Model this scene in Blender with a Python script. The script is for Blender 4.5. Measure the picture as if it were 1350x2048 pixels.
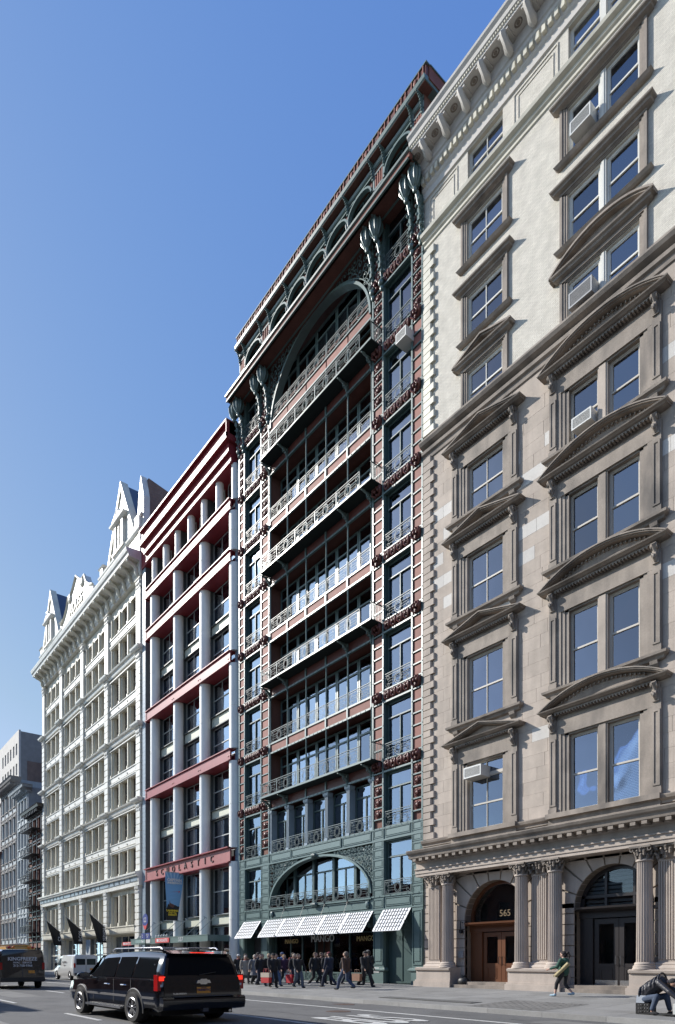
import bpy, bmesh, math, random
from mathutils import Vector, Matrix
from math import sin, cos, pi, radians, sqrt, atan2
random.seed(7)
scene = bpy.context.scene
COL = scene.collection
for o in list(bpy.data.objects): bpy.data.objects.remove(o)

# ------------------------------------------------------------------ camera, sky, sun, exposure
TH = math.atan(1055 / 1330.0)
cam_d = bpy.data.cameras.new('camera'); cam = bpy.data.objects.new('camera', cam_d); COL.objects.link(cam)
cam.location = (0, -24, 1.6)
cam.rotation_euler = (pi / 2, 0, pi / 2 - TH)
cam_d.sensor_fit = 'HORIZONTAL'; cam_d.sensor_width = 36; cam_d.lens = 36 * 1330 / 1350.0
cam_d.shift_x = 0; cam_d.shift_y = (1922 - 1024) / 1350.0
cam_d.clip_start = 0.1; cam_d.clip_end = 6000
scene.camera = cam

SUN = Vector((-.8615, -.523, .6135)).normalized()
world = bpy.data.worlds.new('World'); scene.world = world; world.use_nodes = True
wn = world.node_tree.nodes; wl = world.node_tree.links
sky = wn.new('ShaderNodeTexSky'); sky.sky_type = 'NISHITA'; sky.sun_disc = False
sky.sun_elevation = math.asin(SUN.z); sky.sun_rotation = math.atan2(SUN.x, SUN.y)
sky.altitude = 0; sky.air_density = 1.0; sky.dust_density = 0.45; sky.ozone_density = 2.2
SEP = wn.new('ShaderNodeSeparateColor'); CMB = wn.new('ShaderNodeCombineColor'); wl.new(sky.outputs[0], SEP.inputs[0])
KS = .13 * 1.2746
for i_, (A_, g_) in enumerate(((.955, 1.04), (.7686, .748), (.768, .254))):
    m1 = wn.new('ShaderNodeMath'); m1.operation = 'MULTIPLY'; m1.inputs[1].default_value = KS; wl.new(SEP.outputs[i_], m1.inputs[0])
    mn = wn.new('ShaderNodeMath'); mn.operation = 'MINIMUM'; mn.inputs[1].default_value = 1.0; wl.new(m1.outputs[0], mn.inputs[0])
    m2 = wn.new('ShaderNodeMath'); m2.operation = 'POWER'; m2.inputs[1].default_value = g_; wl.new(mn.outputs[0], m2.inputs[0])
    m3 = wn.new('ShaderNodeMath'); m3.operation = 'MULTIPLY'; m3.inputs[1].default_value = A_ / KS; wl.new(m2.outputs[0], m3.inputs[0])
    ex = wn.new('ShaderNodeMath'); ex.operation = 'SUBTRACT'; wl.new(m1.outputs[0], ex.inputs[0]); wl.new(mn.outputs[0], ex.inputs[1])
    e2 = wn.new('ShaderNodeMath'); e2.operation = 'MULTIPLY_ADD'; e2.inputs[1].default_value = .8 / KS; wl.new(ex.outputs[0], e2.inputs[0]); wl.new(m3.outputs[0], e2.inputs[2]); wl.new(e2.outputs[0], CMB.inputs[i_])
# keep bright sky (near the sun) neutral: lift green and blue with red
S2 = wn.new('ShaderNodeSeparateColor'); wl.new(CMB.outputs[0], S2.inputs[0]); C2_ = wn.new('ShaderNodeCombineColor')
r1 = wn.new('ShaderNodeMath'); r1.operation = 'SUBTRACT'; r1.inputs[1].default_value = .46 / KS; wl.new(S2.outputs[0], r1.inputs[0])
r2 = wn.new('ShaderNodeMath'); r2.operation = 'MAXIMUM'; r2.inputs[1].default_value = 0; wl.new(r1.outputs[0], r2.inputs[0]); wl.new(S2.outputs[0], C2_.inputs[0])
for i_, w_ in ((1, .6), (2, .9)):
    m4 = wn.new('ShaderNodeMath'); m4.operation = 'MULTIPLY_ADD'; m4.inputs[1].default_value = w_; wl.new(r2.outputs[0], m4.inputs[0]); wl.new(S2.outputs[i_], m4.inputs[2]); wl.new(m4.outputs[0], C2_.inputs[i_])
wl.new(C2_.outputs[0], wn['Background'].inputs[0]); wn['Background'].inputs[1].default_value = 0.136
sd = bpy.data.lights.new('sun', 'SUN'); sd.energy = 5.0; sd.angle = radians(.5); sd.color = (1, .955, .89)
so = bpy.data.objects.new('sun', sd); COL.objects.link(so); so.rotation_euler = SUN.to_track_quat('Z', 'Y').to_euler()
so.location = (-60, -60, 60)
scene.view_settings.view_transform = 'Standard'; scene.view_settings.look = 'None'
scene.view_settings.exposure = 0.35; scene.view_settings.gamma = 1
scene.view_settings.use_curve_mapping = False
scene.cycles.max_bounces = 6; scene.cycles.transparent_max_bounces = 10
scene.cycles.caustics_reflective = False; scene.cycles.caustics_refractive = False
scene.cycles.use_adaptive_sampling = True

# ------------------------------------------------------------------ materials
M = {}
def mat(name, col, rough=.7, metal=0., var=.12, vscale=1.5, fine=.05, fscale=18., bump=.0, bscale=40., obj_var=.0, streak=0., spec=.5, coat=0., dirt_shade=None, dirt_shade_amt=.0, hue=0.):
    m = bpy.data.materials.new(name); m.use_nodes = True; nt = m.node_tree; N = nt.nodes; L = nt.links
    b = N['Principled BSDF']; b.inputs['Roughness'].default_value = rough; b.inputs['Metallic'].default_value = metal
    b.inputs['Specular IOR Level'].default_value = spec
    if coat: b.inputs['Coat Weight'].default_value = coat; b.inputs['Coat Roughness'].default_value = .05
    geo = N.new('ShaderNodeNewGeometry')
    def noise(s, det, sc=(1, 1, 1)):
        mp = N.new('ShaderNodeMapping'); mp.inputs['Scale'].default_value = sc; L.new(geo.outputs['Position'], mp.inputs[0])
        n = N.new('ShaderNodeTexNoise'); n.inputs['Scale'].default_value = s; n.inputs['Detail'].default_value = det; L.new(mp.outputs[0], n.inputs[0]); return n.outputs[0]
    def math_(op, a, bb):
        n = N.new('ShaderNodeMath'); n.operation = op
        for i, x in enumerate((a, bb)):
            if isinstance(x, (int, float)): n.inputs[i].default_value = x
            else: L.new(x, n.inputs[i])
        return n.outputs[0]
    f = 1.0
    def term(src, amt):   # 1 + (src-.5)*2*amt
        return math_('ADD', math_('MULTIPLY', math_('SUBTRACT', src, .5), 2 * amt), 1.0)
    if var: f = term(noise(vscale, 5), var * 1.8)
    if fine: f = math_('MULTIPLY', f, term(noise(fscale, 3), fine * 1.8))
    if streak: f = math_('MULTIPLY', f, term(noise(3.0, 4, (1, 1, .12)), streak * 1.8))
    if obj_var:
        oi = N.new('ShaderNodeObjectInfo'); f = math_('MULTIPLY', f, term(oi.outputs['Random'], obj_var))
    hsv = N.new('ShaderNodeHueSaturation'); hsv.inputs['Color'].default_value = (*col, 1)
    if f is not 1.0 and not isinstance(f, float): L.new(f, hsv.inputs['Value'])
    out = hsv.outputs[0]
    if dirt_shade:
        mx = N.new('ShaderNodeMixRGB'); L.new(out, mx.inputs[1]); mx.inputs[2].default_value = (*dirt_shade, 1)
        n = noise(.9, 7, (1, 1, .45)); cr = N.new('ShaderNodeMapRange'); cr.inputs[1].default_value = .5; cr.inputs[2].default_value = .75; cr.inputs[3].default_value = 0; cr.inputs[4].default_value = dirt_shade_amt
        L.new(n, cr.inputs[0]); L.new(cr.outputs[0], mx.inputs[0]); out = mx.outputs[0]
    L.new(out, b.inputs['Base Color'])
    if bump:
        bp = N.new('ShaderNodeBump'); bp.inputs['Strength'].default_value = bump; bp.inputs['Distance'].default_value = .02
        L.new(noise(bscale, 4), bp.inputs['Height']); L.new(bp.outputs[0], b.inputs['Normal'])
    M[name] = m; return m
def flat(name, col, rough=.6, metal=0., spec=.5, emit=0):
    m = bpy.data.materials.new(name); m.use_nodes = True; b = m.node_tree.nodes['Principled BSDF']
    b.inputs['Base Color'].default_value = (*col, 1); b.inputs['Roughness'].default_value = rough; b.inputs['Metallic'].default_value = metal
    b.inputs['Specular IOR Level'].default_value = spec
    if emit: b.inputs['Emission Color'].default_value = (*col, 1); b.inputs['Emission Strength'].default_value = emit
    M[name] = m; return m
def glass(name, refl=(.9, .95, 1), ior=1.9, tint=(.6, .65, .66), wob=.02, base=.0):
    m = bpy.data.materials.new(name); m.use_nodes = True; nt = m.node_tree; N = nt.nodes; L = nt.links
    N.remove(N['Principled BSDF']); out = N['Material Output']
    g = N.new('ShaderNodeBsdfGlossy'); g.inputs['Roughness'].default_value = .015; g.inputs['Color'].default_value = (*refl, 1)
    t = N.new('ShaderNodeBsdfTransparent'); t.inputs['Color'].default_value = (*tint, 1)
    fr = N.new('ShaderNodeFresnel'); fr.inputs['IOR'].default_value = ior
    geo = N.new('ShaderNodeNewGeometry'); n = N.new('ShaderNodeTexNoise'); n.inputs['Scale'].default_value = .9; n.inputs['Detail'].default_value = 1
    L.new(geo.outputs['Position'], n.inputs[0]); bp = N.new('ShaderNodeBump'); bp.inputs['Strength'].default_value = wob * 4; bp.inputs['Distance'].default_value = .05
    L.new(n.outputs[0], bp.inputs['Height']); L.new(bp.outputs[0], g.inputs['Normal'])
    oi = N.new('ShaderNodeObjectInfo'); rv = N.new('ShaderNodeMath'); rv.operation = 'MULTIPLY_ADD'; rv.inputs[1].default_value = .16 if base else 0; rv.inputs[2].default_value = base - (.08 if base else 0); L.new(oi.outputs['Random'], rv.inputs[0])
    ad = N.new('ShaderNodeMath'); ad.operation = 'ADD'; ad.use_clamp = True; L.new(rv.outputs[0], ad.inputs[1]); L.new(fr.outputs[0], ad.inputs[0])
    mx = N.new('ShaderNodeMixShader'); L.new(ad.outputs[0], mx.inputs[0]); L.new(t.outputs[0], mx.inputs[1]); L.new(g.outputs[0], mx.inputs[2])
    L.new(mx.outputs[0], out.inputs[0]); M[name] = m; return m

# ------------------------------------------------------------------ mesh builder
class MB:
    def __init__(s): s.v = []; s.f = []; s.m = []
    def add(s, v, f, mi=0):
        k = len(s.v); s.v += [tuple(p) for p in v]; s.f += [tuple(i + k for i in q) for q in f]; s.m += [mi] * len(f); return s
    def box(s, x0, x1, y0, y1, z0, z1, mi=0):
        return s.add([(x0, y0, z0), (x1, y0, z0), (x1, y1, z0), (x0, y1, z0), (x0, y0, z1), (x1, y0, z1), (x1, y1, z1), (x0, y1, z1)],
                     [(0, 3, 2, 1), (4, 5, 6, 7), (0, 1, 5, 4), (1, 2, 6, 5), (2, 3, 7, 6), (3, 0, 4, 7)], mi)
    def frame(s, x0, x1, z0, z1, w, y0, y1, mi=0):   # rectangular frame in XZ
        s.box(x0, x1, y0, y1, z1 - w, z1, mi); s.box(x0, x1, y0, y1, z0, z0 + w, mi)
        s.box(x0, x0 + w, y0, y1, z0 + w, z1 - w, mi); return s.box(x1 - w, x1, y0, y1, z0 + w, z1 - w, mi)
    def prism(s, pts, a0, a1, ax='x', mi=0, cap=True):
        n = len(pts)
        def P(a, p): return (a, p[0], p[1]) if ax == 'x' else ((p[0], a, p[1]) if ax == 'y' else (p[0], p[1], a))
        v = [P(a0, p) for p in pts] + [P(a1, p) for p in pts]
        f = [(i, (i + 1) % n, n + (i + 1) % n, n + i) for i in range(n)]
        if cap: f += [tuple(range(n))[::-1], tuple(range(n, 2 * n))]
        return s.add(v, f, mi)
    def mould(s, prof, x0, x1, yb, ret=True, mi=0):   # cornice: prof=[(proj,z)..] bottom->top, mitred returns at the ends
        v = []; f = []
        for p, z in prof:
            e = p if ret else 0
            v += [(x0 - e, yb, z), (x0 - e, -p, z), (x1 + e, -p, z), (x1 + e, yb, z)]
        n = len(prof)
        for i in range(n - 1):
            for j in range(3): a = i * 4 + j; f.append((a, a + 1, a + 5, a + 4))
        f.append((0, 3, 2, 1)); k = (n - 1) * 4; f.append((k, k + 1, k + 2, k + 3))
        for i in range(n - 1): a = i * 4; f.append((a, a + 4, a + 7, a + 3))
        return s.add(v, f, mi)
    def tube(s, path, r, n=6, closed=False, mi=0):
        P = [Vector(p) for p in path]; K = len(P); v = []; f = []
        R = r if isinstance(r, (list, tuple)) else [r] * K
        up0 = Vector((0, 1, 0))
        for i, p in enumerate(P):
            a = P[i - 1] if (i or closed) else p; b = P[(i + 1) % K] if (i < K - 1 or closed) else p
            t = (b - a)
            if t.length < 1e-9: t = Vector((0, 0, 1))
            t.normalize(); up = up0 if abs(t.dot(up0)) < .95 else Vector((0, 0, 1))
            x = t.cross(up).normalized(); y = x.cross(t)
            for j in range(n):
                an = 2 * pi * (j + .5) / n; v.append(p + (x * cos(an) + y * sin(an)) * R[i])
        for i in range(K if closed else K - 1):
            for j in range(n):
                a = i * n + j; b = i * n + (j + 1) % n; c = ((i + 1) % K) * n + (j + 1) % n; d = ((i + 1) % K) * n + j; f.append((a, b, c, d))
        if not closed: f += [tuple(range(n))[::-1], tuple(range((K - 1) * n, K * n))]
        return s.add(v, f, mi)
    def lathe(s, cx, cy, prof, n=14, mi=0, a0=0, a1=2 * pi):
        full = abs(a1 - a0 - 2 * pi) < 1e-6; K = n if full else n + 1; v = []; f = []
        for r, z in prof:
            for j in range(K):
                a = a0 + (a1 - a0) * j / n; v.append((cx + r * cos(a), cy + r * sin(a), z))
        for i in range(len(prof) - 1):
            for j in range(n):
                a = i * K + j; b = i * K + (j + 1) % K; f.append((a, b, b + K, a + K))
        if full: f += [tuple(range(K))[::-1], tuple(range((len(prof) - 1) * K, len(prof) * K))]
        return s.add(v, f, mi)
    def ball(s, c, r, nu=8, nv=6, mi=0):
        r = r if isinstance(r, (tuple, list)) else (r, r, r); v = []; f = []
        for i in range(nv + 1):
            t = pi * i / nv
            for j in range(nu):
                a = 2 * pi * j / nu; v.append((c[0] + r[0] * sin(t) * cos(a), c[1] + r[1] * sin(t) * sin(a), c[2] + r[2] * cos(t)))
        for i in range(nv):
            for j in range(nu): f.append((i * nu + j, (i + 1) * nu + j, (i + 1) * nu + (j + 1) % nu, i * nu + (j + 1) % nu))
        return s.add(v, f, mi)
    def mesh(s, name, mats, smooth=False):
        me = bpy.data.meshes.new(name); me.from_pydata(s.v, [], s.f)
        for m in (mats if isinstance(mats, (list, tuple)) else [mats]): me.materials.append(M[m] if isinstance(m, str) else m)
        if len(set(s.m)) > 1: me.polygons.foreach_set('material_index', s.m)
        bm = bmesh.new(); bm.from_mesh(me)
        if smooth: bmesh.ops.remove_doubles(bm, verts=bm.verts, dist=1e-5)
        bmesh.ops.recalc_face_normals(bm, faces=bm.faces); bm.to_mesh(me); bm.free()
        if smooth:
            me.polygons.foreach_set('use_smooth', [True] * len(me.polygons))
            if smooth != 'all': me.set_sharp_from_angle(angle=radians(smooth if smooth > 1 else 40))
        return me
WL = {}
def wloc(o): return WL.get(o.name, Vector((0, 0, 0)))
def put(name, me, parent=None, loc=(0, 0, 0), rot=None, scale=None, **kw):
    """link a mesh object; loc is in world axes relative to the scene origin (parents are never rotated unless rel=True)"""
    rel = kw.pop('rel', False)
    o = bpy.data.objects.new(name, me); COL.objects.link(o)
    if parent is not None:
        o.parent = parent; o.location = Vector(loc) if rel else Vector(loc) - wloc(parent)
    else: o.location = loc
    WL[o.name] = Vector(loc)
    if rot is not None: o.rotation_euler = rot
    if scale is not None: o.scale = scale
    for k, v in kw.items(): o[k] = v
    return o
def part(name, mb, mats, parent=None, smooth=False, **kw):
    return put(name, mb.mesh(name, mats, smooth), parent, kw.pop('loc', (0, 0, 0)), **kw)
def thing(name, label, cat, loc, group=None, rotz=0):
    e = bpy.data.objects.new(name, None); COL.objects.link(e); e.location = loc; e.rotation_euler = (0, 0, rotz); e.empty_display_size = .3
    e['label'] = label; e['category'] = cat
    if group: e['group'] = group
    WL[e.name] = Vector(loc); return e
def text_mesh(txt, size, mt, depth=.01, align='CENTER', spacing=1.0, shear=0, bold=0.0):
    c = bpy.data.curves.new('lettering', 'FONT'); c.body = txt; c.size = size; c.extrude = depth; c.align_x = align; c.align_y = 'CENTER'
    c.space_character = spacing; c.shear = shear; c.offset = bold; c.resolution_u = 3
    o = bpy.data.objects.new('tmp', c); COL.objects.link(o); dg = bpy.context.evaluated_depsgraph_get()
    me = bpy.data.meshes.new_from_object(o.evaluated_get(dg)); bpy.data.objects.remove(o); me.materials.clear(); me.materials.append(M[mt]); me.name = 'lettering'
    return me
RX = (pi / 2, 0, 0)       # text facing -Y

# ------------------------------------------------------------------ the palette
mat('iron_paint', (.115, .168, .158), rough=.36, var=.08, fine=.03, spec=.6, streak=.05)
mat('iron_dark', (.055, .09, .085), rough=.38, var=.1, spec=.5)
mat('rail_paint', (.20, .235, .23), rough=.42, var=.05, spec=.3)
mat('dark_brick', (.06, .045, .04), rough=.9, var=.2)
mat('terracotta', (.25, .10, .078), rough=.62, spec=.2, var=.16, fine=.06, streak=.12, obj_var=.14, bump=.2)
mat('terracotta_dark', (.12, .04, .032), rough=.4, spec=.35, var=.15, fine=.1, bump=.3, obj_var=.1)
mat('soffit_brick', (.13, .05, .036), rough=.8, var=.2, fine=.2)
mat('stone_tan', (.42, .355, .298), rough=.85, var=.14, fine=.06, bump=.25, bscale=60, obj_var=.06, streak=.12, dirt_shade=(.22, .19, .165), dirt_shade_amt=.5)
mat('stone_pale', (.56, .53, .49), rough=.85, var=.08, fine=.05, bump=.3, obj_var=.08, streak=.05)
mat('stone_trim', (.27, .228, .19), rough=.8, var=.2, fine=.1, bump=.4, bscale=50, streak=.2, dirt_shade=(.08, .072, .066), dirt_shade_amt=.85)  # sooty trim, its tone and soiling deepened further to stand in for shade
mat('stone_column', (.44, .375, .32), rough=.8, var=.1, fine=.06, bump=.35, streak=.1, dirt_shade=(.2, .18, .16), dirt_shade_amt=.5)
mat('painted_wood', (.46, .425, .37), rough=.55, var=.06, fine=.03)
mat('brown_wood', (.20, .165, .13), rough=.7, var=.1)  # darker brown wood tone, also used behind the block joints
mat('white_paint', (.66, .645, .59), rough=.42, var=.08, fine=.04, streak=.1, spec=.5, dirt_shade=(.36, .34, .29), dirt_shade_amt=.55)
mat('cream_paint', (.6, .57, .47), rough=.5, var=.08, fine=.04, streak=.1, dirt_shade=(.34, .31, .25), dirt_shade_amt=.55)
mat('column_white', (.76, .75, .71), rough=.35, var=.05, fine=.02, streak=.08, spec=.6)
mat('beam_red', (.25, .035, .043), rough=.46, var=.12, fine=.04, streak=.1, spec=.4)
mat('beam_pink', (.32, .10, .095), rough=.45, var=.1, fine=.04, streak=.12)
mat('spandrel_beige', (.52, .53, .43), rough=.6, var=.04)
mat('tile_grey', (.24, .29, .33), rough=.35, var=.06, obj_var=.08)
mat('tile_joint', (.09, .10, .11), rough=.8, var=0, fine=0)
mat('dark_frame', (.05, .058, .056), rough=.4, var=.03)
mat('pale_frame', (.42, .44, .42), rough=.4, var=.03)
mat('interior', (.035, .037, .04), rough=.9, var=.3, vscale=.4, fine=0)
mat('interior_wall', (.16, .16, .15), rough=.9, var=.3, vscale=.3, fine=0)
mat('blind', (.58, .6, .61), rough=.8, var=.05, obj_var=.12)
mat('curtain', (.55, .56, .56), rough=.9, var=.1, obj_var=.12)
mat('asphalt', (.125, .125, .123), rough=.9, var=.2, vscale=.35, fine=.14, fscale=90, bump=.5, bscale=140, dirt_shade=(.06, .06, .062), dirt_shade_amt=.6)
mat('concrete', (.235, .232, .222), rough=.9, var=.13, vscale=.8, fine=.08, bump=.3, bscale=90, obj_var=.08, dirt_shade=(.15, .148, .14), dirt_shade_amt=.7)
mat('kerb_stone', (.30, .295, .28), rough=.85, var=.12, fine=.08, bump=.3, obj_var=.1)
mat('road_paint', (.50, .50, .48), rough=.8, var=.15, fine=.3, fscale=14)
mat('worn_steel', (.19, .185, .175), rough=.7, metal=.15, var=.2, bump=.5, bscale=30)
mat('brick_red', (.17, .075, .055), rough=.85, var=.15, fine=.15, fscale=30, bump=.4)
mat('brick_brown', (.20, .14, .115), rough=.9, var=.2, fine=.1, bump=.4)
mat('render_grey', (.27, .26, .25), rough=.9, var=.12, bump=.2)
mat('pale_blue_grey', (.36, .40, .42), rough=.6, var=.1, streak=.1)
mat('black_iron', (.018, .018, .02), rough=.45, var=.1, fine=0)
mat('slate', (.06, .08, .13), rough=.45, var=.1)
flat('awning_white', (.72, .73, .74), .35); flat('awning_bar', (.10, .11, .12), .6, .0)
flat('black_plastic', (.02, .02, .02), .5); flat('white_plastic', (.6, .6, .58), .5); flat('ac_grey', (.33, .33, .33), .5, .2); flat('ac_dark', (.05, .05, .05), .6)
mat('ac_white', (.58, .58, .55), rough=.45, var=.05)
glass('pane_glass', refl=(.74, .84, 1), base=.18, tint=(.78, .82, .83), wob=.05); glass('shop_glass', ior=1.5, tint=(.85, .87, .87))
def brick_mat(name, col, mortar, w, h, bumpd=.012, rough=.85, mort=.012):
    m = bpy.data.materials.new(name); m.use_nodes = True; N = m.node_tree.nodes; L = m.node_tree.links; b = N['Principled BSDF']
    g = N.new('ShaderNodeNewGeometry'); sx = N.new('ShaderNodeSeparateXYZ'); L.new(g.outputs['Position'], sx.inputs[0])
    ad = N.new('ShaderNodeMath'); ad.operation = 'ADD'; L.new(sx.outputs[0], ad.inputs[0]); L.new(sx.outputs[1], ad.inputs[1])
    cx = N.new('ShaderNodeCombineXYZ'); L.new(ad.outputs[0], cx.inputs[0]); L.new(sx.outputs[2], cx.inputs[1])
    t = N.new('ShaderNodeTexBrick'); L.new(cx.outputs[0], t.inputs[0]); t.inputs['Scale'].default_value = 1
    t.inputs['Brick Width'].default_value = w; t.inputs['Row Height'].default_value = h; t.inputs['Mortar Size'].default_value = mort; t.inputs['Mortar Smooth'].default_value = .4
    t.inputs['Color1'].default_value = (*[c * 1.06 for c in col], 1); t.inputs['Color2'].default_value = (*[c * .92 for c in col], 1); t.inputs['Mortar'].default_value = (*mortar, 1)
    n = N.new('ShaderNodeTexNoise'); n.inputs['Scale'].default_value = 2.2; n.inputs['Detail'].default_value = 6; L.new(g.outputs['Position'], n.inputs[0])
    mr = N.new('ShaderNodeMapRange'); mr.inputs[1].default_value = .3; mr.inputs[2].default_value = .7; mr.inputs[3].default_value = .86; mr.inputs[4].default_value = 1.08; L.new(n.outputs[0], mr.inputs[0])
    hv = N.new('ShaderNodeHueSaturation'); L.new(t.outputs[0], hv.inputs['Color']); L.new(mr.outputs[0], hv.inputs['Value']); L.new(hv.outputs[0], b.inputs['Base Color'])
    n2 = N.new('ShaderNodeTexNoise'); n2.inputs['Scale'].default_value = 7; n2.inputs['Detail'].default_value = 5; mp2 = N.new('ShaderNodeMapping'); mp2.inputs['Scale'].default_value = (1, 1, 2.6); L.new(g.outputs['Position'], mp2.inputs[0]); L.new(mp2.outputs[0], n2.inputs[0])
    mm = N.new('ShaderNodeMath'); mm.operation = 'MULTIPLY_ADD'; L.new(t.outputs['Fac'], mm.inputs[0]); mm.inputs[1].default_value = -1.6; L.new(n2.outputs[0], mm.inputs[2])
    bp = N.new('ShaderNodeBump'); bp.inputs['Strength'].default_value = .8; bp.inputs['Distance'].default_value = bumpd; L.new(mm.outputs[0], bp.inputs['Height']); L.new(bp.outputs[0], b.inputs['Normal'])
    b.inputs['Roughness'].default_value = rough; M[name] = m
brick_mat('white_brick', (.64, .60, .52), (.54, .50, .43), .22, .075, .010)
brick_mat('party_brick', (.21, .13, .105), (.24, .21, .19), .22, .075)
brick_mat('grey_tile_wall', (.25, .30, .33), (.10, .11, .12), .9, .3, .01, .4, .014)
# ================================================================== THE GROUND
def sz(y): return .15 + .033 * (max(-7.6, min(0, y)) + 7.6)     # sidewalk height across its width
g = MB(); g.box(-1500, 1500, -1500, 1500, -.6, -.02)
mat('grate_grey', (.11, .11, .105), rough=.8, var=.2); mat('cover_rust', (.10, .065, .055), rough=.8, var=.2)
part('ground', g, 'asphalt', kind='structure')
def rz(y): return .10 * max(0, 1 - ((y + 14.05) / 6.4) ** 2)       # crowned road
NR = 12; rp = [(-20.4 + 15.6 * 12.65 / 15.6 * i / NR, rz(-20.4 + 12.65 * i / NR)) for i in range(NR + 1)]
part('road', MB().prism([(-20.4, -.3)] + rp + [(-4.0, -.002), (-4.0, -.3)], -400, 200), 'asphalt', kind='structure')
bed = MB(); bed.prism([(-7.6, -.02), (-7.6, .135), (0, sz(0) - .015), (6, sz(0) - .015), (6, -.02)], -52, 120); bed.prism([(-4.75, -.02), (-4.75, .225), (0, sz(0) - .015), (6, sz(0) - .015), (6, -.02)], -300, -52)
bed.box(-300, -52.0, -4.95, -4.75, -.02, .235); bed.box(-52.1, -51.9, -7.75, -4.75, -.02, .15)
pav = part('sidewalk', bed, 'concrete', kind='structure')
kerb = MB().box(0, 1.93, -7.75, -7.605, -.02, .15).mesh('kerb_stone', 'kerb_stone')
for i in range(38): put('kerb_stone', kerb, pav, (-51.9 + i * 1.94, 0, 0))
far = MB(); far.box(21.9, 120, -7.75, -7.605, -.02, .15); part('kerb_run', far, 'kerb_stone', pav)
L_ = 1.52
def slab(y0, y1):
    m = MB(); z0, z1 = sz(y0), sz(y1); v = [(0, y0, z0 - .014), (L_ - .014, y0, z0 - .014), (L_ - .014, y1, z1 - .014), (0, y1, z1 - .014), (0, y0, z0), (L_ - .014, y0, z0), (L_ - .014, y1, z1), (0, y1, z1)]
    return m.add(v, [(0, 3, 2, 1), (4, 5, 6, 7), (0, 1, 5, 4), (1, 2, 6, 5), (2, 3, 7, 6), (3, 0, 4, 7)]).mesh('paving_slab', 'concrete')
rows = [(-7.59, -6.08), (-6.066, -4.55), (-4.536, -3.03), (-3.016, -1.5), (-1.486, -.02)]
for (a, b) in rows:
    me = slab(a, b)
    for i in range(50):
        x = -76 + i * L_
        if x > -52 or a > -4.6: put('paving_slab', me, pav, (x, 0, .001 * random.random()))
# steel plate with a raised diamond tread in the sidewalk by the kerb
pl = MB(); PX0, PX1, PY0, PY1 = -14.2, -11.4, -7.45, -4.9; pl.add([(PX0, PY0, sz(PY0) + .006), (PX1, PY0, sz(PY0) + .006), (PX1, PY1, sz(PY1) + .006), (PX0, PY1, sz(PY1) + .006)], [(0, 1, 2, 3)])
for i in range(18):
    for j in range(16):
        x = PX0 + .1 + i * .15 + (.075 if j % 2 else 0); y = PY0 + .1 + j * .155; z = sz(y) + .009; d = .03 if (i + j) % 2 else -.03
        if x < PX1 - .08: pl.add([(x - .04, y - d, z), (x + .01, y - .01, z + .004), (x + .04, y + d, z), (x - .01, y + .01, z + .004)], [(0, 1, 2, 3)])
part('steel_plate', pl, 'worn_steel', pav, kind='stuff')
gr = MB(); gr.box(-19.2, -14.6, -6.75, -6.15, sz(-6.4) + .0, sz(-6.4) + .02); part('vault_grating', gr, 'grate_grey', pav)
# opposite sidewalk (under and beside the photographer)
b2 = MB(); b2.box(-300, 120, -27, -20.4, -.02, .15); part('near_sidewalk', b2, 'concrete', kind='structure')
# lane markings
def strip(x0, x1, y, w, z=.006):
    m = MB(); zz = rz(y) + z; return m.box(x0, x1, y - w / 2, y + w / 2, zz - .02, zz)
part('parking_line', strip(-51, 60, -10.55, .12), 'road_paint', kind='structure')
part('lane_line', strip(-19.9, 12, -14.65, .12), 'road_paint', kind='structure')
for i in range(7): part('lane_dash', strip(-90 + i * 9.1, -87 + i * 9.1, -14.65, .12), 'road_paint', kind='structure')
for i in range(9): part('lane_dash', strip(-84 + i * 9.1, -81 + i * 9.1, -18.1, .12), 'road_paint', kind='structure')
# stretched road lettering, read by drivers heading down the street
me = text_mesh('BUS', 1.0, 'road_paint', .0015, bold=.02); o = put('road_lettering', me, None, (-12.7, -12.75, rz(-12.75) + .012), kind='structure'); o.rotation_euler = (0, 0, pi / 2); o.scale = (1.15, 3.6, 1)
me = text_mesh('ONLY', 1.0, 'road_paint', .0015, bold=.02); o = put('road_lettering', me, None, (-6.2, -12.75, rz(-12.75) + .012), kind='structure'); o.rotation_euler = (0, 0, pi / 2); o.scale = (.85, 3.6, 1)
# cast iron covers
def cover(x, y, r, lab):
    m = MB(); zz = rz(y); m.lathe(x, y, [(r, zz - .02), (r, zz + .008), (r * .92, zz + .008), (r * .9, zz + .004)], 20)
    for k in range(6): m.box(x - r * .7, x + r * .7, y - r * .6 + k * r * .24, y - r * .6 + k * r * .24 + .03, zz + .002, zz + .009)
    part('manhole_cover', m, 'cover_rust', label=lab, category='manhole cover')
cover(-18.6, -9.0, .42, 'round iron manhole cover in the road beside the white parking line')
cover(-15.6, -11.6, .38, 'round iron manhole cover between the painted bus lane lines')

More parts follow.
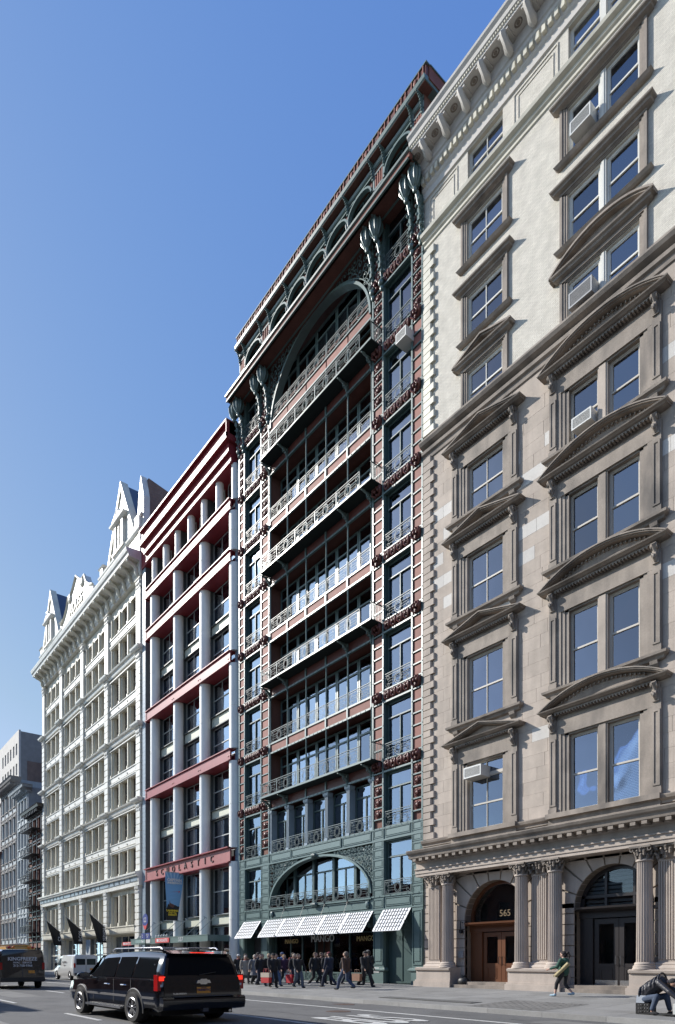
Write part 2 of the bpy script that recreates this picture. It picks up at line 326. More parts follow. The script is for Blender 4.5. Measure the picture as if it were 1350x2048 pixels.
# mended strips, a trench patch and poured tar seams in the carriageway
mat('patch_asphalt', (.075, .076, .078), rough=.9, var=.2, fine=.1, fscale=60); mat('pale_patch', (.16, .158, .15), rough=.9, var=.2)
def patch(x0, x1, y0, y1, mt):
    m = MB(); n = 4
    for i in range(n): a, c_ = y0 + (y1 - y0) * i / n, y0 + (y1 - y0) * (i + 1) / n; m.add([(x0, a, rz(a) + .004), (x1, a, rz(a) + .004), (x1, c_, rz(c_) + .004), (x0, c_, rz(c_) + .004)], [(0, 1, 2, 3)])
    part('road_patch', m, mt, kind='structure')
patch(-27.5, -21.2, -12.4, -11.3, 'patch_asphalt'); patch(-10.2, -7.3, -9.9, -8.6, 'pale_patch'); patch(-36, -30, -17.4, -16.2, 'pale_patch'); patch(-21, -18.2, -8.35, -7.8, 'pale_patch')
rt = random.Random(8)
for k, (x, y, n) in enumerate(((-24, -9.3, 9), (-17.5, -13.3, 8), (-11, -9.4, 8), (-30, -13.2, 9), (-38, -10.8, 8), (-9.6, -13.8, 6))):
    P = [(x, y)]
    for i in range(n): x += rt.uniform(.3, .7); y += rt.uniform(-.12, .14); P.append((x, y))
    m = MB(); V = []
    for (a, c_) in P: w_ = rt.uniform(.012, .03); V += [(a, c_ - w_, rz(c_) + .0055), (a, c_ + w_, rz(c_) + .0055)]
    m.add(V, [(2 * i, 2 * i + 1, 2 * i + 3, 2 * i + 2) for i in range(len(P) - 1)]); part('tar_seam', m, 'patch_asphalt', kind='structure')
# ================================================================== THE IRON AND TERRACOTTA LOFT BUILDING (green balconies)
SG = thing('loft_building', 'tall loft building of red terracotta and green iron with lacy balconies and shop awnings', 'building', (-32.4, 0, .35))
P1, P2, P3, P4 = (-41.43, -40.62), (-38.53, -37.45), (-27.1, -26.2), (-24.12, -23.3)
HD = [11.62 + 3.7 * k for k in range(8)]      # window heads of floors 3..10
def build_railing(w, h):
    m = MB(); r = .014
    m.box(0, w, -.025, .025, h - .03, h); m.box(0, w, -.015, .015, .02, .04); m.box(0, .03, -.015, .015, 0, h); m.box(w - .03, w, -.015, .015, 0, h)
    m.box(.03, w - .03, -.01, .01, h * .84, h * .84 + .022)
    cx, cz = w / 2, h * .45; R = h * .36
    for rr, t in ((R, .02), (R * .68, .016)): m.tube([(cx + rr * .85 * cos(a), 0, cz + rr * sin(a)) for a in [2 * pi * i / 16 for i in range(16)]], t * .72, 4, True)
    for s in (-1, 1):
        for dz in (-.17, 0, .17):
            x0 = cx + s * R * .85 * sqrt(max(0, 1 - (dz * h / R) ** 2)) ; x1 = cx + s * (w * .37)
            m.box(min(x0, x1), max(x0, x1), -.006, .006, cz + dz * h - .006, cz + dz * h + .006)
        for q in (-1, 1):   # scroll ends
            c = (cx + s * w * .385, cz + q * h * .2); sp = []
            for i in range(13):
                a = i / 12 * 2 * pi * 1.15; rr = h * .19 * (1 - i / 15); sp.append((c[0] + s * rr * cos(a), 0, c[1] + q * rr * sin(a)))
            m.tube(sp, .01, 4)
    return m
RAILS = {}
def railing(parent, x0, x1, y, z, h=.8, name='railing_panel', mt='rail_paint'):
    w = round(x1 - x0, 2)
    if (w, h, mt) not in RAILS: RAILS[(w, h, mt)] = build_railing(w, h).mesh('railing_panel', mt)
    return put(name, RAILS[(w, h, mt)], parent, (x0, y, z))
mat('floor_iron', (.018, .026, .026), rough=.7, spec=.2)
# backing walls
w = MB()
for a, b in (P1, P2, P3, P4): w.box(a, b, .02, 1.3, 4.3, 42)
w.box(P1[0], P4[1], 1.3, 20, .3, 44.85)
part('wall', w, 'brick_red', SG)
part('shop_pier', MB().box(*P1, .1, 1.3, .3, 4.3).box(*P2, .1, 1.3, .3, 4.3).box(*P3, .1, 1.3, .3, 4.3).box(*P4, .1, 1.3, .3, 4.3), 'iron_dark', SG)
sf = MB(); sf.box(-41.42, -23.28, .25, 1.25, .3, 4.3); 
inter = MB()
for z in [4.3, 8.05, 11.75] + [h + .1 for h in HD[1:]]: inter.box(P2[1], P3[0], .03, 1.3, z, z + .12)
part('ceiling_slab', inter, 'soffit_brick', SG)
# terracotta panels in an iron grid on the four piers
def pane_box(w, h, y, t): return MB().box(0, w, y, y + t, 0, h)
def medal(w, h):     # pierced terracotta flower block
    m = MB(); rnd = random.Random(3); cx, cz = w / 2, h / 2
    m.ball((cx, -.06, cz), (w * .24, .1, h * .3), 8, 5)
    for i in range(8):
        a = i * pi / 4; m.ball((cx + w * .29 * cos(a), -.03, cz + h * .33 * sin(a)), (w * .13, .08, h * .14), 6, 4)
    for s in (-1, 1): m.tube([(cx + s * w * .08, -.13, cz + h * .25), (cx + s * w * .2, -.15, cz), (cx + s * w * .06, -.13, cz - h * .3)], .03, 5)
    return m
def swag_mesh(w, h):
    m = MB(); cx, cz = w / 2, h / 2
    for s in (-1, 1):
        m.tube([(cx + s * w * .05, -.05, cz + h * .45), (cx + s * w * .33, -.13, cz + h * .2), (cx + s * w * .36, -.12, cz - h * .2), (cx + s * w * .12, -.06, cz - h * .45)], [.05, .07, .065, .04], 6)
        m.ball((cx + s * w * .15, -.12, cz + h * .05), (w * .1, .07, h * .2), 6, 4)
    m.ball((cx, -.09, cz + h * .3), (w * .12, .09, h * .16), 6, 4); m.ball((cx, -.09, cz - h * .32), (w * .1, .07, h * .12), 6, 4)
    m.box(w * .08, w * .92, -.02, .02, h * .1, h * .9)
    return m
pitch = 3.7 / 6
grid = MB(); panes = {}; PZ0 = 8.72
for ip, (a, b) in enumerate((P1, P2, P3, P4)):
    g0, g1 = a + .03, b - .03
    grid.box(a, a + .1, -.1, .02, PZ0, 40.6); grid.box(b - .1, b, -.1, .02, PZ0, 40.6)
    wd = b - a - .2
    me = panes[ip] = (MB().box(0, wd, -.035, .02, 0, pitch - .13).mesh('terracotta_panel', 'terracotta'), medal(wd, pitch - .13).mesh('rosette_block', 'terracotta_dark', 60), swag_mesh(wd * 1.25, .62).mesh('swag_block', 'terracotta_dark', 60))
    for r in range(52):
        k, q = divmod(r, 6); z = 11.62 - 4 * pitch - .36 + r * pitch       # rows counted so a swag row lands over each window head
        z = 11.62 + .07 + (r - 5) * pitch
        if z < PZ0: continue
        if z > 40.2: break
        isswag = (r % 6 == 5)
        grid.box(a + .1, b - .1, -.085, .02, z - .065, z - .0)
        # rivet dots on the verticals
        for xx in (a + .05, b - .05): grid.box(xx - .02, xx + .02, -.115, -.1, z - .05, z - .01)
        top = z > 33.9 if ip in (0, 3) else z > 30.9
        low = z < 11.6
        if isswag and not (ip in (1, 2) and (r // 6) % 2 == 1 and False):
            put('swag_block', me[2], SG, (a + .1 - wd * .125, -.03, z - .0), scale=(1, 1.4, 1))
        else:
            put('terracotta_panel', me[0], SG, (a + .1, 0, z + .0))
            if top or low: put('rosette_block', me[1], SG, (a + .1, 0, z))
part('iron_grid', grid, 'iron_paint', SG, kind='stuff')
# side bays: windows, reveals, swags over each head, railing in front
def bay_window(x0, x1, z0, z1, yb=.5, nm=2, arch=False, blindp=.5, trans=.78):
    f = MB(); f.frame(x0, x1, z0, z1, .09, yb - .03, yb + .06)
    f.box(x0 + .09, x1 - .09, yb - .06, yb + .05, z1 - trans - .09, z1 - trans)
    f.box((x0 + x1) / 2 - .05, (x0 + x1) / 2 + .05, yb - .05, yb + .05, z0 + .09, z1 - trans - .09)
    o = part('window', f, 'iron_dark', SG)
    g = MB().box(x0 + .05, x1 - .05, yb + .015, yb + .02, z0 + .05, z1 - .05); part('pane', g, 'pane_glass', o)
    lg = MB(); lg.box((x0 + x1) / 2 - .022, (x0 + x1) / 2 + .022, yb - .075, yb - .052, z0 + .1, z1 - trans - .1); lg.box(x0 + .1, x1 - .06, yb - .085, yb - .062, z1 - trans - .085, z1 - trans - .03)
    part('glazing_trim', lg, 'rail_paint', o)
    r = random.random()
    if r < .85:
        hgt = random.choice((.3, .6, .8, 1.0)); xm = x0 if random.random() < .7 else (x0 + x1) / 2
        part('blind', MB().box(xm + .06, x1 - .06, yb + .16, yb + .17, z1 - .05 - (z1 - z0 - .1) * hgt, z1 - .05), 'blind', o)
    if random.random() < .6:
        part('curtain', MB().prism([(x0 + .1 + .05 * i, yb + .22 + .03 * (i % 2)) for i in range(9)] + [(x0 + .1 + .05 * i, yb + .25 + .03 * (i % 2)) for i in range(8, -1, -1)], z0 + .05, z1 - .05, 'z'), 'curtain', o)
    return o
swag = swag_mesh(.46, .56).mesh('swag_block', 'terracotta_dark', 60)
for (x0, x1) in ((P1[1], P2[0]), (P3[1], P4[0])):
    W_ = x1 - x0
    for k in range(-1, 8):
        h = HD[0] + 3.7 * k
        top = h if k >= 0 else 7.95
        z0 = (h - 3.0) if k >= 0 else 5.12
        if k == 0: z0 = 8.72
        bay_window(x0 + .05, x1 - .03, z0, top, .2)
        rev = MB(); rev.box(x0, x0 + .05, .02, .3, z0 - .3, top); rev.box(x1 - .03, x1, .02, .3, z0 - .3, top); rev.box(x0, x1, .02, .66, top, top + .08)
        rev.box(x0, x1, .2, .66, top + .08, top + .7); part('reveal', rev, 'iron_dark', SG)
        if k >= 0:
            part('head_trim', MB().box(x0, x1, -.09, .02, h, h + .09), 'iron_paint', SG); part('head_trim', MB().box(x0, x1, -.07, .02, h + .66, h + .72), 'iron_paint', SG)
            for j in range(4): put('swag_block', swag, SG, (x0 + .06 + j * (W_ - .12) / 4, 0, h + .1))
        railing(SG, x0 + .05, x1 - .05, -.03 if k >= 0 else -.05, z0 - .0, .82 if k >= 0 else .76)
    # top window under the cornice
    h = HD[7]; bay_window(x0 + .05, x1 - .03, h + .72, 41.0, .2); railing(SG, x0 + .05, x1 - .05, -.03, h + .72, .82)
    part('reveal', MB().box(x0, x0 + .1, .02, .62, h + .7, 41.1), 'iron_dark', SG); part('reveal', MB().box(x1 - .05, x1, .02, .62, h + .7, 41.1), 'iron_dark', SG)
# central loggia
PX = [-37.38, -35.36, -33.32, -31.29, -29.26, -27.2]
post = MB()
beam = MB(); spn = []
colm = MB(); colm.lathe(0, 0, [(.05, 0), (.05, .12), (.035, .14), (.033, 2.8), (.05, 2.84), (.06, 2.95)], 8)
def post_mesh(h): return MB().lathe(0, 0, [(.055, 0), (.055, .1), (.048, .13), (.046, h - .22), (.055, h - .2), (.04, h - .1), (.065, h)], 8).mesh('slender_post', 'iron_paint', 40)
pm = post_mesh(3.0); p7 = post_mesh(36.55 - (HD[7] - 3.0))
tpan = MB().box(0, 1.93, -.03, .03, 0, .56).mesh('terracotta_panel', 'terracotta')
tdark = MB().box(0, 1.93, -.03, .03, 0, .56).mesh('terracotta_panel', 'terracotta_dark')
def center_back(z0, z1, yb=.8):
    for i in range(5):
        x0, x1 = PX[i] + .02, PX[i + 1] - .02
        f = MB(); f.frame(x0, x1, z0, z1, .1, yb - .04, yb + .06); f.box(x0 + .1, x1 - .1, yb - .05, yb + .05, z1 - .8, z1 - .7); xm = (x0 + x1) / 2; f.box(xm - .04, xm + .04, yb - .05, yb + .05, z0 + .1, z1 - .8)
        o = part('window', f, 'iron_paint', SG); part('pane', MB().box(x0 + .05, x1 - .05, yb + .015, yb + .02, z0 + .05, z1 - .05), 'pane_glass', o)
        if random.random() < .45: part('blind', MB().box(x0 + .1, x1 - .1, yb + .16, yb + .17, z0 + (z1 - z0) * random.choice((.2, .5, .7)), z1 - .05), 'blind', o)
for k in range(1, 8):
    h = HD[k]; fl = h - 3.0; prot = (k % 2 == 1)
    if k == 7: h_open = 36.55
    else: h_open = h
    center_back(fl - .05, h_open - .02)
    for i in range(6): put('slender_post', pm if k < 7 else p7, SG, (PX[i], -.03, fl))
    if prot:   # projecting balcony floor over a shadowed frieze
        for i in range(5): railing(SG, PX[i] + (-.1 if i else .15), PX[i] + 1.93 + (0), -.8, fl + .0, .86)
        m = MB(); m.box(-37.4, -26.4, -.82, .02, fl - .09, fl - .02)
        part('balcony_floor', m, 'floor_iron', SG); part('balcony_edge', MB().box(-37.42, -26.38, -.85, -.82, fl - .1, fl), 'iron_paint', SG)
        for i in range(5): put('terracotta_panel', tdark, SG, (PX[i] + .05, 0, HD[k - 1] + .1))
        for xe in (-37.4, -26.4):
            e = MB()
            for j in range(8): y = -.78 + j * .105; e.box(xe - .012, xe + .012, y - .01, y + .01, fl, fl + .84)
            e.box(xe - .02, xe + .02, -.83, .0, fl + .83, fl + .86); e.tube([(xe, -.8, fl + .84), (xe, -.4, fl + 1.0), (xe, 0, fl + .84)], .018, 5); part('side_railing', e, 'iron_dark', SG)
        for i in (0, 1, 4, 5):     # scrolled iron brackets with bright beads
            bx = PX[i]; c = []
            for t in range(9): a = t / 8 * pi / 2; c.append((bx, -.06 - .66 * (1 - cos(a)), fl - .78 + .62 * sin(a)))
            m = MB(); m.tube(c, [.05 + .03 * (t % 2) for t in range(9)], 6)
            for t in c[::1]: m.ball((t[0], t[1] - .05, t[2] - .02), .05, 6, 4)
            m.tube([(bx, -.05, fl - .15), (bx, -.7, fl - .17)], .04, 5); m.box(bx - .05, bx + .05, -.12, .02, fl - .85, fl - .15)
            m.tube([(bx, -.12 - .16 * (1 - cos(a)), fl - .38 + .14 * sin(a)) for a in [2 * pi * j / 9 for j in range(9)]], .022, 5, True)
            part('balcony_bracket', m, 'iron_paint', SG)
    else:
        for i in range(5):
            railing(SG, PX[i] + .05, PX[i] + 1.98, -.03, fl, .8)
            put('terracotta_panel', tpan, SG, (PX[i] + .05, 0, HD[k - 1] + .09))
        beam.box(PX[0], PX[5], -.09, .03, fl - .1, fl)
    beam.box(PX[0], PX[5], -.1, .03, HD[k - 1] - .02, HD[k - 1] + .085)
    for i in range(26): x = PX[0] + .1 + i * .4; beam.box(x - .02, x + .02, -.12, -.1, HD[k - 1] + .01, HD[k - 1] + .06)
    for x in PX: beam.box(x - .06, x + .06, -.105, .03, HD[k - 1] + .085, fl)
# floor eleven: terracotta spandrel, railing and the great elliptical arch
Z11 = 36.6
for i in range(5):
    put('terracotta_panel', tpan, SG, (PX[i] + .05, 0, Z11 + .05)); railing(SG, PX[i] + .05, PX[i] + 1.98, -.03, Z11 + .68, .85)
beam.box(PX[0], PX[5], -.1, .03, Z11 - .04, Z11 + .05); beam.box(PX[0], PX[5], -.09, .03, Z11 + .61, Z11 + .68)
center_back(Z11 + .6, 40.9, .8)
part('iron_beam', beam, 'iron_paint', SG)
AC, AZ, AA, AB = -32.29, 36.9, 5.06, 3.95
def ell(t, da=0): return (AC + (AA + da) * cos(t), AZ + (AB + da) * sin(t))
def arch_band(AC_, AZ_, AA_, AB_, th, y0, y1, n=40, t0=0, t1=pi):
    m = MB(); P = [t0 + (t1 - t0) * i / n for i in range(n + 1)]; v = []; f = []
    for t in P:
        for (d, y) in ((0, y0), (th, y0), (th, y1), (0, y1)): v.append((AC_ + (AA_ + d) * cos(t), y, AZ_ + (AB_ + d) * sin(t)))
    for i in range(n):
        for j in range(4): f.append((i * 4 + j, i * 4 + (j + 1) % 4, i * 4 + 4 + (j + 1) % 4, i * 4 + 4 + j))
    f += [(0, 1, 2, 3), (n * 4, n * 4 + 3, n * 4 + 2, n * 4 + 1)]
    return m.add(v, f)
part('arch_rib', arch_band(AC, AZ, AA - .12, AB, .14, -.12, .35), 'iron_paint', SG)
def fretwork(xc, zc, a, b, x0, x1, ztop, y, step=.42, seed=1, r=.02):
    """scrolls filling the corners between an arch and its square frame"""
    m = MB(); rnd = random.Random(seed); z = zc
    while z < ztop:
        x = x0
        while x < x1:
            ex = (x + step / 2 - xc) / (a + .16); ez = (z + step / 2 - zc) / (b + .16)
            if ex * ex + ez * ez > 1.0 and z > zc:
                cx, cz = x + step / 2, z + step / 2; s = rnd.choice((-1, 1)); ph = rnd.random() * 6; pts = []
                for i in range(12): an = ph + s * i * .62; rr = step * .52 * (1 - i / 14); pts.append((cx + rr * cos(an), y, cz + rr * sin(an)))
                m.tube(pts, r, 4); m.ball((cx, y - .02, cz), r * 2.2, 5, 4)
                m.tube([(cx + step * .5 * cos(ph), y, cz + step * .5 * sin(ph)), (cx + step * .75 * cos(ph + .5), y - .02, cz + step * .75 * sin(ph + .5))], r * 1.3, 4)
            x += step
        z += step
    n = 30
    m.tube([(xc + (a + .3) * cos(pi * i / n), y, zc + (b + .12) * sin(pi * i / n)) for i in range(n + 1)], r * 1.4, 4)
    return m
part('arch_fretwork', fretwork(AC, AZ, AA, AB, PX[0], PX[5], 41.0, -.06, .45, 5, .022), 'iron_paint', SG)
# main cornice: deep soffit on big bulbous brackets
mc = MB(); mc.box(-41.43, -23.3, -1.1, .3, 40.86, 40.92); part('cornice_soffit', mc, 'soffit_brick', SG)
mc = MB(); mc.box(-41.4, -23.3, -1.15, -1.05, 40.78, 40.86); mc.box(-41.4, -23.3, -.3, -.2, 40.84, 40.9); mc.mould([(1.1, 41.08), (1.22, 41.1), (1.24, 41.2), (.1, 41.26)], -41.4, -23.2, .4, False); part('cornice_edge', mc, 'iron_paint', SG)
mc = MB(); mc.box(-41.4, -23.22, -1.12, -.9, 40.86, 41.08); mc.box(-41.43, -23.3, -.4, .25, 40.9, 41.06); part('cornice_fascia', mc, 'terracotta', SG)
def big_bracket():
    m = MB()
    # long stem hugging the pier, swelling bulb at the top, petals
    m.tube([(0, -.12, 0), (0, -.16, .6), (0, -.22, 1.3), (0, -.4, 2.0)], [.07, .09, .08, .12], 8)
    m.lathe(0, -.55, [(.08, 1.9), (.13, 2.0), (.1, 2.1), (.2, 2.25), (.3, 2.5), (.32, 2.7), (.26, 2.95), (.2, 3.0)], 12)
    for i in range(7):
        a = i * 2 * pi / 7; m.tube([(.16 * cos(a), -.55 + .16 * sin(a), 2.15), (.33 * cos(a), -.55 + .33 * sin(a), 2.45), (.36 * cos(a), -.55 + .36 * sin(a), 2.75), (.25 * cos(a), -.55 + .25 * sin(a), 3.05)], [.03, .05, .05, .03], 5)
    m.tube([(0, -.55, 2.95), (0, -.75, 3.15), (0, -.95, 3.2)], [.12, .1, .06], 7)
    for i in range(10):     # beads and scrolls down the stem
        z = .1 + i * .19; s = -1 if i % 2 else 1
        m.ball((s * .1, -.22 - .02 * i, z), (.07, .07, .08), 6, 4)
        m.tube([(s * (.16 + .08 * cos(a)), -.16, z + .08 * sin(a)) for a in [2 * pi * j / 7 for j in range(7)]], .02, 4, True)
    m.box(-.07, .07, -.32, -.08, .7, 1.95)
    m.ball((0, -.2, -.05), (.16, .14, .16), 7, 5); m.ball((0, -.14, -.3), (.12, .1, .16), 7, 5)
    return m.mesh('cornice_bracket', 'iron_paint', 45)
bb = big_bracket()
for (a, b) in (P1, P2, P3, P4):
    for x in (a + .1, b - .1): put('cornice_bracket', bb, SG, (x, 0, 37.75))
# attic storey
at = MB(); at.box(-41.43, -23.3, .1, .3, 41.2, 41.6); at.box(-41.43, -23.3, .1, 1.4, 44.2, 44.85); part('attic_wall', at, 'brick_red', SG)
part('side_wall', MB().box(-23.45, -23.28, .0, 14, 38, 44.85), 'brick_red', SG); part('side_wall', MB().box(-41.45, -41.32, .1, 14, 38, 44.85), 'brick_red', SG)
for (a, b) in (P1, P2, P3, P4):
    m = MB(); m.frame(a, b, 41.25, 44.8, .12, -.05, .1); m.box(a, b, -.05, .1, 42.3, 42.4); m.box(a, b, -.05, .1, 43.3, 43.4); m.box(a, b, -.05, .1, 44.1, 44.2); part('attic_pier_frame', m, 'rail_paint', SG)
    part('attic_pier_panel', MB().box(a + .1, b - .1, .03, .12, 41.3, 44.7), 'brick_red', SG)
    m = MB(); n = 4
    for i in range(n):
        x = a + .2 + i * (b - a - .4) / (n - 1)
        for (q0, q1) in ((42.4, 43.3), (43.4, 44.1)): m.box(x - .04, x + .04, -.03, .03, q0, q1)
    part('baluster_screen', m, 'terracotta', SG, kind='stuff')
BX = [(P1[1], P2[0])] + [(PX[i], PX[i + 1]) for i in range(5)] + [(P3[1], P4[0])]
cl = MB().lathe(0, 0, [(.07, 0), (.07, .15), (.045, .18), (.045, 2.0), (.07, 2.1), (.08, 2.25)], 8).mesh('colonnette', 'rail_paint', 40)
for i, (a, b) in enumerate(BX):
    xm = (a + b) / 2; w2 = (b - a) / 2 - .08; sp = 43.5
    o = part('window', MB().frame(a + .05, b - .05, 41.25, 44.1, .08, .25, .35).box(xm - .04, xm + .04, .25, .35, 41.3, 44.1).box(a + .1, b - .1, .25, .35, 43.3, 43.38), 'iron_dark', SG)
    part('pane', MB().box(a + .1, b - .1, .3, .305, 41.3, 44.1), 'pane_glass', o)
    if i % 2: part('blind', MB().box(a + .15, b - .15, .5, .51, 42.9, 44.0), 'blind', o)
    part('arch_hood', arch_band(xm, sp, w2, .62, .1, -.1, .12, 16), 'iron_paint', SG); part('attic_band', MB().box(a, b, -.06, .1, 44.24, 44.32), 'iron_paint', SG)
    s = MB(); v = []; n = 14
    for j in range(n + 1): t = pi * j / n; v += [(xm + w2 * cos(t), .06, sp + .62 * sin(t)), (xm + w2 * cos(t), .06, 44.24)]
    s.add(v, [(2 * j, 2 * j + 1, 2 * j + 3, 2 * j + 2) for j in range(n)]); part('spandrel', s, 'terracotta_dark', SG)
    if i < 6 and i > 0:
        for dx in (-.09, .09): put('colonnette', cl, SG, (a + dx, -.06, 41.25))
tc = MB(); tc.mould([(.0, 44.5), (.06, 44.55), (.1, 44.65)], -41.43, -23.3, .2, False); tc.mould([(.38, 44.84), (.44, 44.9), (.48, 45.06), (.2, 45.1)], -41.4, -22.85, 6, False); part('top_cornice', tc, 'iron_paint', SG)
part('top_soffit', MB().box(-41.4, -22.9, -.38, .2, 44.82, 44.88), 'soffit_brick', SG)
part('parapet', MB().box(-41.3, -22.85, -.34, -.15, 45.1, 45.62), 'terracotta_dark', SG); part('parapet_return', MB().box(-23.0, -22.8, -.15, 5, 45.0, 45.62), 'terracotta', SG)
part('parapet_cap', MB().box(-41.35, -22.78, -.4, -.1, 45.62, 45.68).box(-23.05, -22.75, -.1, 5.1, 45.62, 45.68), 'iron_paint', SG)
tc = MB()
for i in range(15):
    x = -41.2 + i * 1.24
    tc.box(x, x + .06, -.4, -.34, 45.1, 45.6); tc.box(x + .5, x + .56, -.4, -.34, 45.1, 45.6); tc.box(x + .8, x + .86, -.4, -.34, 45.1, 45.6)
    tc.ball((x + .27, -.38, 45.36), (.12, .05, .16), 7, 5)
part('parapet_cresting', tc, 'terracotta', SG, kind='stuff')
tb = MB()
c = [(0, -.08 - .34 * (1 - cos(t)), 44.1 + .68 * sin(t)) for t in [i / 7 * pi / 2 for i in range(8)]]
tb.tube(c, .04, 6)
for p in c: tb.ball((p[0], p[1] - .05, p[2] - .02), .05, 6, 4)
tb.box(-.05, .05, -.36, .0, 44.72, 44.82); tb.box(-.05, .05, -.1, 0, 43.95, 44.75)
tbm = tb.mesh('top_bracket', 'iron_paint', 45)
for x in [P1[0] + .1, P1[1], P2[0], P2[1]] + PX[1:5] + [P3[0], P3[1], P4[0], P4[1] - .1]: put('top_bracket', tbm, SG, (x, 0, 0))

# third floor: five windows between fluted piers
for i in range(5):
    x0, x1 = PX[i] + .16, PX[i + 1] - .16; z0, z1 = 8.72, 11.5
    o = part('window', MB().frame(x0, x1, z0, z1, .08, .42, .52).box(x0, x1, .4, .52, z1 - .75, z1 - .66).box((x0 + x1) / 2 + .0, (x0 + x1) / 2 + .07, .4, .52, z0, z1 - .7), 'iron_dark', SG)
    part('pane', MB().box(x0 + .05, x1 - .05, .46, .465, z0 + .05, z1 - .05), 'pane_glass', o)
    part('curtain', MB().box((x0 + x1) / 2 + .3, x1 - .1, .6, .62, z0 + .05, z1 - .8), 'curtain', o)
    railing(SG, x0 + .02, x1 - .02, -.02, z0, .82)
for i, x in enumerate(PX):
    m = MB(); w2 = .13; m.box(x - w2, x + w2, -.02, .42, 8.72, 11.35); m.box(x - w2 - .03, x + w2 + .03, -.08, .3, 8.72, 8.86)
    for j in range(5): xx = x - w2 + .03 + j * .06; m.box(xx - .012, xx + .012, -.05, -.02, 8.9, 11.3)
    m.mould([(.04, 11.3), (.1, 11.4), (.12, 11.55)], x - w2, x + w2, .3); part('fluted_pier', m, 'pier_grey' if 'pier_grey' in M else 'tile_grey', SG)
# green cast iron base: framed panels
def raised(x0, x1, z0, z1, y=-.04):
    m = MB(); m.frame(x0, x1, z0, z1, .035, y - .03, y + .02); m.box(x0 + .08, x1 - .08, y - .02, y + .02, z0 + .08, z1 - .08); return m
def green_backing():
    m = MB()
    for a, b in (P1, P2, P3, P4): m.box(a, b, -.04, .02, 4.3, 8.7)
    for a, b in ((P1[1], P2[0]), (P3[1], P4[0])): m.box(a, b, -.03, .3, 8.0, 8.7); m.box(a, b, -.03, .3, 4.35, 5.1)
    m.box(P2[1], P3[0], -.03, .3, 8.05, 8.7); m.box(P2[1], P3[0], -.03, .3, 4.3, 5.02)
    for z in (8.68, 8.05): m.box(P1[0], P4[1], -.085, -.03, z - .04, z + .04)
    for z in (5.06, 4.36): m.box(P1[0], P4[1], -.085, -.03, z - .04, z + .04)
    for i in range(44): x = P1[0] + .2 + i * .42; m.box(x - .02, x + .02, -.11, -.085, 8.68, 8.71); m.box(x - .02, x + .02, -.11, -.085, 5.06, 5.09)
    return m
part('iron_front', green_backing(), 'iron_paint', SG)
for ip, (a, b) in enumerate((P1, P2, P3, P4)):
    me = raised(.1, b - a - .1, .05, .48, -.04).mesh('square_panel', 'iron_paint')
    for j in range(8): put('square_panel', me, SG, (a, 0, 4.42 + j * .535))
    g_ = MB()
    for xx in (a + .02, b - .06): g_.box(xx, xx + .04, -.08, -.04, 4.3, 8.7)
    for j in range(8): g_.box(a, b, -.075, -.04, 4.36 + j * .535, 4.4 + j * .535)
    part('pilaster_strap', g_, 'iron_paint', SG)
    z0 = .2; m = MB(); m.box(a, b, -.12, .1, z0, 1.05); m.mould([(.12, 1.05), (.2, 1.1), (.2, 1.15), (.1, 1.25)], a + .02, b - .02, .1); m.box(a + .03, b - .03, -.06, .1, 1.25, 4.3)
    m.frame(a + .08, b - .08, 1.4, 4.2, .06, -.1, -.05); m.box(a + .22, b - .22, -.1, -.05, 1.6, 4.05); part('shop_pilaster', m, 'iron_paint', SG)
for a, b in ((P1[1], P2[0]), (P3[1], P4[0])):
    for z in (8.13, 4.46): put('long_panel', raised(.1, b - a - .1, .05, .5).mesh('long_panel', 'iron_paint'), SG, (a, 0, z))
# band over the big window with three long panels
for (a, b) in ((-37.3, -34.9), (-34.85, -29.8), (-29.75, -27.2)): put('long_panel', raised(.05, b - a - .05, 0, .48).mesh('long_panel', 'iron_paint'), SG, (a, -.02 if a == -34.85 else 0, 8.15))
# second floor: the segmental arch window
C2, Z2, A2, B2 = -32.29, 5.3, 5.0, 2.55
part('arch_rib', arch_band(C2, Z2, A2, B2, .12, -.14, .3), 'iron_paint', SG)
fb = MB(); v = []; n = 40; 
for j in range(n + 1): t = pi * j / n; v += [(C2 + (A2 + .1) * cos(t), .2, Z2 + (B2 + .1) * sin(t)), (C2 + (A2 + .1) * cos(t), .2, 8.06)]
fb.add(v, [(2 * j, 2 * j + 1, 2 * j + 3, 2 * j + 2) for j in range(n)]); part('arch_spandrel', fb, 'iron_dark', SG)
part('arch_fretwork', fretwork(C2, Z2, A2, B2, P2[1], P3[0], 7.95, -.03, .3, 9, .02), 'iron_paint', SG)
for i in range(5):
    x0, x1 = PX[i] + .02, PX[i + 1] - .02
    f = MB(); f.box(PX[i] - .11, PX[i] + .11, .5, .7, 5.05, 8.0); f.box(x0, x1, .6, .68, 7.0, 7.1); f.box((x0 + x1) / 2 - .04, (x0 + x1) / 2 + .04, .6, .68, 5.05, 7.0); f.box(x0, x1, .6, .68, 5.02, 5.15)
    if i == 4: f.box(PX[5] - .11, PX[5] + .11, .5, .7, 5.05, 8.0)
    o = part('window', f, 'iron_dark', SG); part('pane', MB().box(x0, x1, .645, .65, 5.05, 8.0), 'pane_glass', o)
    part('curtain', MB().prism([(x0 + .1 + .06 * j, .85 + .03 * (j % 2)) for j in range(30)] + [(x0 + .1 + .06 * j, .88 + .03 * (j % 2)) for j in range(29, -1, -1)], 5.1, 7.0, 'z'), 'curtain', o)
    railing(SG, PX[i] + .05, PX[i] + 1.98, -.1, 5.08, .78)
m = MB(); m.box(-37.4, -27.15, -.16, .3, 4.96, 5.04); m.frame(-37.2, -27.4, 4.45, 4.92, .05, -.1, -.03)
for x in (-37.1, -27.5): m.ball((x, -.12, 4.68), (.16, .1, .2), 8, 6)
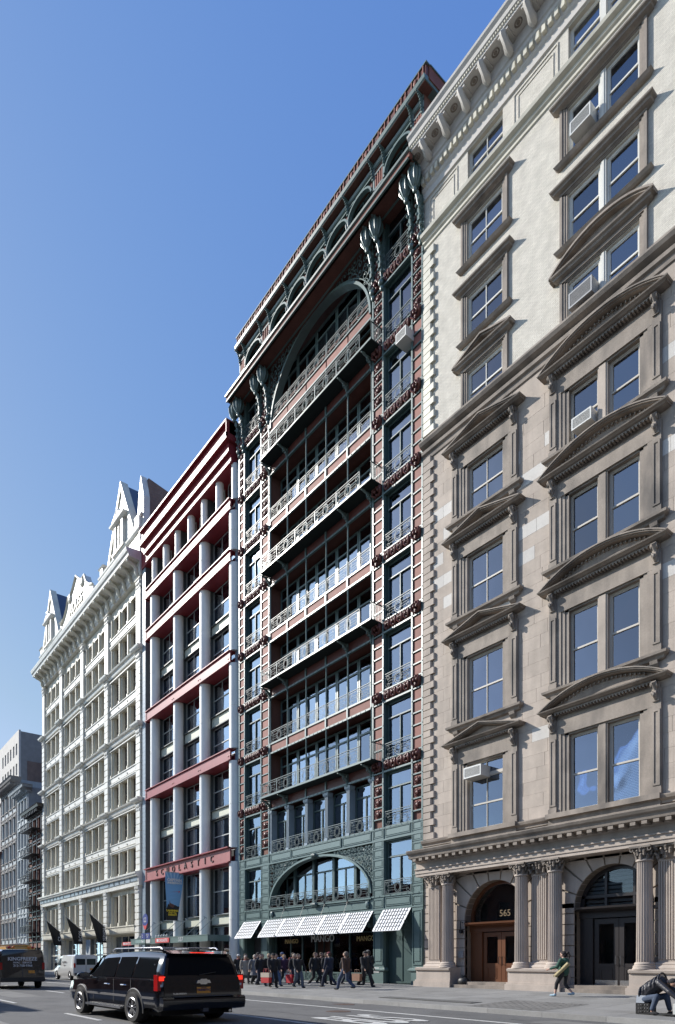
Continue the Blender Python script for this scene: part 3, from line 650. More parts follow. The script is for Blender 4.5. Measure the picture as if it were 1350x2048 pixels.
for i in range(5): m.tube([(PX[i] + 1.98, -.12, 5.0), (PX[i] + 1.98, -.16, 6.05)], .015, 5)
part('sign_band', m, 'iron_paint', SG)
m = MB(); m.ball((-32.3, -.2, 5.0), (.35, .15, .16), 8, 6); m.ball((-32.3, -.2, 7.95), (.3, .18, .16), 8, 6); part('keystone_ornament', m, 'iron_dark', SG)
# glass awnings
def awning(x0, x1, nb):
    z0, z1, p = 3.17, 4.36, .86; ang = atan2(z1 - z0, p); m = MB(); t = .03
    def Q(x, s): return (x, -.05 - (p - .05) * (1 - s), z0 + (z1 - z0) * s)
    a = Q(x0, 0); b = Q(x1, 0); c = Q(x1, 1); d = Q(x0, 1)
    m.add([a, b, c, d, (a[0], a[1], a[2] - t), (b[0], b[1], b[2] - t), (c[0], c[1], c[2] - t), (d[0], d[1], d[2] - t)], [(0, 1, 2, 3), (4, 7, 6, 5), (0, 4, 5, 1), (1, 5, 6, 2), (2, 6, 7, 3), (3, 7, 4, 0)])
    o = part('awning', m, 'awning_white', SG)
    br = MB(); nx = int((x1 - x0) / .21); nr = 6
    for i in range(1, nx):
        x = x0 + (x1 - x0) * i / nx; q0, q1 = Q(x, 0), Q(x, 1); br.tube([(q0[0], q0[1] - .01, q0[2] + .012), (q1[0], q1[1] - .01, q1[2] + .012)], .017, 4)
    for i in range(1, nr): q0, q1 = Q(x0 + .1, i / nr), Q(x1 - .1, i / nr); br.tube([(q0[0], q0[1] - .01, q0[2] + .012), (q1[0], q1[1] - .01, q1[2] + .012)], .017, 4)
    part('glazing_bar', br, 'awning_bar', o, kind='stuff')
    e = MB()
    for x in (x0 + .02, x1 - .02):
        e.tube([(x, -.05, z1 - .04), (x, -.05, z0), (x, -p, z0)], .025, 4)
        for k in range(3): e.tube([(x, -.16 - .16 * k + .09 * cos(a_), z0 + .2 + .12 * k + .09 * sin(a_)) for a_ in [2 * pi * j / 8 for j in range(8)]], .014, 4, True)
    part('awning_bracket', e, 'iron_dark', o, kind='stuff')
awning(-40.75, -38.5, 5); awning(-26.25, -24.15, 5)
for i in range(5): awning(-37.7 + i * 2.134, -37.7 + (i + 1) * 2.134 - .01, 5)
ch = MB()
for i in range(1, 5):
    x = -37.7 + i * 2.134; ch.tube([(x, -.14, 5.0), (x, -.88, 3.2)], .009, 4); ch.tube([(x + .04 * cos(a), -.16, 5.0 + .12 * sin(a)) for a in [2 * pi * j / 9 for j in range(9)]], .02, 5, True); ch.ball((x, -.9, 3.22), .05, 6, 4)
part('awning_rod', ch, 'black_iron', SG)
# shop front
sh = MB(); sh.box(-41.4, -23.3, 3.2, 3.3, .3, 4.3); sh.box(-41.4, -23.3, .3, 3.2, 4.25, 4.3); part('shop_interior', sh, 'interior', SG)
f = MB(); f.box(P2[1], P3[0], .35, .5, .35, .95); f.box(P2[1], P3[0], .36, .5, 3.5, 4.3)
for x in (-37.35, -35.6, -34.3, -32.9, -31.3, -29.6, -27.3): f.box(x - .05, x + .05, .36, .5, .95, 3.5)
part('shop_frame', f, 'iron_dark', SG)
part('shop_window', MB().box(-37.4, -33.0, .42, .43, .95, 3.5).box(-31.3, -27.2, .42, .43, .95, 3.5), 'shop_glass', SG)
pw = MB(); pw.box(-36.7, -34.6, .9, .95, 1.0, 3.4); pw.box(-29.1, -27.4, .9, .95, 1.0, 3.4); part('display_panel', pw, 'interior_wall', SG)
d = MB(); d.frame(-32.8, -31.4, .4, 3.0, .09, .9, .98); d.box(-32.14, -32.06, .9, .98, .4, 3.0); part('shop_door', d, 'dark_frame', SG)
d = MB(); d.box(P3[1], P4[0], .3, .36, .35, 3.6); d.frame(P3[1] + .1, P4[0] - .1, .45, 3.5, .08, .26, .3); d.box(-25.2, -25.12, .26, .3, .5, 3.4); d.box(P3[1], P4[0], .28, .34, 3.6, 4.3); part('roller_door', d, 'iron_dark', SG)
d = MB(); d.box(P1[1], P2[0], .7, .76, .35, 4.3); part('side_entrance', d, 'interior', SG)
flat('letter_gold', (.6, .45, .2), .5); flat('letter_grey', (.75, .77, .77), .5)
for (x, mt_, s) in ((-35.4, 'letter_gold', .4), (-32.1, 'letter_grey', .62), (-28.1, 'letter_gold', .42)):
    put('shop_lettering', text_mesh('MANGO', s, mt_, .015), SG, (x, .3, 2.95 if s > .5 else 2.85), rot=RX)
m = MB(); m.box(-26.98, -26.5, -.14, -.122, .98, 1.25); part('notice', m, 'ac_white', SG)
put('notice_lettering', text_mesh('PRIVATE\nENTRANCE', .09, 'beam_red', .002), SG, (-26.74, -.145, 1.12), rot=RX)
# air conditioner in the upper right bay
def ac_unit(parent, x0, x1, z0, z1, y0, y1, mt='ac_white', name='air_conditioner', lab='', solid=True):
    e = thing(name, lab, 'air conditioner', ((x0 + x1) / 2, y0, z0))
    part('casing', MB().box(x0, x1, y0, y1, z0, z1), mt, e)
    g_ = MB(); n = 9
    g_.box(x0 + .07, x1 - .07, y0 - .006, y0 + .001, z0 + .07, z1 - .07); part('grille', g_, 'ac_dark', e)
    g_ = MB()
    for i in range(n): z = z0 + .09 + (z1 - z0 - .18) * i / (n - 1); g_.box(x0 + .08, x1 - .08, y0 - .012, y0 - .007, z - .006, z + .006)
    g_.frame(x0, x1, z0, z1, .06, y0 - .015, y0 - .001); part('louvre', g_, mt, e)
    return e
ac_unit(SG, -24.72, -23.98, 33.0, 33.5, -.6, .3, lab='boxy white air conditioner below the top railings of the terracotta building')
# ================================================================== THE STONE BUILDING ON THE RIGHT (columns, pediments)
ST = thing('stone_building', 'tan stone building with pedimented windows above arched doorways and fluted columns', 'building', (-14, 0, .35))
XL, XR = -23.28, 4.0
def windowed(x0, x1, z0, z1, holes, y0, y1, mt, nm):
    """a wall with real openings"""
    xs = sorted({x0, x1, *[h[0] for h in holes], *[h[1] for h in holes]}); zs = sorted({z0, z1, *[h[2] for h in holes], *[h[3] for h in holes]}); m = MB()
    for i in range(len(xs) - 1):
        run = None
        for j in range(len(zs) - 1):
            cx, cz = (xs[i] + xs[i + 1]) / 2, (zs[j] + zs[j + 1]) / 2
            if any(h[0] < cx < h[1] and h[2] < cz < h[3] for h in holes):
                if run is not None: m.box(xs[i], xs[i + 1], y0, y1, run, zs[j]); run = None
            elif run is None: run = zs[j]
        if run is not None: m.box(xs[i], xs[i + 1], y0, y1, run, zs[-1])
    return m
ROWS = [(7.62, 10.75, 11.72), (12.72, 15.72, 16.68), (17.7, 20.42, 21.33), (22.3, 24.62, 25.62)]
UP = [(27.1, 28.95, 29.3), (30.5, 32.5, 32.8), (34.0, 36.0, 36.2)]
C1, C2c = (-20.5, -18.5), (-15.25, -12.3)
holes = [(C[0], C[1], a, b) for a, b, c in ROWS for C in (C1, C2c)]
w = windowed(XL, XR, 5.6, 27.2, holes, .0, .5, 'stone_tan', 'wall'); part('wall', w, 'stone_tan', ST)
holes = [(C[0], C[1], a, b) for a, b, c in UP for C in (C1, C2c)] + [(C[0], C[1], 37.8, 39.3) for C in (C1, C2c)]
w = windowed(XL, XR, 27.2, 41.0, holes, .0, .5, '', ''); part('upper_wall', w, 'white_brick', ST)
core = MB(); core.box(XL, XR, 1.4, 22, .3, 41.5); core.box(XL, XL + .3, .5, 22, .3, 41.4); part('interior_core', core, 'interior', ST)
# ashlar facing: every block its own piece
nb = 0
avoid = [(-21.2, -17.8, r[0] - .1, r[2] + .2) for r in ROWS] + [(-15.9, -11.6, r[0] - .1, r[2] + .3) for r in ROWS]
rnd = random.Random(11); z = 7.55; course = 0; H = .553; extra = MB()
while z < 26.6:
    x = -22.7 + (0 if course % 2 else -.0); xs = [x]
    while x < -8.6: x += rnd.uniform(1.1, 1.9) if x > -22.4 or course % 2 else .7; xs.append(x)
    for i in range(len(xs) - 1):
        segs = [(xs[i] + .006, min(xs[i + 1], -8.6) - .006)]
        for (a, b, c, d) in avoid:
            if d > z + .05 and c < z + H - .05:
                ns = []
                for (s0, s1) in segs:
                    if s1 <= a or s0 >= b: ns.append((s0, s1))
                    else:
                        if s0 < a: ns.append((s0, a))
                        if s1 > b: ns.append((b, s1))
                segs = ns
        for (s0, s1) in segs:
            if s1 - s0 < .15: continue
            pale = (course in (17, 22, 26, 28) and rnd.random() < .75) or (course in (12, 14, 20, 24) and rnd.random() < .2) or rnd.random() < .02
            y = -.02 - rnd.random() * .006
            if nb < 292:
                part('stone_block', MB().box(s0, s1, y, .0, z + .003, z + H - .003), 'stone_pale' if pale else 'stone_tan', ST); nb += 1
            else: extra.box(s0, s1, y, .0, z + .003, z + H - .003)
    z += H; course += 1
if extra.v: part('stone_facing', extra, 'stone_tan', ST, kind='stuff')
# quoins
qp = .3371
def quoin_mesh(w_): return MB().prism([(XL + 0, -.02), (XL, -.09), (XL + .04, -.13), (XL + w_ - .05, -.13), (XL + w_, -.06), (XL + w_, -.0)], 0, qp - .035, 'z')
for nm, mt, z0, z1 in (('quoin', 'stone_tan', 7.6, 26.5), ('upper_quoin', 'cream_paint', 27.6, 36.9)):
    ql = quoin_mesh(.78).mesh(nm, mt); qs = quoin_mesh(.56).mesh(nm, mt); n = int((z1 - z0) / qp)
    for i in range(n): put(nm, ql if i % 2 == 0 else qs, ST, (0, 0, z0 + i * qp))
# belts, entablature, cornice
def belt(name, prof, mt='stone_trim', x0=XL, x1=XR, yb=.3): return part(name, MB().mould(prof, x0, x1, yb, False), mt, ST)
belt('sill_course', [(.0, 7.2), (.14, 7.24), (.14, 7.32), (.24, 7.4), (.28, 7.5), (.28, 7.54), (.0, 7.6)])
belt('blocking_course', [(.12, 6.9), (.12, 7.2), (.0, 7.22)], 'stone_tan')
belt('architrave', [(.62, 5.72), (.62, 5.84), (.66, 5.86), (.66, 6.02), (.72, 6.05), (.72, 6.1), (.6, 6.12)], 'stone_column')
belt('frieze', [(.58, 6.12), (.58, 6.38), (.66, 6.42), (.7, 6.46)], 'stone_column')
belt('entablature_cornice', [(.7, 6.46), (.8, 6.52), (1.1, 6.56), (1.14, 6.72), (1.24, 6.78), (1.3, 6.88), (1.3, 6.92), (.1, 7.0)])
md = MB(); 
mdm = md.box(0, .2, -1.08, -.7, 6.42, 6.545).mesh('modillion', 'stone_trim')
for i in range(48): put('modillion', mdm, ST, (XL + .25 + i * .42, 0, 0))
dn = MB()
for i in range(170): x = XL + .1 + i * .11; dn.box(x, x + .06, -.7, -.64, 6.04, 6.1)
part('bead_row', dn, 'stone_trim', ST, kind='stuff')
belt('belt_course', [(.0, 26.35), (.08, 26.4), (.1, 26.6), (.2, 26.66), (.22, 26.8), (.12, 26.9), (.34, 27.0), (.42, 27.12), (.42, 27.2), (.0, 27.3)])
belt('upper_belt', [(.0, 36.95), (.06, 36.98), (.06, 37.12), (.14, 37.18), (.14, 37.3), (.3, 37.38), (.34, 37.5), (.0, 37.58)], 'cream_paint')
belt('attic_architrave', [(.0, 39.35), (.08, 39.38), (.08, 39.7), (.12, 39.75)], 'stone_pale')
belt('main_cornice', [(.12, 39.75), (.16, 39.8), (.2, 40.25), (.26, 40.3), (.3, 40.34), (.3, 40.5), (.36, 40.55), (.36, 41.05), (1.0, 41.1), (1.02, 41.28), (1.1, 41.33), (1.12, 41.5), (1.22, 41.62), (1.24, 41.72), (.0, 41.85)], 'stone_pale')
cm = MB().box(0, .17, -.34, -.14, 39.92, 40.2).mesh('dentil', 'cream_paint')
for i in range(52): put('dentil', cm, ST, (XL + .1 + i * .3, 0, 0))
bd = MB()
for i in range(170): x = XL - .9 + i * .115; bd.box(x, x + .06, -1.06, -1.0, 41.2, 41.29)
part('bead_row', bd, 'cream_paint', ST, kind='stuff')
br = MB(); br.tube([(0, -.36, 40.62), (0, -.55, 40.66), (0, -.72, 40.8), (0, -.95, 41.0), (0, -.98, 41.06)], [.16, .2, .15, .16, .12], 6); br.box(-.26, .26, -.95, -.36, 40.98, 41.1)
brm = br.mesh('cornice_bracket', 'stone_pale', 50)
rs = MB(); rs.frame(-.3, .3, -.26, .26, .03, 0, .03); ro = MB()
for r_, t in ((.16, .035), (.06, .03)): ro.tube([(r_ * cos(a), -.0 + r_ * .72 * sin(a), 0) for a in [2 * pi * i / 14 for i in range(14)]], t, 5, True)
ro.ball((0, 0, 0), (.06, .06, .04)); rom = ro.mesh('rosette', 'stone_trim', 50)
for i in range(14):
    x = XL + .75 + i * 1.19; put('cornice_bracket', brm, ST, (x, 0, 0)); put('rosette', rom, ST, (x - .6, -.66, 41.07))
# attic panels
for (a, b) in ((-22.9, -21.1), (-17.9, -15.7)):
    m = MB(); m.frame(a, b, 37.65, 39.2, .05, -.035, .01); m.frame(a + .22, b - .22, 37.85, 39.0, .035, -.03, .01); part('attic_panel', m, 'white_brick', ST)
def sash(x0, x1, z0, z1, y, parent, muntin=True, mt='painted_wood', open_=0.0, blind=None, lb=''):
    f = MB(); f.frame(x0, x1, z0, z1, .09, y, y + .1); zm = z0 + (z1 - z0) * .48
    f.box(x0 + .09, x1 - .09, y + .01, y + .07, zm - .035, zm + .035)
    f.frame(x0 + .09, x1 - .09, zm, z1 - .09, .04, y + .02, y + .06); f.frame(x0 + .09, x1 - .09, z0 + .09, zm, .04, y + .05, y + .09)
    if muntin: xm = (x0 + x1) / 2; f.box(xm - .018, xm + .018, y + .02, y + .08, z0 + .1, z1 - .1)
    o = part('window', f, mt, parent)
    part('pane', MB().box(x0 + .1, x1 - .1, y + .06, y + .065, z0 + .1, z1 - .1), 'pane_glass', o)
    if blind:
        zb = z1 - .1 - (z1 - z0 - .2) * blind; m = MB()
        n = int((z1 - .1 - zb) / .06)
        for i in range(n): zz = zb + i * .06; m.add([(x0 + .12, y + .14, zz), (x1 - .12, y + .14, zz), (x1 - .12, y + .175, zz + .045), (x0 + .12, y + .175, zz + .045)], [(0, 1, 2, 3)])
        part('venetian_blind', m, 'blind', o, kind='stuff')
    elif random.random() < .6: part('blind', MB().box(x0 + .1, x1 - .1, y + .16, y + .17, z1 - .1 - (z1 - z0) * random.choice((.2, .35, .5, .85)), z1 - .1), 'blind', o)
    return o
def console():
    m = MB(); m.tube([(0, -.12, -.62), (0, -.2, -.5), (0, -.16, -.32), (0, -.22, -.14), (0, -.32, -.02)], [.06, .1, .075, .12, .1], 7)
    for s in (-1, 1):
        m.tube([(s * .1, -.22 + .1 * cos(a), -.12 + .1 * sin(a)) for a in [2 * pi * i / 8 for i in range(8)]], .03, 4, True); m.ball((s * .06, -.26, -.42), (.05, .06, .09), 6, 4)
    m.box(-.12, .12, -.15, .02, -.68, .0); m.ball((0, -.3, -.48), (.05, .05, .1), 6, 4)
    return m.mesh('console', 'stone_trim', 50)
CN = console()
def window_lower(cx, hw, z0, z1, zp, seg, row):
    """pedimented surround: hw = half width of the outer pilasters"""
    S = MB(); pw = .34
    for s in (-1, 1):
        xo = cx + s * hw; xi = xo - s * pw; a, b = min(xo, xi), max(xo, xi)
        S.box(a, b, -.14, .0, z0 - .02, zp - .3); S.frame(a + .03, b - .03, z0 + .3, z1 - .1, .07, -.17, -.14); S.box(a - .02, b + .02, -.18, 0, z0 - .02, z0 + .2)
    S.box(cx - hw + pw, cx + hw - pw, -.1, 0, z1 + .05, zp - .32)
    for k, (d, e) in enumerate(((.0, .12), (.16, .08), (.32, .05))):      # stepped architrave
        x0, x1 = cx - hw + pw + d, cx + hw - pw - d
        y = -.094 + k * .037; S.box(x0, x0 + .18, y, .12, z0, z1 + .3 - d * .6); S.box(x1 - .18, x1, y, .12, z0, z1 + .3 - d * .6); S.box(x0, x1, y, .12, z1 + .14 - d * .5, z1 + .3 - d * .6)
    part('window_surround', S, 'stone_trim', ST)
    for s in (-1, 1): put('console', CN, ST, (cx + s * (hw - pw / 2), -.05, zp - .1))
    D = MB(); n = int((hw - .3) * 2 / .13)
    for i in range(n): x = cx - hw + .35 + i * .13; D.box(x, x + .055, -.28, -.08, zp - .15, zp - .06)
    D.box(cx - hw + .3, cx + hw - .3, -.26, 0, zp - .08, zp - .02); part('dentil_row', D, 'stone_trim', ST, kind='stuff')
    pd = MB(); o = hw + .1; pd.mould([(.1, zp - .04), (.34, zp - .0), (.38, zp + .03), (.46, zp + .06), (.48, zp + .1), (.0, zp + .11)], cx - hw + .1, cx + hw - .1, .1)
    rise = .55 if not seg else .74; x0, x1 = cx - o - .22, cx + o + .22; n = 18 if seg else 2
    pts = []
    if seg:
        R = ((x1 - x0) ** 2 / 4 + rise ** 2) / (2 * rise); zc = zp + .12 + rise - R; am = math.asin((x1 - x0) / 2 / R)
        for i in range(n + 1): a = -am + 2 * am * i / n; pts.append((cx + R * sin(a), zc + R * cos(a)))
    else: pts = [(x0, zp + .12), (cx, zp + .12 + rise), (x1, zp + .12)]
    for (d, p0, th) in ((0, .48, .045), (.04, .43, .05), (.085, .34, .04)):
        v = []; f = []
        for (x, z) in pts: v += [(x, -p0, z - d), (x, -p0, z - d - th), (x, .05, z - d - th), (x, .05, z - d)]
        for i in range(len(pts) - 1):
            for j in range(4): f.append((i * 4 + j, i * 4 + (j + 1) % 4, i * 4 + 4 + (j + 1) % 4, i * 4 + 4 + j))
        f += [(0, 1, 2, 3), (len(pts) * 4 - 4, len(pts) * 4 - 1, len(pts) * 4 - 2, len(pts) * 4 - 3)]
        pd.add(v, f)
    pd.prism([(cx - o + .3, zp + .1)] + [(x, z - .15) for x, z in pts if abs(x - cx) < o - .3] + [(cx + o - .3, zp + .1)], -.1, .0, 'y')
    if seg:
        for i in range(20): x = cx - o + .7 + i * (2 * o - 1.4) / 19; z = (sqrt(max(0, R * R - (x - cx) ** 2)) + zc - .2); pd.box(x, x + .05, -.2, -.1, z - .05, z + .02) if z > zp + .16 else None
    part('pediment', pd, 'stone_trim', ST)
    sl = MB()
    if row: sl.mould([(.05, z0 - .32), (.16, z0 - .28), (.2, z0 - .2), (.3, z0 - .14), (.32, z0 - .05), (.1, z0 + .0)], cx - hw + .05, cx + hw - .05, .1)
    else: sl.box(cx - hw - .05, cx + hw + .05, -.36, 0, z0 - .22, z0 - .02); sl.box(cx - hw, cx + hw, -.2, 0, z0 - .5, z0 - .22)
    if row:
        for s in (-1, 1): sl.prism([(0, z0 - .3), (-.22, z0 - .3), (-.18, z0 - .42), (-.08, z0 - .52), (0, z0 - .56)], cx + s * (hw - .25) - .14, cx + s * (hw - .25) + .14)
    part('sill', sl, 'stone_trim', ST)
for r, (z0, z1, zp) in enumerate(ROWS):
    window_lower(-19.5, 1.86, z0, z1, zp, False, r); window_lower(-13.75, 2.3, z0, z1, zp, True, r)
    o = sash(C1[0], C1[1], z0, z1 - (.62 if r == 0 else 0), .14, ST, True, blind=.95 if r == 0 else None)
    if r == 0: part('transom', MB().frame(C1[0], C1[1], z1 - .62, z1, .06, .16, .24).box(-19.55, -19.5, .16, .22, z1 - .6, z1), 'painted_wood', ST); part('transom_pane', MB().box(C1[0], C1[1], .2, .205, z1 - .62, z1), 'pane_glass', ST) if r == 0 else None
    for (a, b) in ((C2c[0], -13.96), (-13.56, C2c[1])): sash(a, b, z0, z1, .14, ST, False, blind=.98 if r == 0 else None)
    part('mullion', MB().box(-13.96, -13.56, -.02, .26, z0, z1).box(-13.9, -13.62, -.05, -.02, z0, z1), 'stone_tan' if r % 2 else 'stone_trim', ST)
ac_unit(ST, -20.35, -19.35, 9.95, 10.45, -.45, .4, lab='white air conditioner hung high in the lowest left stone window')
ac_unit(ST, -14.95, -14.1, 22.68, 23.15, -.25, .4, lab='pale air conditioner on the sill under the topmost curved stone pediment')
def window_upper(cx, hw, z0, z1, zh, kind):
    S = MB()
    for k, (d, y) in enumerate(((0, -.12), (.1, -.08), (.2, -.05))):
        for s in (-1, 1): xo = cx + s * (hw - d); xi = xo - s * .11; S.box(min(xo, xi), max(xo, xi), y, .06, z0 - .1, z1 + .14)
        S.box(cx - hw + d, cx + hw - d, y, .06, z1 + .12 - k * .04, z1 + .22 - k * .04)
    part('window_surround', S, 'stone_trim', ST)
    h = MB(); h.mould([(.06, zh - .12), (.12, zh - .08), (.26, zh - .04), (.28, zh + .03), (.36, zh + .07), (.38, zh + .12), (.0, zh + .15)], cx - hw + .05, cx + hw - .05, .1)
    if kind:
        x0, x1 = cx - hw - .35, cx + hw + .35; n = 14 if kind == 2 else 2; rise = .7 if kind == 2 else .5
        if kind == 2: R = ((x1 - x0) ** 2 / 4 + rise ** 2) / (2 * rise); zc = zh + .14 + rise - R; am = math.asin((x1 - x0) / 2 / R); pts = [(cx + R * sin(-am + 2 * am * i / n), zc + R * cos(-am + 2 * am * i / n)) for i in range(n + 1)]
        else: pts = [(x0, zh + .14), (cx, zh + .14 + rise), (x1, zh + .14)]
        for (d, p0) in ((0, .38), (.06, .3)):
            v = []; f = []
            for (x, z) in pts: v += [(x, -p0, z - d), (x, -p0, z - d - .08), (x, .05, z - d - .08), (x, .05, z - d)]
            for i in range(len(pts) - 1):
                for j in range(4): f.append((i * 4 + j, i * 4 + (j + 1) % 4, i * 4 + 4 + (j + 1) % 4, i * 4 + 4 + j))
            f += [(0, 1, 2, 3), (len(pts) * 4 - 4, len(pts) * 4 - 1, len(pts) * 4 - 2, len(pts) * 4 - 3)]
            h.add(v, f)
        h.prism([(x0 + .5, zh + .13)] + [(x, z - .1) for x, z in pts if abs(x - cx) < hw] + [(x1 - .5, zh + .13)], -.08, .0, 'y')
    part('hood', h, 'stone_trim', ST)
    sl = MB(); sl.mould([(.1, z0 - .2), (.16, z0 - .16), (.24, z0 - .06), (.1, z0)], cx - hw + .02, cx + hw - .02, .1); part('sill', sl, 'stone_trim', ST)
for r, (z0, z1, zh) in enumerate(UP):
    window_upper(-19.5, 1.32, z0, z1, zh, 1 if r == 0 else 0); window_upper(-13.78, 1.8, z0, z1, zh, 2 if r == 0 else 0)
    sash(C1[0], C1[1], z0, z1, .08, ST, True, 'white_paint')
    for (a, b) in ((C2c[0], -13.87), (-13.63, C2c[1])): sash(a, b, z0, z1, .08, ST, False, 'white_paint')
    part('mullion', MB().box(-13.87, -13.63, .0, .2, z0, z1).box(-13.8, -13.7, -.03, .0, z0, z1), 'white_paint', ST)
sash(C1[0], C1[1], 37.8, 39.3, .16, ST, True, 'white_paint')
for (a, b) in ((C2c[0], -13.87), (-13.63, C2c[1])): sash(a, b, 37.8, 39.3, .16, ST, False, 'white_paint')
part('mullion', MB().box(-13.87, -13.63, .0, .3, 37.8, 39.3), 'white_paint', ST)
ac_unit(ST, -14.95, -13.95, 27.4, 28.0, -.45, .4, 'ac_grey', lab='dull grey air conditioner in the window just above the middle stone belt')
ac_unit(ST, -15.0, -14.1, 34.42, 34.95, -.3, .4, 'ac_white', lab='white air conditioner in the highest hooded double window of the brick upper wall')
# ------------------------------------------------------------------ ground floor
ARCH = [(-18.95, 1.75, 3.48), (-13.38, 1.62, 3.7)]
bk = MB(); bk.box(XL, XR, .3, .6, .3, .5)
gw = MB()     # wall plane with arched openings, built of rusticated blocks over a dark joint plane
v = []
def arch_wall(x0, x1, arches, z0, z1, y):
    m = MB(); xs = x0
    for (c, r, sp) in arches:
        m.box(xs, c - r, y, y + .5, z0, z1); n = 20
        V = []
        for i in range(n + 1): a = pi - pi * i / n; V += [(c + r * cos(a), y, sp + r * sin(a)), (c + r * cos(a), y, z1)]
        k = len(V); V2 = [(p[0], y + .5, p[2]) for p in V]
        m.add(V + V2, [(2 * i, 2 * i + 2, 2 * i + 3, 2 * i + 1) for i in range(n)] + [(2 * i, 2 * i + k, 2 * i + 2 + k, 2 * i + 2) for i in range(n)])
        xs = c + r
    m.box(xs, x1, y, y + .5, z0, z1); return m
part('ground_wall', arch_wall(XL, XR, ARCH, .3, 5.72, .06), 'brown_wood', ST)
ch_ = .43; zc = .5
def clip_arch(z, x, side):  # x limit of a course next to an arch
    return x
for (c, r, sp) in ARCH:
    rr = r
    n = 9
    for i in range(n):     # voussoirs
        a0, a1 = pi * i / n + .018, pi * (i + 1) / n - .018; ro_ = r + (.75 if i % 2 == 0 else .6); pts = []
        top = 5.7
        def lim(a, R):
            x, z = c + R * cos(a), sp + R * sin(a)
            if z > top: k = (top - sp) / (R * sin(a)); x, z = c + R * cos(a) * k, top
            return (x, z)
        def outer(a):
            R = 3.0; x = c + R * cos(a); z = sp + R * sin(a)
            mx = min(1.0, (r + .55) / max(1e-3, abs(R * cos(a)))); mz = (top - sp) / max(1e-3, R * sin(a)); k = min(mx, mz, 1.0)
            return (c + R * cos(a) * k, sp + R * sin(a) * k)
        pts = [(c + r * cos(a0 + (a1 - a0) * j / 4), sp + r * sin(a0 + (a1 - a0) * j / 4)) for j in range(5)] + [outer(a1)] + ([outer((a0 + a1) / 2)] if abs(outer((a0 + a1) / 2)[0] - outer(a0)[0]) > .01 and abs(outer((a0 + a1) / 2)[1] - outer(a0)[1]) > .01 else []) + [outer(a0)]
        part('voussoir', MB().prism(pts, .0, .5, 'y'), 'stone_tan', ST)
edges = [(XL, ARCH[0][0] - ARCH[0][1]), (ARCH[0][0] + ARCH[0][1], ARCH[1][0] - ARCH[1][1]), (ARCH[1][0] + ARCH[1][1], -8.0)]
for ei, (a, b) in enumerate(edges):
    z = .5; k = 0
    while z < 5.6:
        h = min(ch_, 5.72 - z); za = z + h / 2
        aa = a + (.0 if z < ARCH[max(0, ei - 1)][2] - .1 else .58) * (1 if ei > 0 else 0); bb_ = b - (.0 if z < ARCH[min(1, ei)][2] - .1 else .58) * (1 if ei < 2 else 0)
        part('rusticated_block', MB().box(aa, bb_, .0, .2, z + .018, z + h - .018), 'stone_tan', ST); z += ch_; k += 1
def capital(w2, round_):
    m = MB()
    for ring, (zz, n, r0, tl) in enumerate(((.02, 8, w2 * .92, .19), (.17, 8, w2 * .98, .17), (.3, 8, w2 * 1.02, .13))):
        for i in range(n):
            a = 2 * pi * (i + .5 * (ring % 2)) / n; sq = 1 if round_ else 1 / max(abs(cos(a)), abs(sin(a)))
            rx = r0 * sq; m.tube([(rx * cos(a), rx * sin(a), zz), (rx * 1.06 * cos(a), rx * 1.06 * sin(a), zz + tl * .6), (rx * 1.28 * cos(a), rx * 1.28 * sin(a), zz + tl), (rx * 1.32 * cos(a), rx * 1.32 * sin(a), zz + tl * .82)], [.06, .055, .045, .02], 5)
    m.lathe(0, 0, [(w2 * .8, 0), (w2 * .85, .1), (w2 * .9, .3), (w2 * 1.15, .42)], 12)
    for sx in (-1, 1):
        for sy in (-1, 1): m.tube([(sx * w2 * 1.12 + .06 * cos(a), sy * w2 * 1.12, .37 + .06 * sin(a)) for a in [2 * pi * j / 7 for j in range(7)]], .025, 4, True)
    m.prism([(-w2 * 1.35, -w2 * 1.35), (0, -w2 * 1.15), (w2 * 1.35, -w2 * 1.35), (w2 * 1.15, 0), (w2 * 1.35, w2 * 1.35), (0, w2 * 1.15), (-w2 * 1.35, w2 * 1.35), (-w2 * 1.15, 0)], .43, .5, 'z')
    return m.mesh('capital', 'stone_trim', 50)
def flute_prof(R, n=20, dep=.035):
    P = []
    for i in range(n):
        for t, d in ((0, 0), (.2, 0), (.35, dep * .8), (.6, dep), (.85, dep * .8)): a = 2 * pi * (i + t) / n; P.append(((R - d) * cos(a), (R - d) * sin(a)))
    return P
cs = MB(); Pp = flute_prof(.29); n = len(Pp); cs.add([(x, y, 1.56) for x, y in Pp] + [(x * .9, y * .9, 5.24) for x, y in Pp], [(i, (i + 1) % n, n + (i + 1) % n, n + i) for i in range(n)] + [tuple(range(n, 2 * n))])
cs.lathe(0, 0, [(.3, 5.18), (.31, 5.22), (.29, 5.25)], 20)
csm = cs.mesh('column_shaft', 'stone_column', 50)
cbm = MB().lathe(0, 0, [(.42, 1.29), (.42, 1.34), (.4, 1.36), (.4, 1.42), (.35, 1.45), (.36, 1.49), (.34, 1.53), (.3, 1.56)], 20).mesh('column_base', 'stone_column', 40)
fp = MB(); w2 = .38
fp.box(-w2, w2, -.16, .5, 1.56, 5.24)
for j in range(8): xx = -w2 + .045 + j * .09; fp.box(xx - .02, xx + .025, -.2, -.16, 1.66, 5.14)
fp.box(-w2, w2, -.2, -.16, 5.14, 5.24)
fpm = fp.mesh('pilaster_shaft', 'stone_column'); fpb = MB().mould([(.34, 1.29), (.34, 1.36), (.3, 1.42), (.26, 1.46), (.27, 1.5), (.2, 1.56)], -w2 + .15, w2 - .15, .5).mesh('pilaster_base', 'stone_column')
capr = capital(.29, True); capp = capital(.33, False)
cols = [('p', -22.35), ('c', -21.35), ('c', -17.2), ('p', -16.4), ('c', -15.58), ('c', -11.9), ('p', -11.1), ('c', -10.3), ('c', -6.5)]
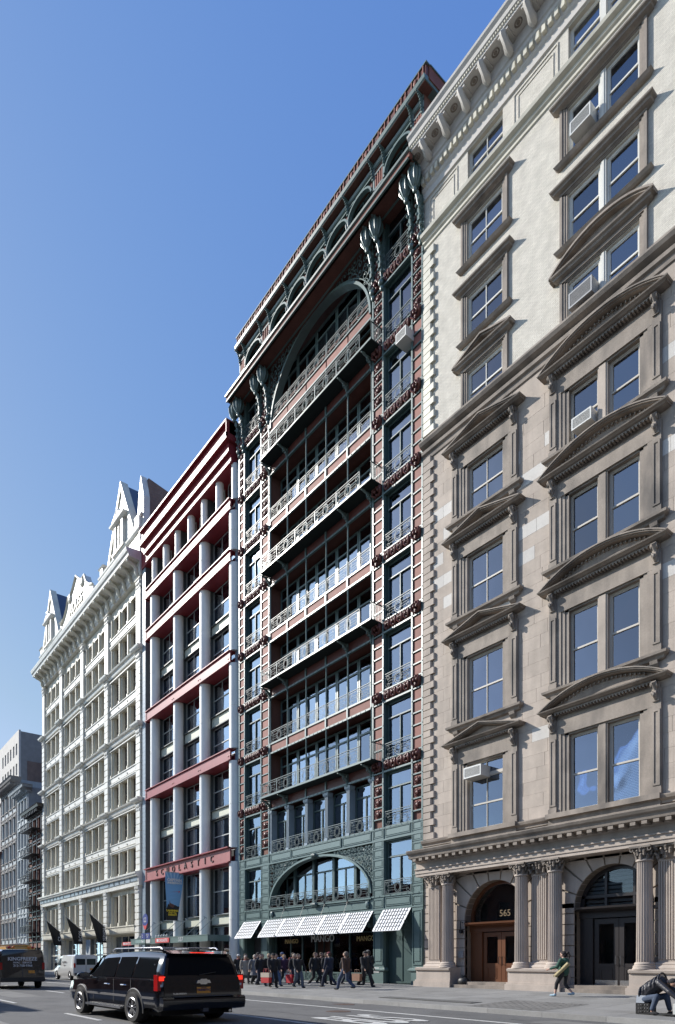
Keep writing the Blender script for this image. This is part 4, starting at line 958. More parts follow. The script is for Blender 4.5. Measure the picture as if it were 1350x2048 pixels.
YC = -.42
for t, x in cols:
    if t == 'c': put('column_shaft', csm, ST, (x, YC, 0)); put('column_base', cbm, ST, (x, YC, 0)); put('capital', capr, ST, (x, YC, 5.22))
    else: put('pilaster_shaft', fpm, ST, (x, -.12, 0)); put('pilaster_base', fpb, ST, (x, -.12, 0)); put('capital', capp, ST, (x, -.15, 5.22))
for (a, b) in ((-23.2, -20.85), (-17.75, -15.1), (-12.4, -9.8)):
    m = MB(); m.box(a, b, -.86, .4, .2, .62); m.prism([(a + .04, -.8), (b - .04, -.8), (b - .04, .4), (a + .04, .4)], .62, .7, 'z'); m.box(a + .08, b - .08, -.74, .4, .7, 1.12); m.mould([(.74, 1.12), (.82, 1.17), (.84, 1.26), (.7, 1.3)], a + .08, b - .08, .3, False)
    part('pedestal', m, 'stone_column', ST)
for (c, r, sp) in ARCH:
    for k in range(2): part('step', MB().box(c - 1.75 - .1, c + 1.75 + .1, -.75 + .3 * k, .8, .3, .42 + .13 * k + .1), 'stone_trim', ST)
# doorways
flat('door_brown', (.13, .05, .022), .35); flat('door_dark', (.028, .024, .024), .35); flat('chrome', (.5, .5, .5), .25, .9); flat('gold', (.16, .11, .05), .5)
def half_disc(c, r, z, y0, y1): return MB().prism([(c + r * cos(pi * i / 20), z + r * sin(pi * i / 20)) for i in range(21)], y0, y1, 'y')
def arch_frame(c, r, z, th, y0, y1): return arch_band(c, z, r - th, r - th, th, y0, y1, 20)
def doorway(c, r, sp, mt, dz, lights, lab):
    o = part('doorway', arch_frame(c, r, sp, .14, .45, .6).box(c - r, c - r + .14, .45, .6, .5, sp).box(c + r - .14, c + r, .45, .6, .5, sp).box(c - r, c + r, .38, .6, dz, dz + .28).mould([(.0, dz + .28), (.12, dz + .34), (.14, dz + .42)], c - r + .1, c + r - .1, .5, False), mt, ST)
    part('fanlight_pane', half_disc(c, r - .1, sp, .55, .56).box(c - r + .1, c + r - .1, .55, .56, dz + .3, sp), 'shop_glass', o)
    part('side_panel', MB().box(c - r + .14, c - 1.05, .42, .5, .5, dz), mt, o); part('side_panel', MB().box(c + 1.05, c + r - .14, .42, .5, .5, dz), mt, o)
    for s in (-1, 1):
        a, b = (c - 1.03, c - .01) if s < 0 else (c + .01, c + 1.03)
        d = MB(); d.frame(a, b, .56, dz - .04, .2, .5, .56); d.box(a + .2, b - .2, .51, .55, .76, 1.35); d.frame(a + .26, b - .26, .8, 1.3, .04, .49, .515); d.box(a + .2, b - .2, .5, .56, 1.35, 1.5)
        q = part('door', d, mt, ST); part('door_pane', MB().box(a + .18, b - .18, .53, .535, 1.5, dz - .22), 'shop_glass', q)
        part('handle', MB().tube([(c + s * .1, .48, 1.45), (c + s * .1, .42, 1.47), (c + s * .1, .42, 1.78), (c + s * .1, .48, 1.8)], .016, 6), 'chrome' if mt == 'door_dark' else 'black_iron', q)
        if mt == 'door_dark': part('kick_plate', MB().box(a + .04, b - .04, .488, .498, .6, .85), 'chrome', q)
    return o
o1 = doorway(*ARCH[0], 'door_brown', 2.95, 2, ''); o2 = doorway(*ARCH[1], 'door_dark', 3.3, 2, '')
put('door_number', text_mesh('565', .42, 'gold', .01), ST, (-18.75, .5, 3.75), rot=RX)
put('door_number', text_mesh('561 A', .22, 'black_iron', .01), ST, (-13.3, .4, 4.22), rot=RX) if False else None
lv = MB()
for x in (-13.9, -12.75): lv.box(x - .05, x + .05, .46, .56, 3.7, 5.25)
lv.box(-15, -11.76, .45, .57, 4.1, 4.22); part('fanlight_bar', lv, 'door_dark', ST)
flat('louvre_grey', (.25, .25, .25), .6)
lo = MB()
for i in range(9): z = 3.75 + i * .17; hw = 1.5 if z < 3.75 else sqrt(max(.02, 1.5 ** 2 - (z - 3.7) ** 2)); lo.add([(-13.38 - hw, .62, z), (-13.38 + hw, .62, z), (-13.38 + hw, .72, z + .12), (-13.38 - hw, .72, z + .12)], [(0, 1, 2, 3)])
part('ventilation_louvre', lo, 'louvre_grey', ST)
bx = MB().box(-21.0, -20.7, -.1, 0, 1.75, 2.05); part('intercom_box', bx, 'ac_grey', ST)
part('wall_light', MB().box(-20.86, -20.74, -.2, 0, 2.9, 3.05).tube([(-20.8, 0, 3.4), (-20.8, -.16, 3.45), (-20.8, -.16, 3.0)], .025, 6), 'black_iron', ST)
for z in (1.75, 2.1): part('notice', MB().box(-20.4, -20.2, .44, .45, z, z + .26), 'ac_white', ST)
# ================================================================== THE RED STEEL AND WHITE COLUMN BUILDING
RD = thing('office_building', 'office building with round white columns, dark red steel beams and gridded windows', 'building', (-50, 0, .35))
RX0, RX1 = -59.16, -41.44
part('wall', MB().box(RX0 + .02, RX1 - .02, 1.6, 22, .3, 37.5), 'interior', RD)
# grey tiled strips at both ends, each course a piece
part('side_pier', MB().box(-42.15, RX1, .05, 1.6, .3, 37.6), 'tile_joint', RD)
part('side_pier', MB().box(RX0, -58.5, .05, 1.6, .3, 38.4), 'tile_joint', RD)
part('recess_wall', MB().box(-58.5, -57.0, .9, 1.6, .3, 38.4), 'iron_dark', RD)
tm = MB().box(-42.13, RX1, .0, .05, 0, .385).mesh('wall_tile', 'tile_grey'); tm2 = MB().box(RX0, -58.5, .0, .05, 0, .385).mesh('wall_tile', 'tile_grey')
for i in range(92): put('wall_tile', tm, RD, (0, 0, .4 + i * .4))
for i in range(95): put('wall_tile', tm2, RD, (0, 0, .4 + i * .4))
CX = [-56.35, -51.6, -46.85, -42.15]; R_ = .44
def colm_(z0, z1, r): return MB().lathe(0, 0, [(r, z0), (r, (z0 + z1) / 2 - .015), (r - .02, (z0 + z1) / 2 - .01), (r - .02, (z0 + z1) / 2 + .01), (r, (z0 + z1) / 2 + .015), (r, z1)], 22)
LV = [(4.0 - 3.65, 8.75), (9.75, 15.98), (16.88, 22.98), (23.9, 30.2), (31.1, 33.9)]
for z0, z1 in LV:
    me = colm_(z0, z1, R_).mesh('round_column', 'column_white', 40)
    for i, x in enumerate(CX): put('round_column', me, RD, (x - (.05 if i == 3 else 0), .05, 0))
me = colm_(34.8, 37.35, .3).mesh('small_column', 'column_white', 40)
SX = [CX[0] + i * (CX[3] - CX[0]) / 6 for i in range(7)]
for x in SX: put('small_column', me, RD, (x, .05, 0))
for x in SX[1:]:
    e = MB().box(x - .75, x - .55, -.25, .15, 34.8, 35.1); e.ball((x - .65, -.05, 35.2), (.16, .16, .12)); part('floodlight', e, 'white_plastic', RD)
def ibeam(z0, z1, mt='beam_red', y=-.42):
    m = MB(); x0, x1 = -57.35, -42.12; t = .1
    m.box(x0, x1, y - .12, y + .5, z1 - .07, z1); m.box(x0, x1, y - .12, y + .5, z0, z0 + .07); m.box(x0 + .1, x1, y, y + .12, z0 + .07, z1 - .07)
    m.box(-57.45, -57.1, y, 1.5, z0, z1)
    return m
sf = MB()
for k, (z0, z1) in enumerate(((15.98, 16.88), (22.98, 23.9), (30.2, 31.1), (33.9, 34.8))):
    o = part('steel_beam', ibeam(z0, z1), 'beam_red', RD)
    b = MB()
    for x in CX[1:]:
        for dx in (-.25, .05): b.lathe(0, 0, [(0, 0)], 3) if False else b.ball((x + dx, -.43, z0 + .35), (.06, .04, .06), 6, 4)
    part('bolt', b, 'beam_pink', o)
    sf.box(-57.0, -42.15, .0, 1.6, z0 + .08, z0 + .5)
part('soffit', sf, 'beam_red', RD)
o = part('sign_beam', ibeam(8.7, 9.78), 'beam_pink', RD); part('red_flange', MB().box(-57.35, -42.12, -.64, .1, 9.72, 9.8).box(-57.35, -42.12, -.6, .1, 8.66, 8.72), 'beam_red', RD)  # deeper red flange plates along the top and bottom of the sign beam
part('soffit', MB().box(-57.0, -42.15, .0, 1.6, 8.74, 9.2), 'beam_red', RD)
flat('letter_dark', (.06, .02, .02), .5)
for i, chr_ in enumerate('SCHOLASTIC'):
    put('sign_letter', text_mesh(chr_, .72, 'letter_dark', .03), RD, (-54.9 + i * 1.12, -.45, 9.2), rot=RX)
# stepped red cornice
def step_c(z0, z1, p): 
    m = MB(); m.mould([(p, z0), (p, z1)], -57.3, RX1 - .6 + p * .1, 1.6, False); m.box(-57.35, RX1 - .6, -p - .04, -p, z0, z0 + .1); m.box(-57.35, RX1 - .6, -p - .04, -p, z1 - .08, z1); return m
part('cornice_step', step_c(37.3, 37.9, .42), 'beam_red', RD); part('cornice_step', step_c(37.9, 38.6, .62), 'beam_red', RD)
m = MB(); y = -.95; x0, x1 = -57.6, -41.7; m.box(x0, x1, y, 1.6, 38.62, 38.75); m.box(x0, x1, y, y + .1, 38.75, 39.05); m.box(x0, x1, y + .25, 1.6, 39.05, 39.9); m.box(x0, x1, y - .02, 1.6, 39.85, 40.0); m.box(x1 - .1, x1, y, 1.6, 38.75, 39.9)
part('cornice', m, 'beam_red', RD); part('side_return', MB().box(RX0, -57.6, -.1, 1.6, 37.6, 39.9), 'beam_red', RD)
# gridded windows with beige spandrels between
def grid_window(x0, x1, z0, z1, y=.62, nx=3, nz=2):
    f = MB(); f.frame(x0, x1, z0, z1, .06, y - .03, y + .05)
    for i in range(1, nx): x = x0 + (x1 - x0) * i / nx; f.box(x - .025, x + .025, y - .03, y + .05, z0, z1)
    for j in range(1, nz): z = z0 + (z1 - z0) * j / nz; f.box(x0, x1, y - .05, y + .05, z - .035, z + .035)
    o = part('window', f, 'pale_frame', RD); part('pane', MB().box(x0, x1, y, y + .005, z0, z1), 'pane_glass', o); return o
rvl = MB()
for i in range(3):
    x0, x1 = CX[i] + .35, CX[i + 1] - .3
    rvl.box(x0 - .1, x0, .1, .7, .4, 37.3)
    for (a, b) in ((9.8, 12.45), (13.2, 15.98), (16.9, 19.5), (20.4, 22.98), (23.9, 26.6), (27.45, 30.2), (31.1, 33.9), (5.1, 8.7)):
        grid_window(x0, x1, a + .05, b, nz=3 if False else 2)
    for (a, b) in ((12.45, 13.2), (19.5, 20.4), (26.6, 27.45), (4.3, 5.1)):
        part('spandrel_panel', MB().box(x0, x1, .45, .6, a + .08, b - .05), 'spandrel_beige', RD)
        part('sill', MB().box(x0 - .05, x1, .3, .62, b - .05, b + .03).box(x0 - .05, x1, .3, .62, a, a + .08), 'dark_frame', RD)
    grid_window(x0, x1, 3.5, 4.25, nz=1); grid_window(x0, x1, .5, 3.3, nz=1)
for i in range(6): grid_window(SX[i] + .3, SX[i + 1] - .25, 34.85, 37.3, nx=2)
part('reveal', rvl, 'dark_frame', RD)
# entrance canopy on rods
cn = MB(); cn.box(-56.6, -42.3, -2.1, -1.98, 3.02, 3.46); cn.box(-56.6, -56.5, -2.0, 0, 3.02, 3.46); cn.box(-42.4, -42.3, -2.0, 0, 3.02, 3.46); cn.box(-56.5, -42.4, -1.98, .4, 3.3, 3.34)
for y in (-2.12,): cn.box(-56.6, -42.3, y, y + .03, 3.43, 3.49); cn.box(-56.6, -42.3, y, y + .03, 3.0, 3.05)
o = part('canopy', cn, 'iron_paint', RD); rd = MB()
for x in (-55.6, -54.1, -50.9, -49.3, -46.1, -44.5): rd.tube([(x, -2.0, 3.45), (x, -.3, 4.95)], .022, 5); rd.tube([(x - .2, -.3, 4.85), (x, -.45, 5.0), (x + .2, -.3, 4.85)], .03, 5)
part('canopy_rod', rd, 'pale_frame', o)
flat('sign_red', (.55, .05, .05), .5); flat('sign_white', (.7, .7, .7), .5); flat('sign_blue', (.03, .05, .22), .45); flat('sign_green_glass', (.25, .34, .32), .3)
part('name_plate', MB().box(-51.2, -48.6, -2.16, -2.11, 3.05, 3.42), 'sign_red', o); put('name_lettering', text_mesh('\u25a0SCHOLASTIC', .3, 'sign_white', .004, bold=.006), o, (-49.9, -2.165, 3.23), rot=RX)
part('name_plate', MB().box(-55.4, -52.4, -2.16, -2.11, 3.1, 3.38), 'sign_green_glass', o); put('name_lettering', text_mesh('The', .28, 'sign_white', .004, bold=.006), o, (-53.9, -2.165, 3.23), rot=RX)
put('street_number', text_mesh('557', .46, 'sign_white', .004, spacing=1.2), o, (-46.6, -2.125, 3.23), rot=RX)
fg = MB()
for k in range(11): x = -55.8 + k * .5 + (0 if k < 6 else .8); fg.ball((x, -1.7, 3.62), (.13, .1, .12), 6, 4); fg.tube([(x - .2, -1.7, 3.5), (x, -1.7, 3.75), (x + .15, -1.7, 3.6)], .03, 4)
part('canopy_figure', fg, 'pale_frame', o)
# side banner sign above the canopy (projects from the facade)
e = thing('blade_sign', 'small red sign plate at the left end of the green canopy', 'sign', (-57.9, -1.6, 3.0)); part('plate', MB().box(-59.6, -57.5, -1.7, -1.6, 3.0, 3.3), 'sign_red', e); put('lettering', text_mesh('\u25a0SCHOLASTIC', .24, 'sign_white', .004, bold=.005), e, (-58.55, -1.71, 3.15), rot=RX)
# hanging banner
flat('banner_blue', (.18, .38, .62), .7); flat('banner_sky', (.35, .55, .72), .7); flat('banner_black', (.012, .012, .014), .7); flat('banner_pink', (.62, .3, .25), .7); flat('banner_yellow', (.7, .5, .03), .7); flat('banner_white', (.7, .7, .7), .7); flat('banner_brown', (.12, .05, .04), .7)
bz0, bz1, bx_ = 4.87, 8.72, -50.2
e = thing('hanging_banner', 'tall blue and black cloth banner hanging over the entrance canopy', 'banner', (bx_, -1.0, 4.8))
def bn(u, v, d=0):  # hangs square to the wall, tapering where the wind gathers its foot
    y0 = -1.75 + .12 * (1 - v); y1 = -.2 - .5 * (1 - v) ** 1.3
    return (bx_ + .06 * sin(v * 6 + u * 3) + d, y0 + (y1 - y0) * u, bz0 + (bz1 - bz0) * v)
m = MB(); n = 12; V = [bn(u, i / n, -.006) for i in range(n + 1) for u in (0, 1)]; m.add(V, [(2 * i, 2 * i + 1, 2 * i + 3, 2 * i + 2) for i in range(3)], 1); m.add(V, [(2 * i, 2 * i + 1, 2 * i + 3, 2 * i + 2) for i in range(3, n)], 0)
part('cloth', m, ['banner_blue', 'banner_black'], e)
def bshape(pts, mt, nm='printed_shape', d=.012):
    c = (sum(p[0] for p in pts) / len(pts), sum(p[1] for p in pts) / len(pts)); m = MB(); m.add([bn(c[0], c[1], d)] + [bn(u, v, d) for u, v in pts], [(0, i + 1, (i + 1) % len(pts) + 1) for i in range(len(pts))]); part(nm, m, mt, e)
for k in range(5): a = k * .22; bshape([(.5, .66), (a, 1.0), (a + .1, 1.0)], 'banner_sky', d=.009)
bshape([(.0, .25), (.12, .34), (.3, .3), (.45, .36), (.6, .28), (.75, .35), (.9, .27), (1, .3), (1, .24), (0, .24)], 'banner_black', d=.013)
bshape([(.5 + .36 * cos(a), .53 + .08 * sin(a)) for a in [i * pi / 6 for i in range(12)]], 'banner_pink', d=.014)
bshape([(.15, .58), (.9, .62), (.8, .56), (.2, .55)], 'sign_red', d=.018)
bshape([(.2, .3), (.25, .46), (.6, .46), (.65, .32), (.5, .26)], 'banner_brown', d=.016)
def btext(t, s, u, v, mt):
    me = text_mesh(t, s, mt, .004, bold=s * .06)
    ang = pi / 2; p = Vector(bn(u, v, .05)); o = put('printed_words', me, e, p); o.rotation_euler = (pi / 2, 0, ang)
btext('CAPTAIN', .3, .5, .84, 'banner_white'); btext('UNDERPANTS', .2, .5, .78, 'banner_white'); btext('LAUGHING', .2, .45, .2, 'banner_yellow'); btext('Over Ten', .17, .45, .155, 'banner_yellow'); btext('Summers!', .18, .45, .115, 'banner_yellow')
part('banner_pole', MB().tube([(bx_, -1.85, 8.74), (bx_, .0, 8.74)], .03, 6), 'pale_frame', e); part('banner_pole', MB().tube([(bx_, -1.7, 4.83), (bx_, .0, 4.83)], .025, 6), 'pale_frame', e)
# bus stop sign
e = thing('bus_stop_sign', 'round blue bus stop sign on a pole beside the kerb behind the black car', 'bus stop sign', (-41.0, -7.2, .15))
bx0 = -40.9
part('pole', MB().tube([(bx0, -7.2, .15), (bx0, -7.2, 3.6)], .05, 8), 'iron_dark', e)
part('disc', MB().prism([(bx0 + .42 * cos(2 * pi * i / 24), 4.2 + .42 * sin(2 * pi * i / 24)) for i in range(24)], -7.24, -7.2, 'y'), 'sign_blue', e)
part('red_collar', MB().prism([(bx0 - .36, 3.98), (bx0 - .1, 3.62), (bx0 + .1, 3.62), (bx0 + .36, 3.98), (bx0 + .2, 3.86), (bx0 - .2, 3.86)], -7.25, -7.205, 'y'), 'sign_red', e)
part('route_plate', MB().box(bx0 - .62, bx0 + .7, -7.23, -7.2, 3.0, 3.38), 'sign_blue', e); part('timetable', MB().box(bx0 + .08, bx0 + .75, -7.22, -7.2, 2.74, 2.97), 'ac_white', e)
for (x, t) in ((bx0 - .45, 'M5\nM6'), (bx0 + .35, 'LIMITED\nBUS')): put('route_lettering', text_mesh(t, .12, 'sign_white', .003), e, (x, -7.235, 3.19), rot=RX)
m = MB(); m.frame(bx0 - .18, bx0 + .18, 4.1, 4.36, .03, -7.255, -7.24); m.box(bx0 - .18, bx0 + .18, -7.255, -7.24, 4.2, 4.22); m.ball((bx0 - .1, -7.25, 4.08), (.035, .01, .035)); m.ball((bx0 + .1, -7.25, 4.08), (.035, .01, .035)); part('bus_emblem', m, 'sign_white', e)
# ================================================================== THE LONG WHITE BUILDING WITH GABLES
WB = thing('ornate_building', 'long white ornate building with bracketed cornice and two steep roof gables', 'building', (-76, 0, .35))
WX0, WX1 = -92.7, -59.2
PC = [-92.1, -84.4, -76.35, -68.5, -60.0]; PW = .5
part('wall', MB().box(WX0, WX1, 1.0, 24, .3, 38.5), 'interior', WB)
part('side_wall', MB().box(WX0, WX0 + .3, .1, 24, .3, 38.5), 'party_brick', WB)
body = MB(); STO = [9.85, 16.75, 23.75, 30.8, 37.3]
ww = []
for i in range(4):
    a, b = PC[i] + PW, PC[i + 1] - PW; bw = (b - a); 
    for s in range(4):
        for (z0, z1) in ((STO[s] + .1, STO[s] + 2.55), (STO[s] + 3.45, STO[s] + 6.1)):
            if s == 3 and z0 > STO[s] + 3: z0, z1 = STO[s] + 3.5, STO[s] + 5.6
            for k in range(3): x = a + bw * (.09 + k * .30); ww.append((x, x + bw * .2, z0, z1))
holes = [(x0, x1, z0, z1) for x0, x1, z0, z1 in ww] 
hol2 = []
for i in range(4):
    a, b = PC[i] + PW, PC[i + 1] - PW; bw = b - a
    for k in range(3): x = a + bw * (.09 + k * .30); hol2.append((x, x + bw * .22, 5.0, 8.1))
    hol2.append((a + .3, b - .3, .4, 4.1))
w = windowed(WX0, WX1, .3, 38.4, holes + hol2, .3, .8, '', ''); part('front_wall', w, 'cream_paint', WB)
wf = MB().frame(0, 1, 0, 1, .06, 0, .06).box(.0, 1, 0, .05, .47, .53)
cacheW = {}
for (x0, x1, z0, z1) in holes + [h for h in hol2]:
    key = (round(x1 - x0, 2), round(z1 - z0, 2))
    if key not in cacheW:
        W_, H_ = x1 - x0, z1 - z0
        f = MB().frame(0, W_, 0, H_, .07, 0, .08); f.box(0, W_, 0, .06, H_ * .48, H_ * .52)
        if W_ > 3:
            for q in range(1, 4): f.box(W_ * q / 4 - .03, W_ * q / 4 + .03, 0, .07, 0, H_)
        cacheW[key] = (f.mesh('window', 'cream_paint' if W_ > 3 else 'brown_wood'), MB().box(.02, W_ - .02, .05, .055, .02, H_ - .02).mesh('pane', 'pane_glass'))
    o = put('window', cacheW[key][0], WB, (x0, .6, z0)); put('pane', cacheW[key][1], o, (x0, .6, z0))
    if random.random() < .35 and z0 > 5: put('blind', MB().box(.08, x1 - x0 - .08, .12, .13, (z1 - z0) * .5, z1 - z0 - .08).mesh('blind', 'blind'), o, (x0, .6, z0))
# pilasters of rusticated blocks
blk = MB().box(-PW + .02, PW - .02, -.12, .3, .05, .6).mesh('pilaster_block', 'white_paint'); core = MB()
capm = MB(); capm.box(-PW, PW, -.08, .3, -1.0, -.1)
for k in range(5): capm.ball((-.36 + k * .18, -.12, -.35), (.09, .08, .2), 6, 4); capm.ball((-.36 + k * .18, -.1, -.75), (.08, .07, .16), 6, 4)
capm.mould([(.1, -.12), (.2, -.04), (.2, .0)], -PW + .1, PW - .1, .3); capm = capm.mesh('pilaster_capital', 'white_paint')
smooth = MB().box(-PW, PW, -.1, .3, 0, 5.4).mesh('smooth_pilaster', 'white_paint')
nblk = 0
for x in PC:
    core.box(x - PW + .05, x + PW - .05, -.04, .31, .3, 37.4)
    for s in range(4):
        zb = STO[s] + .1
        if s == 3: put('smooth_pilaster', smooth, WB, (x, 0, zb)); put('pilaster_capital', capm, WB, (x, 0, 37.1)); continue
        for j in range(9): put('pilaster_block', blk, WB, (x, 0, zb + j * .62)); nblk += 1
        put('pilaster_capital', capm, WB, (x, 0, STO[s] + 6.55))
    for j in range(12): put('pilaster_block', blk, WB, (x, -.1, .5 + j * .62))
    put('pilaster_capital', capm, WB, (x, -.12, 8.75))
part('pilaster_core', core, 'cream_paint', WB)
# belts, sills, lintels
bt = MB()
for s in range(1, 4):
    z = STO[s]
    bt.mould([(.05, z - .62), (.1, z - .5), (.12, z - .3), (.3, z - .22), (.36, z - .1), (.1, z - .02)], WX0 + .2, WX1 - .1, .4, False)
    for x in PC: bt.mould([(.3, z - .42), (.42, z - .34), (.52, z - .22), (.56, z - .06), (.3, z + .02)], x - PW + .1, x + PW - .1, .3)
part('belt_course', bt, 'white_paint', WB)
sl = MB(); ml = MB()
for i in range(4):
    a, b = PC[i] + PW, PC[i + 1] - PW; bw = b - a
    for s in range(4):
        z = STO[s]; zs = z + 2.55
        sl.box(a, b, .1, .3, zs + .35, zs + .86); sl.box(a + .3, b - .15, -.02, .3, zs + .1, zs + .2); sl.box(a + .3, b - .15, .05, .3, zs - .02, zs + .1); sl.box(a, b, .02, .3, zs + .84, zs + .92)
        if s < 3: sl.box(a + .25, b - .2, .0, .3, z + 6.12, z + 6.22)
        for k in range(4):
            x = a + bw * (.045 + k * .3) - .0
            for (z0, z1) in ((z + .1, z + 2.55), (z + 3.45, z + (6.1 if s < 3 else 5.6))):
                ml.box(x - .09, x + .09, .12, .32, z0, z1); ml.box(x - .15, x + .15, .05, .32, z0, z0 + .3); ml.ball((x, .1, zs + .5), (.1, .08, .1), 6, 4)
part('sill_band', sl, 'white_paint', WB); part('mullion', ml, 'cream_paint', WB, kind='stuff')
# lower entablature with the carved name
m = MB(); m.mould([(.3, 8.6), (.32, 8.95), (.36, 9.0), (.36, 9.4), (.55, 9.45), (.6, 9.6), (.68, 9.66), (.7, 9.82), (.1, 9.95)], WX0 + .1, WX1 - .05, .4, False); part('lower_entablature', m, 'white_paint', WB)
m = MB(); m.box(WX0 + .3, WX1 - .3, -.39, -.36, 9.02, 9.38); part('frieze', m, 'tile_grey', WB)
nm = 'CHARLES BROADWAY ROUSS'
for i, c_ in enumerate(nm):
    if c_ != ' ': put('frieze_letter', text_mesh(c_, .42, 'tile_joint', .02, bold=.01), WB, (-90.6 + i * 1.4, -.4, 9.2), rot=RX)
bal = MB()
for i in range(4):
    a, b = PC[i] + PW, PC[i + 1] - PW; bal.mould([(.05, 4.2), (.2, 4.3), (.25, 4.45), (.28, 4.85), (.36, 4.9), (.36, 5.0), (.1, 5.02)], a + .4, b - .3, .4)
part('window_balcony', bal, 'cream_paint', WB)
gm = MB()
for i in range(4):
    a, b = PC[i] + PW, PC[i + 1] - PW; bw = b - a
    for k in range(4): x = a + bw * (.045 + k * .3); gm.box(x - .13, x + .13, .1, .32, 5.0, 8.1); gm.box(x - .2, x + .2, .02, .32, 5.0, 5.4)
part('mullion', gm, 'cream_paint', WB, kind='stuff')
# cornice on scroll brackets
m = MB(); m.mould([(.05, 37.3), (.12, 37.35), (.12, 37.55), (.2, 37.6), (.2, 38.5), (1.25, 38.6), (1.3, 38.85), (1.42, 38.95), (1.5, 39.2), (1.52, 39.3), (.1, 39.4)], WX0 + .05, WX1 - .1, .4, False); part('cornice', m, 'white_paint', WB)
k_ = MB()
k_.tube([(0, -.16, 37.35), (0, -.3, 37.6), (0, -.3, 37.9), (0, -.55, 38.2), (0, -.95, 38.35), (0, -1.12, 38.5)], [.16, .2, .17, .18, .2, .17], 8); k_.ball((0, -1.1, 38.42), (.2, .18, .18)); k_.box(-.2, .2, -1.15, -.2, 38.5, 38.6)
km = k_.mesh('cornice_bracket', 'cream_paint', 60); nbr = 22
for i in range(nbr): put('cornice_bracket', km, WB, (WX0 + .8 + i * (WX1 - WX0 - 1.5) / (nbr - 1), 0, 0))
# parapet, central sign pediment, two gables
m = MB(); m.box(WX0 + .2, WX1 - .1, -.2, .3, 39.3, 41.2); m.mould([(.3, 41.2), (.42, 41.35), (.46, 41.5), (.2, 41.55)], -69.6, WX1 - .2, .3); m.mould([(.3, 41.2), (.42, 41.35), (.46, 41.5), (.2, 41.55)], WX0 + .3, -83.5, .3); part('parapet', m, 'white_paint', WB)
def gable(xc, w2, zt, zb=41.5):
    o = part('gable', MB().prism([(xc - w2, zb), (xc + w2, zb), (xc, zt)], -.15, .25, 'y'), 'white_paint', WB)
    part('gable_coping', MB().add([(xc - w2 - .15, -.3, zb), (xc, -.3, zt + .25), (xc + w2 + .15, -.3, zb), (xc + w2 - .4, -.3, zb), (xc, -.3, zt - .6), (xc - w2 + .4, -.3, zb), (xc - w2 - .15, .45, zb), (xc, .45, zt + .25), (xc + w2 + .15, .45, zb), (xc + w2 - .4, .45, zb), (xc, .45, zt - .6), (xc - w2 + .4, .45, zb)],
        [(0, 1, 4, 5), (1, 2, 3, 4), (6, 11, 10, 7), (7, 10, 9, 8), (0, 6, 7, 1), (1, 7, 8, 2), (5, 4, 10, 11), (4, 3, 9, 10), (0, 5, 11, 6), (2, 8, 9, 3)]), 'cream_paint', o)
    part('roof', MB().add([(xc - w2 - .1, .25, zb), (xc + w2 + .1, .25, zb), (xc, .25, zt), (xc - w2 * .9, 7, zb), (xc + w2 * .9, 7, zb), (xc, 7, zt)], [(0, 2, 5, 3), (1, 4, 5, 2), (0, 1, 2), (3, 5, 4)]), 'slate', o)
    d = MB(); d.box(xc - 1.1, xc - .7, -.5, 0, 41.7, 44.3); d.box(xc + .7, xc + 1.1, -.5, 0, 41.7, 44.3); d.box(xc - .32, xc - .12, -.4, 0, 41.7, 44.3); d.box(xc + .3, xc + .5, -.4, 0, 41.7, 44.3); d.mould([(.5, 44.3), (.72, 44.45), (.76, 44.6), (.4, 44.62)], xc - 1.1, xc + 1.1, .0)
    d.prism([(xc - 1.5, 44.6), (xc + 1.5, 44.6), (xc + .2, 45.3), (xc, 45.0), (xc - .2, 45.3)], -.7, 0, 'y'); d.ball((xc, -.5, 45.25), (.5, .3, .35)); d.box(xc - 1.5, xc + 1.5, -.6, 0, 41.5, 41.7)
    part('dormer', d, 'white_paint', o); part('dormer_window', MB().box(xc - .7, xc + .7, -.2, -.16, 41.8, 44.2), 'interior_wall', o)
gable(-64.0, 3.6, 48.2); gable(-88.2, 3.6, 48.2)
o = part('corner_tower', MB().prism([(-60.6, 41.5), (-58.9, 41.5), (-58.9, 44.4), (-59.6, 46.6), (-60.1, 44.9)], .0, .6, 'y'), 'white_paint', WB)
part('party_wall', MB().prism([(.6, 38.4), (14, 38.4), (14, 43.4), (.6, 46.4)], -59.6, -59.22, 'x'), 'party_brick', WB)
part('finial', MB().box(-60.3, -59.3, -.3, .4, 41.55, 42.6).mould([(.1, 42.6), (.25, 42.75), (.25, 42.9)], -60.3, -59.3, .3), 'white_paint', WB)
for x in (-69.4, -83.4, -92.3): part('finial', MB().box(x - .35, x + .35, -.3, .3, 41.5, 42.3).mould([(.3, 42.3), (.42, 42.45), (.1, 42.7)], x - .3, x + .3, .3), 'white_paint', WB)
cx = -77.4; pts = [(cx - 5.6, 40.0), (cx - 5.6, 41.8), (cx - 4.6, 42.2), (cx - 3.6, 42.9), (cx - 2.9, 44.0), (cx - 1.9, 43.9), (cx - 1.2, 44.3), (cx, 45.2), (cx + 1.2, 44.3), (cx + 1.9, 43.9), (cx + 2.9, 44.0), (cx + 3.6, 42.9), (cx + 4.6, 42.2), (cx + 5.6, 41.8), (cx + 5.6, 40.0)]
o = part('name_pediment', MB().prism(pts, -.35, .3, 'y'), 'white_paint', WB)
rim = MB(); rim.tube([(x, -.4, z) for x, z in pts[1:-1]], .16, 5); rim.ball((cx - 2.2, -.4, 43.5), (.5, .25, .5)); rim.ball((cx + 2.2, -.4, 43.5), (.5, .25, .5)); rim.tube([(cx - 4.9, -.4, 41.1), (cx + 4.9, -.4, 41.1)], .05, 4); part('pediment_rim', rim, 'cream_paint', o)
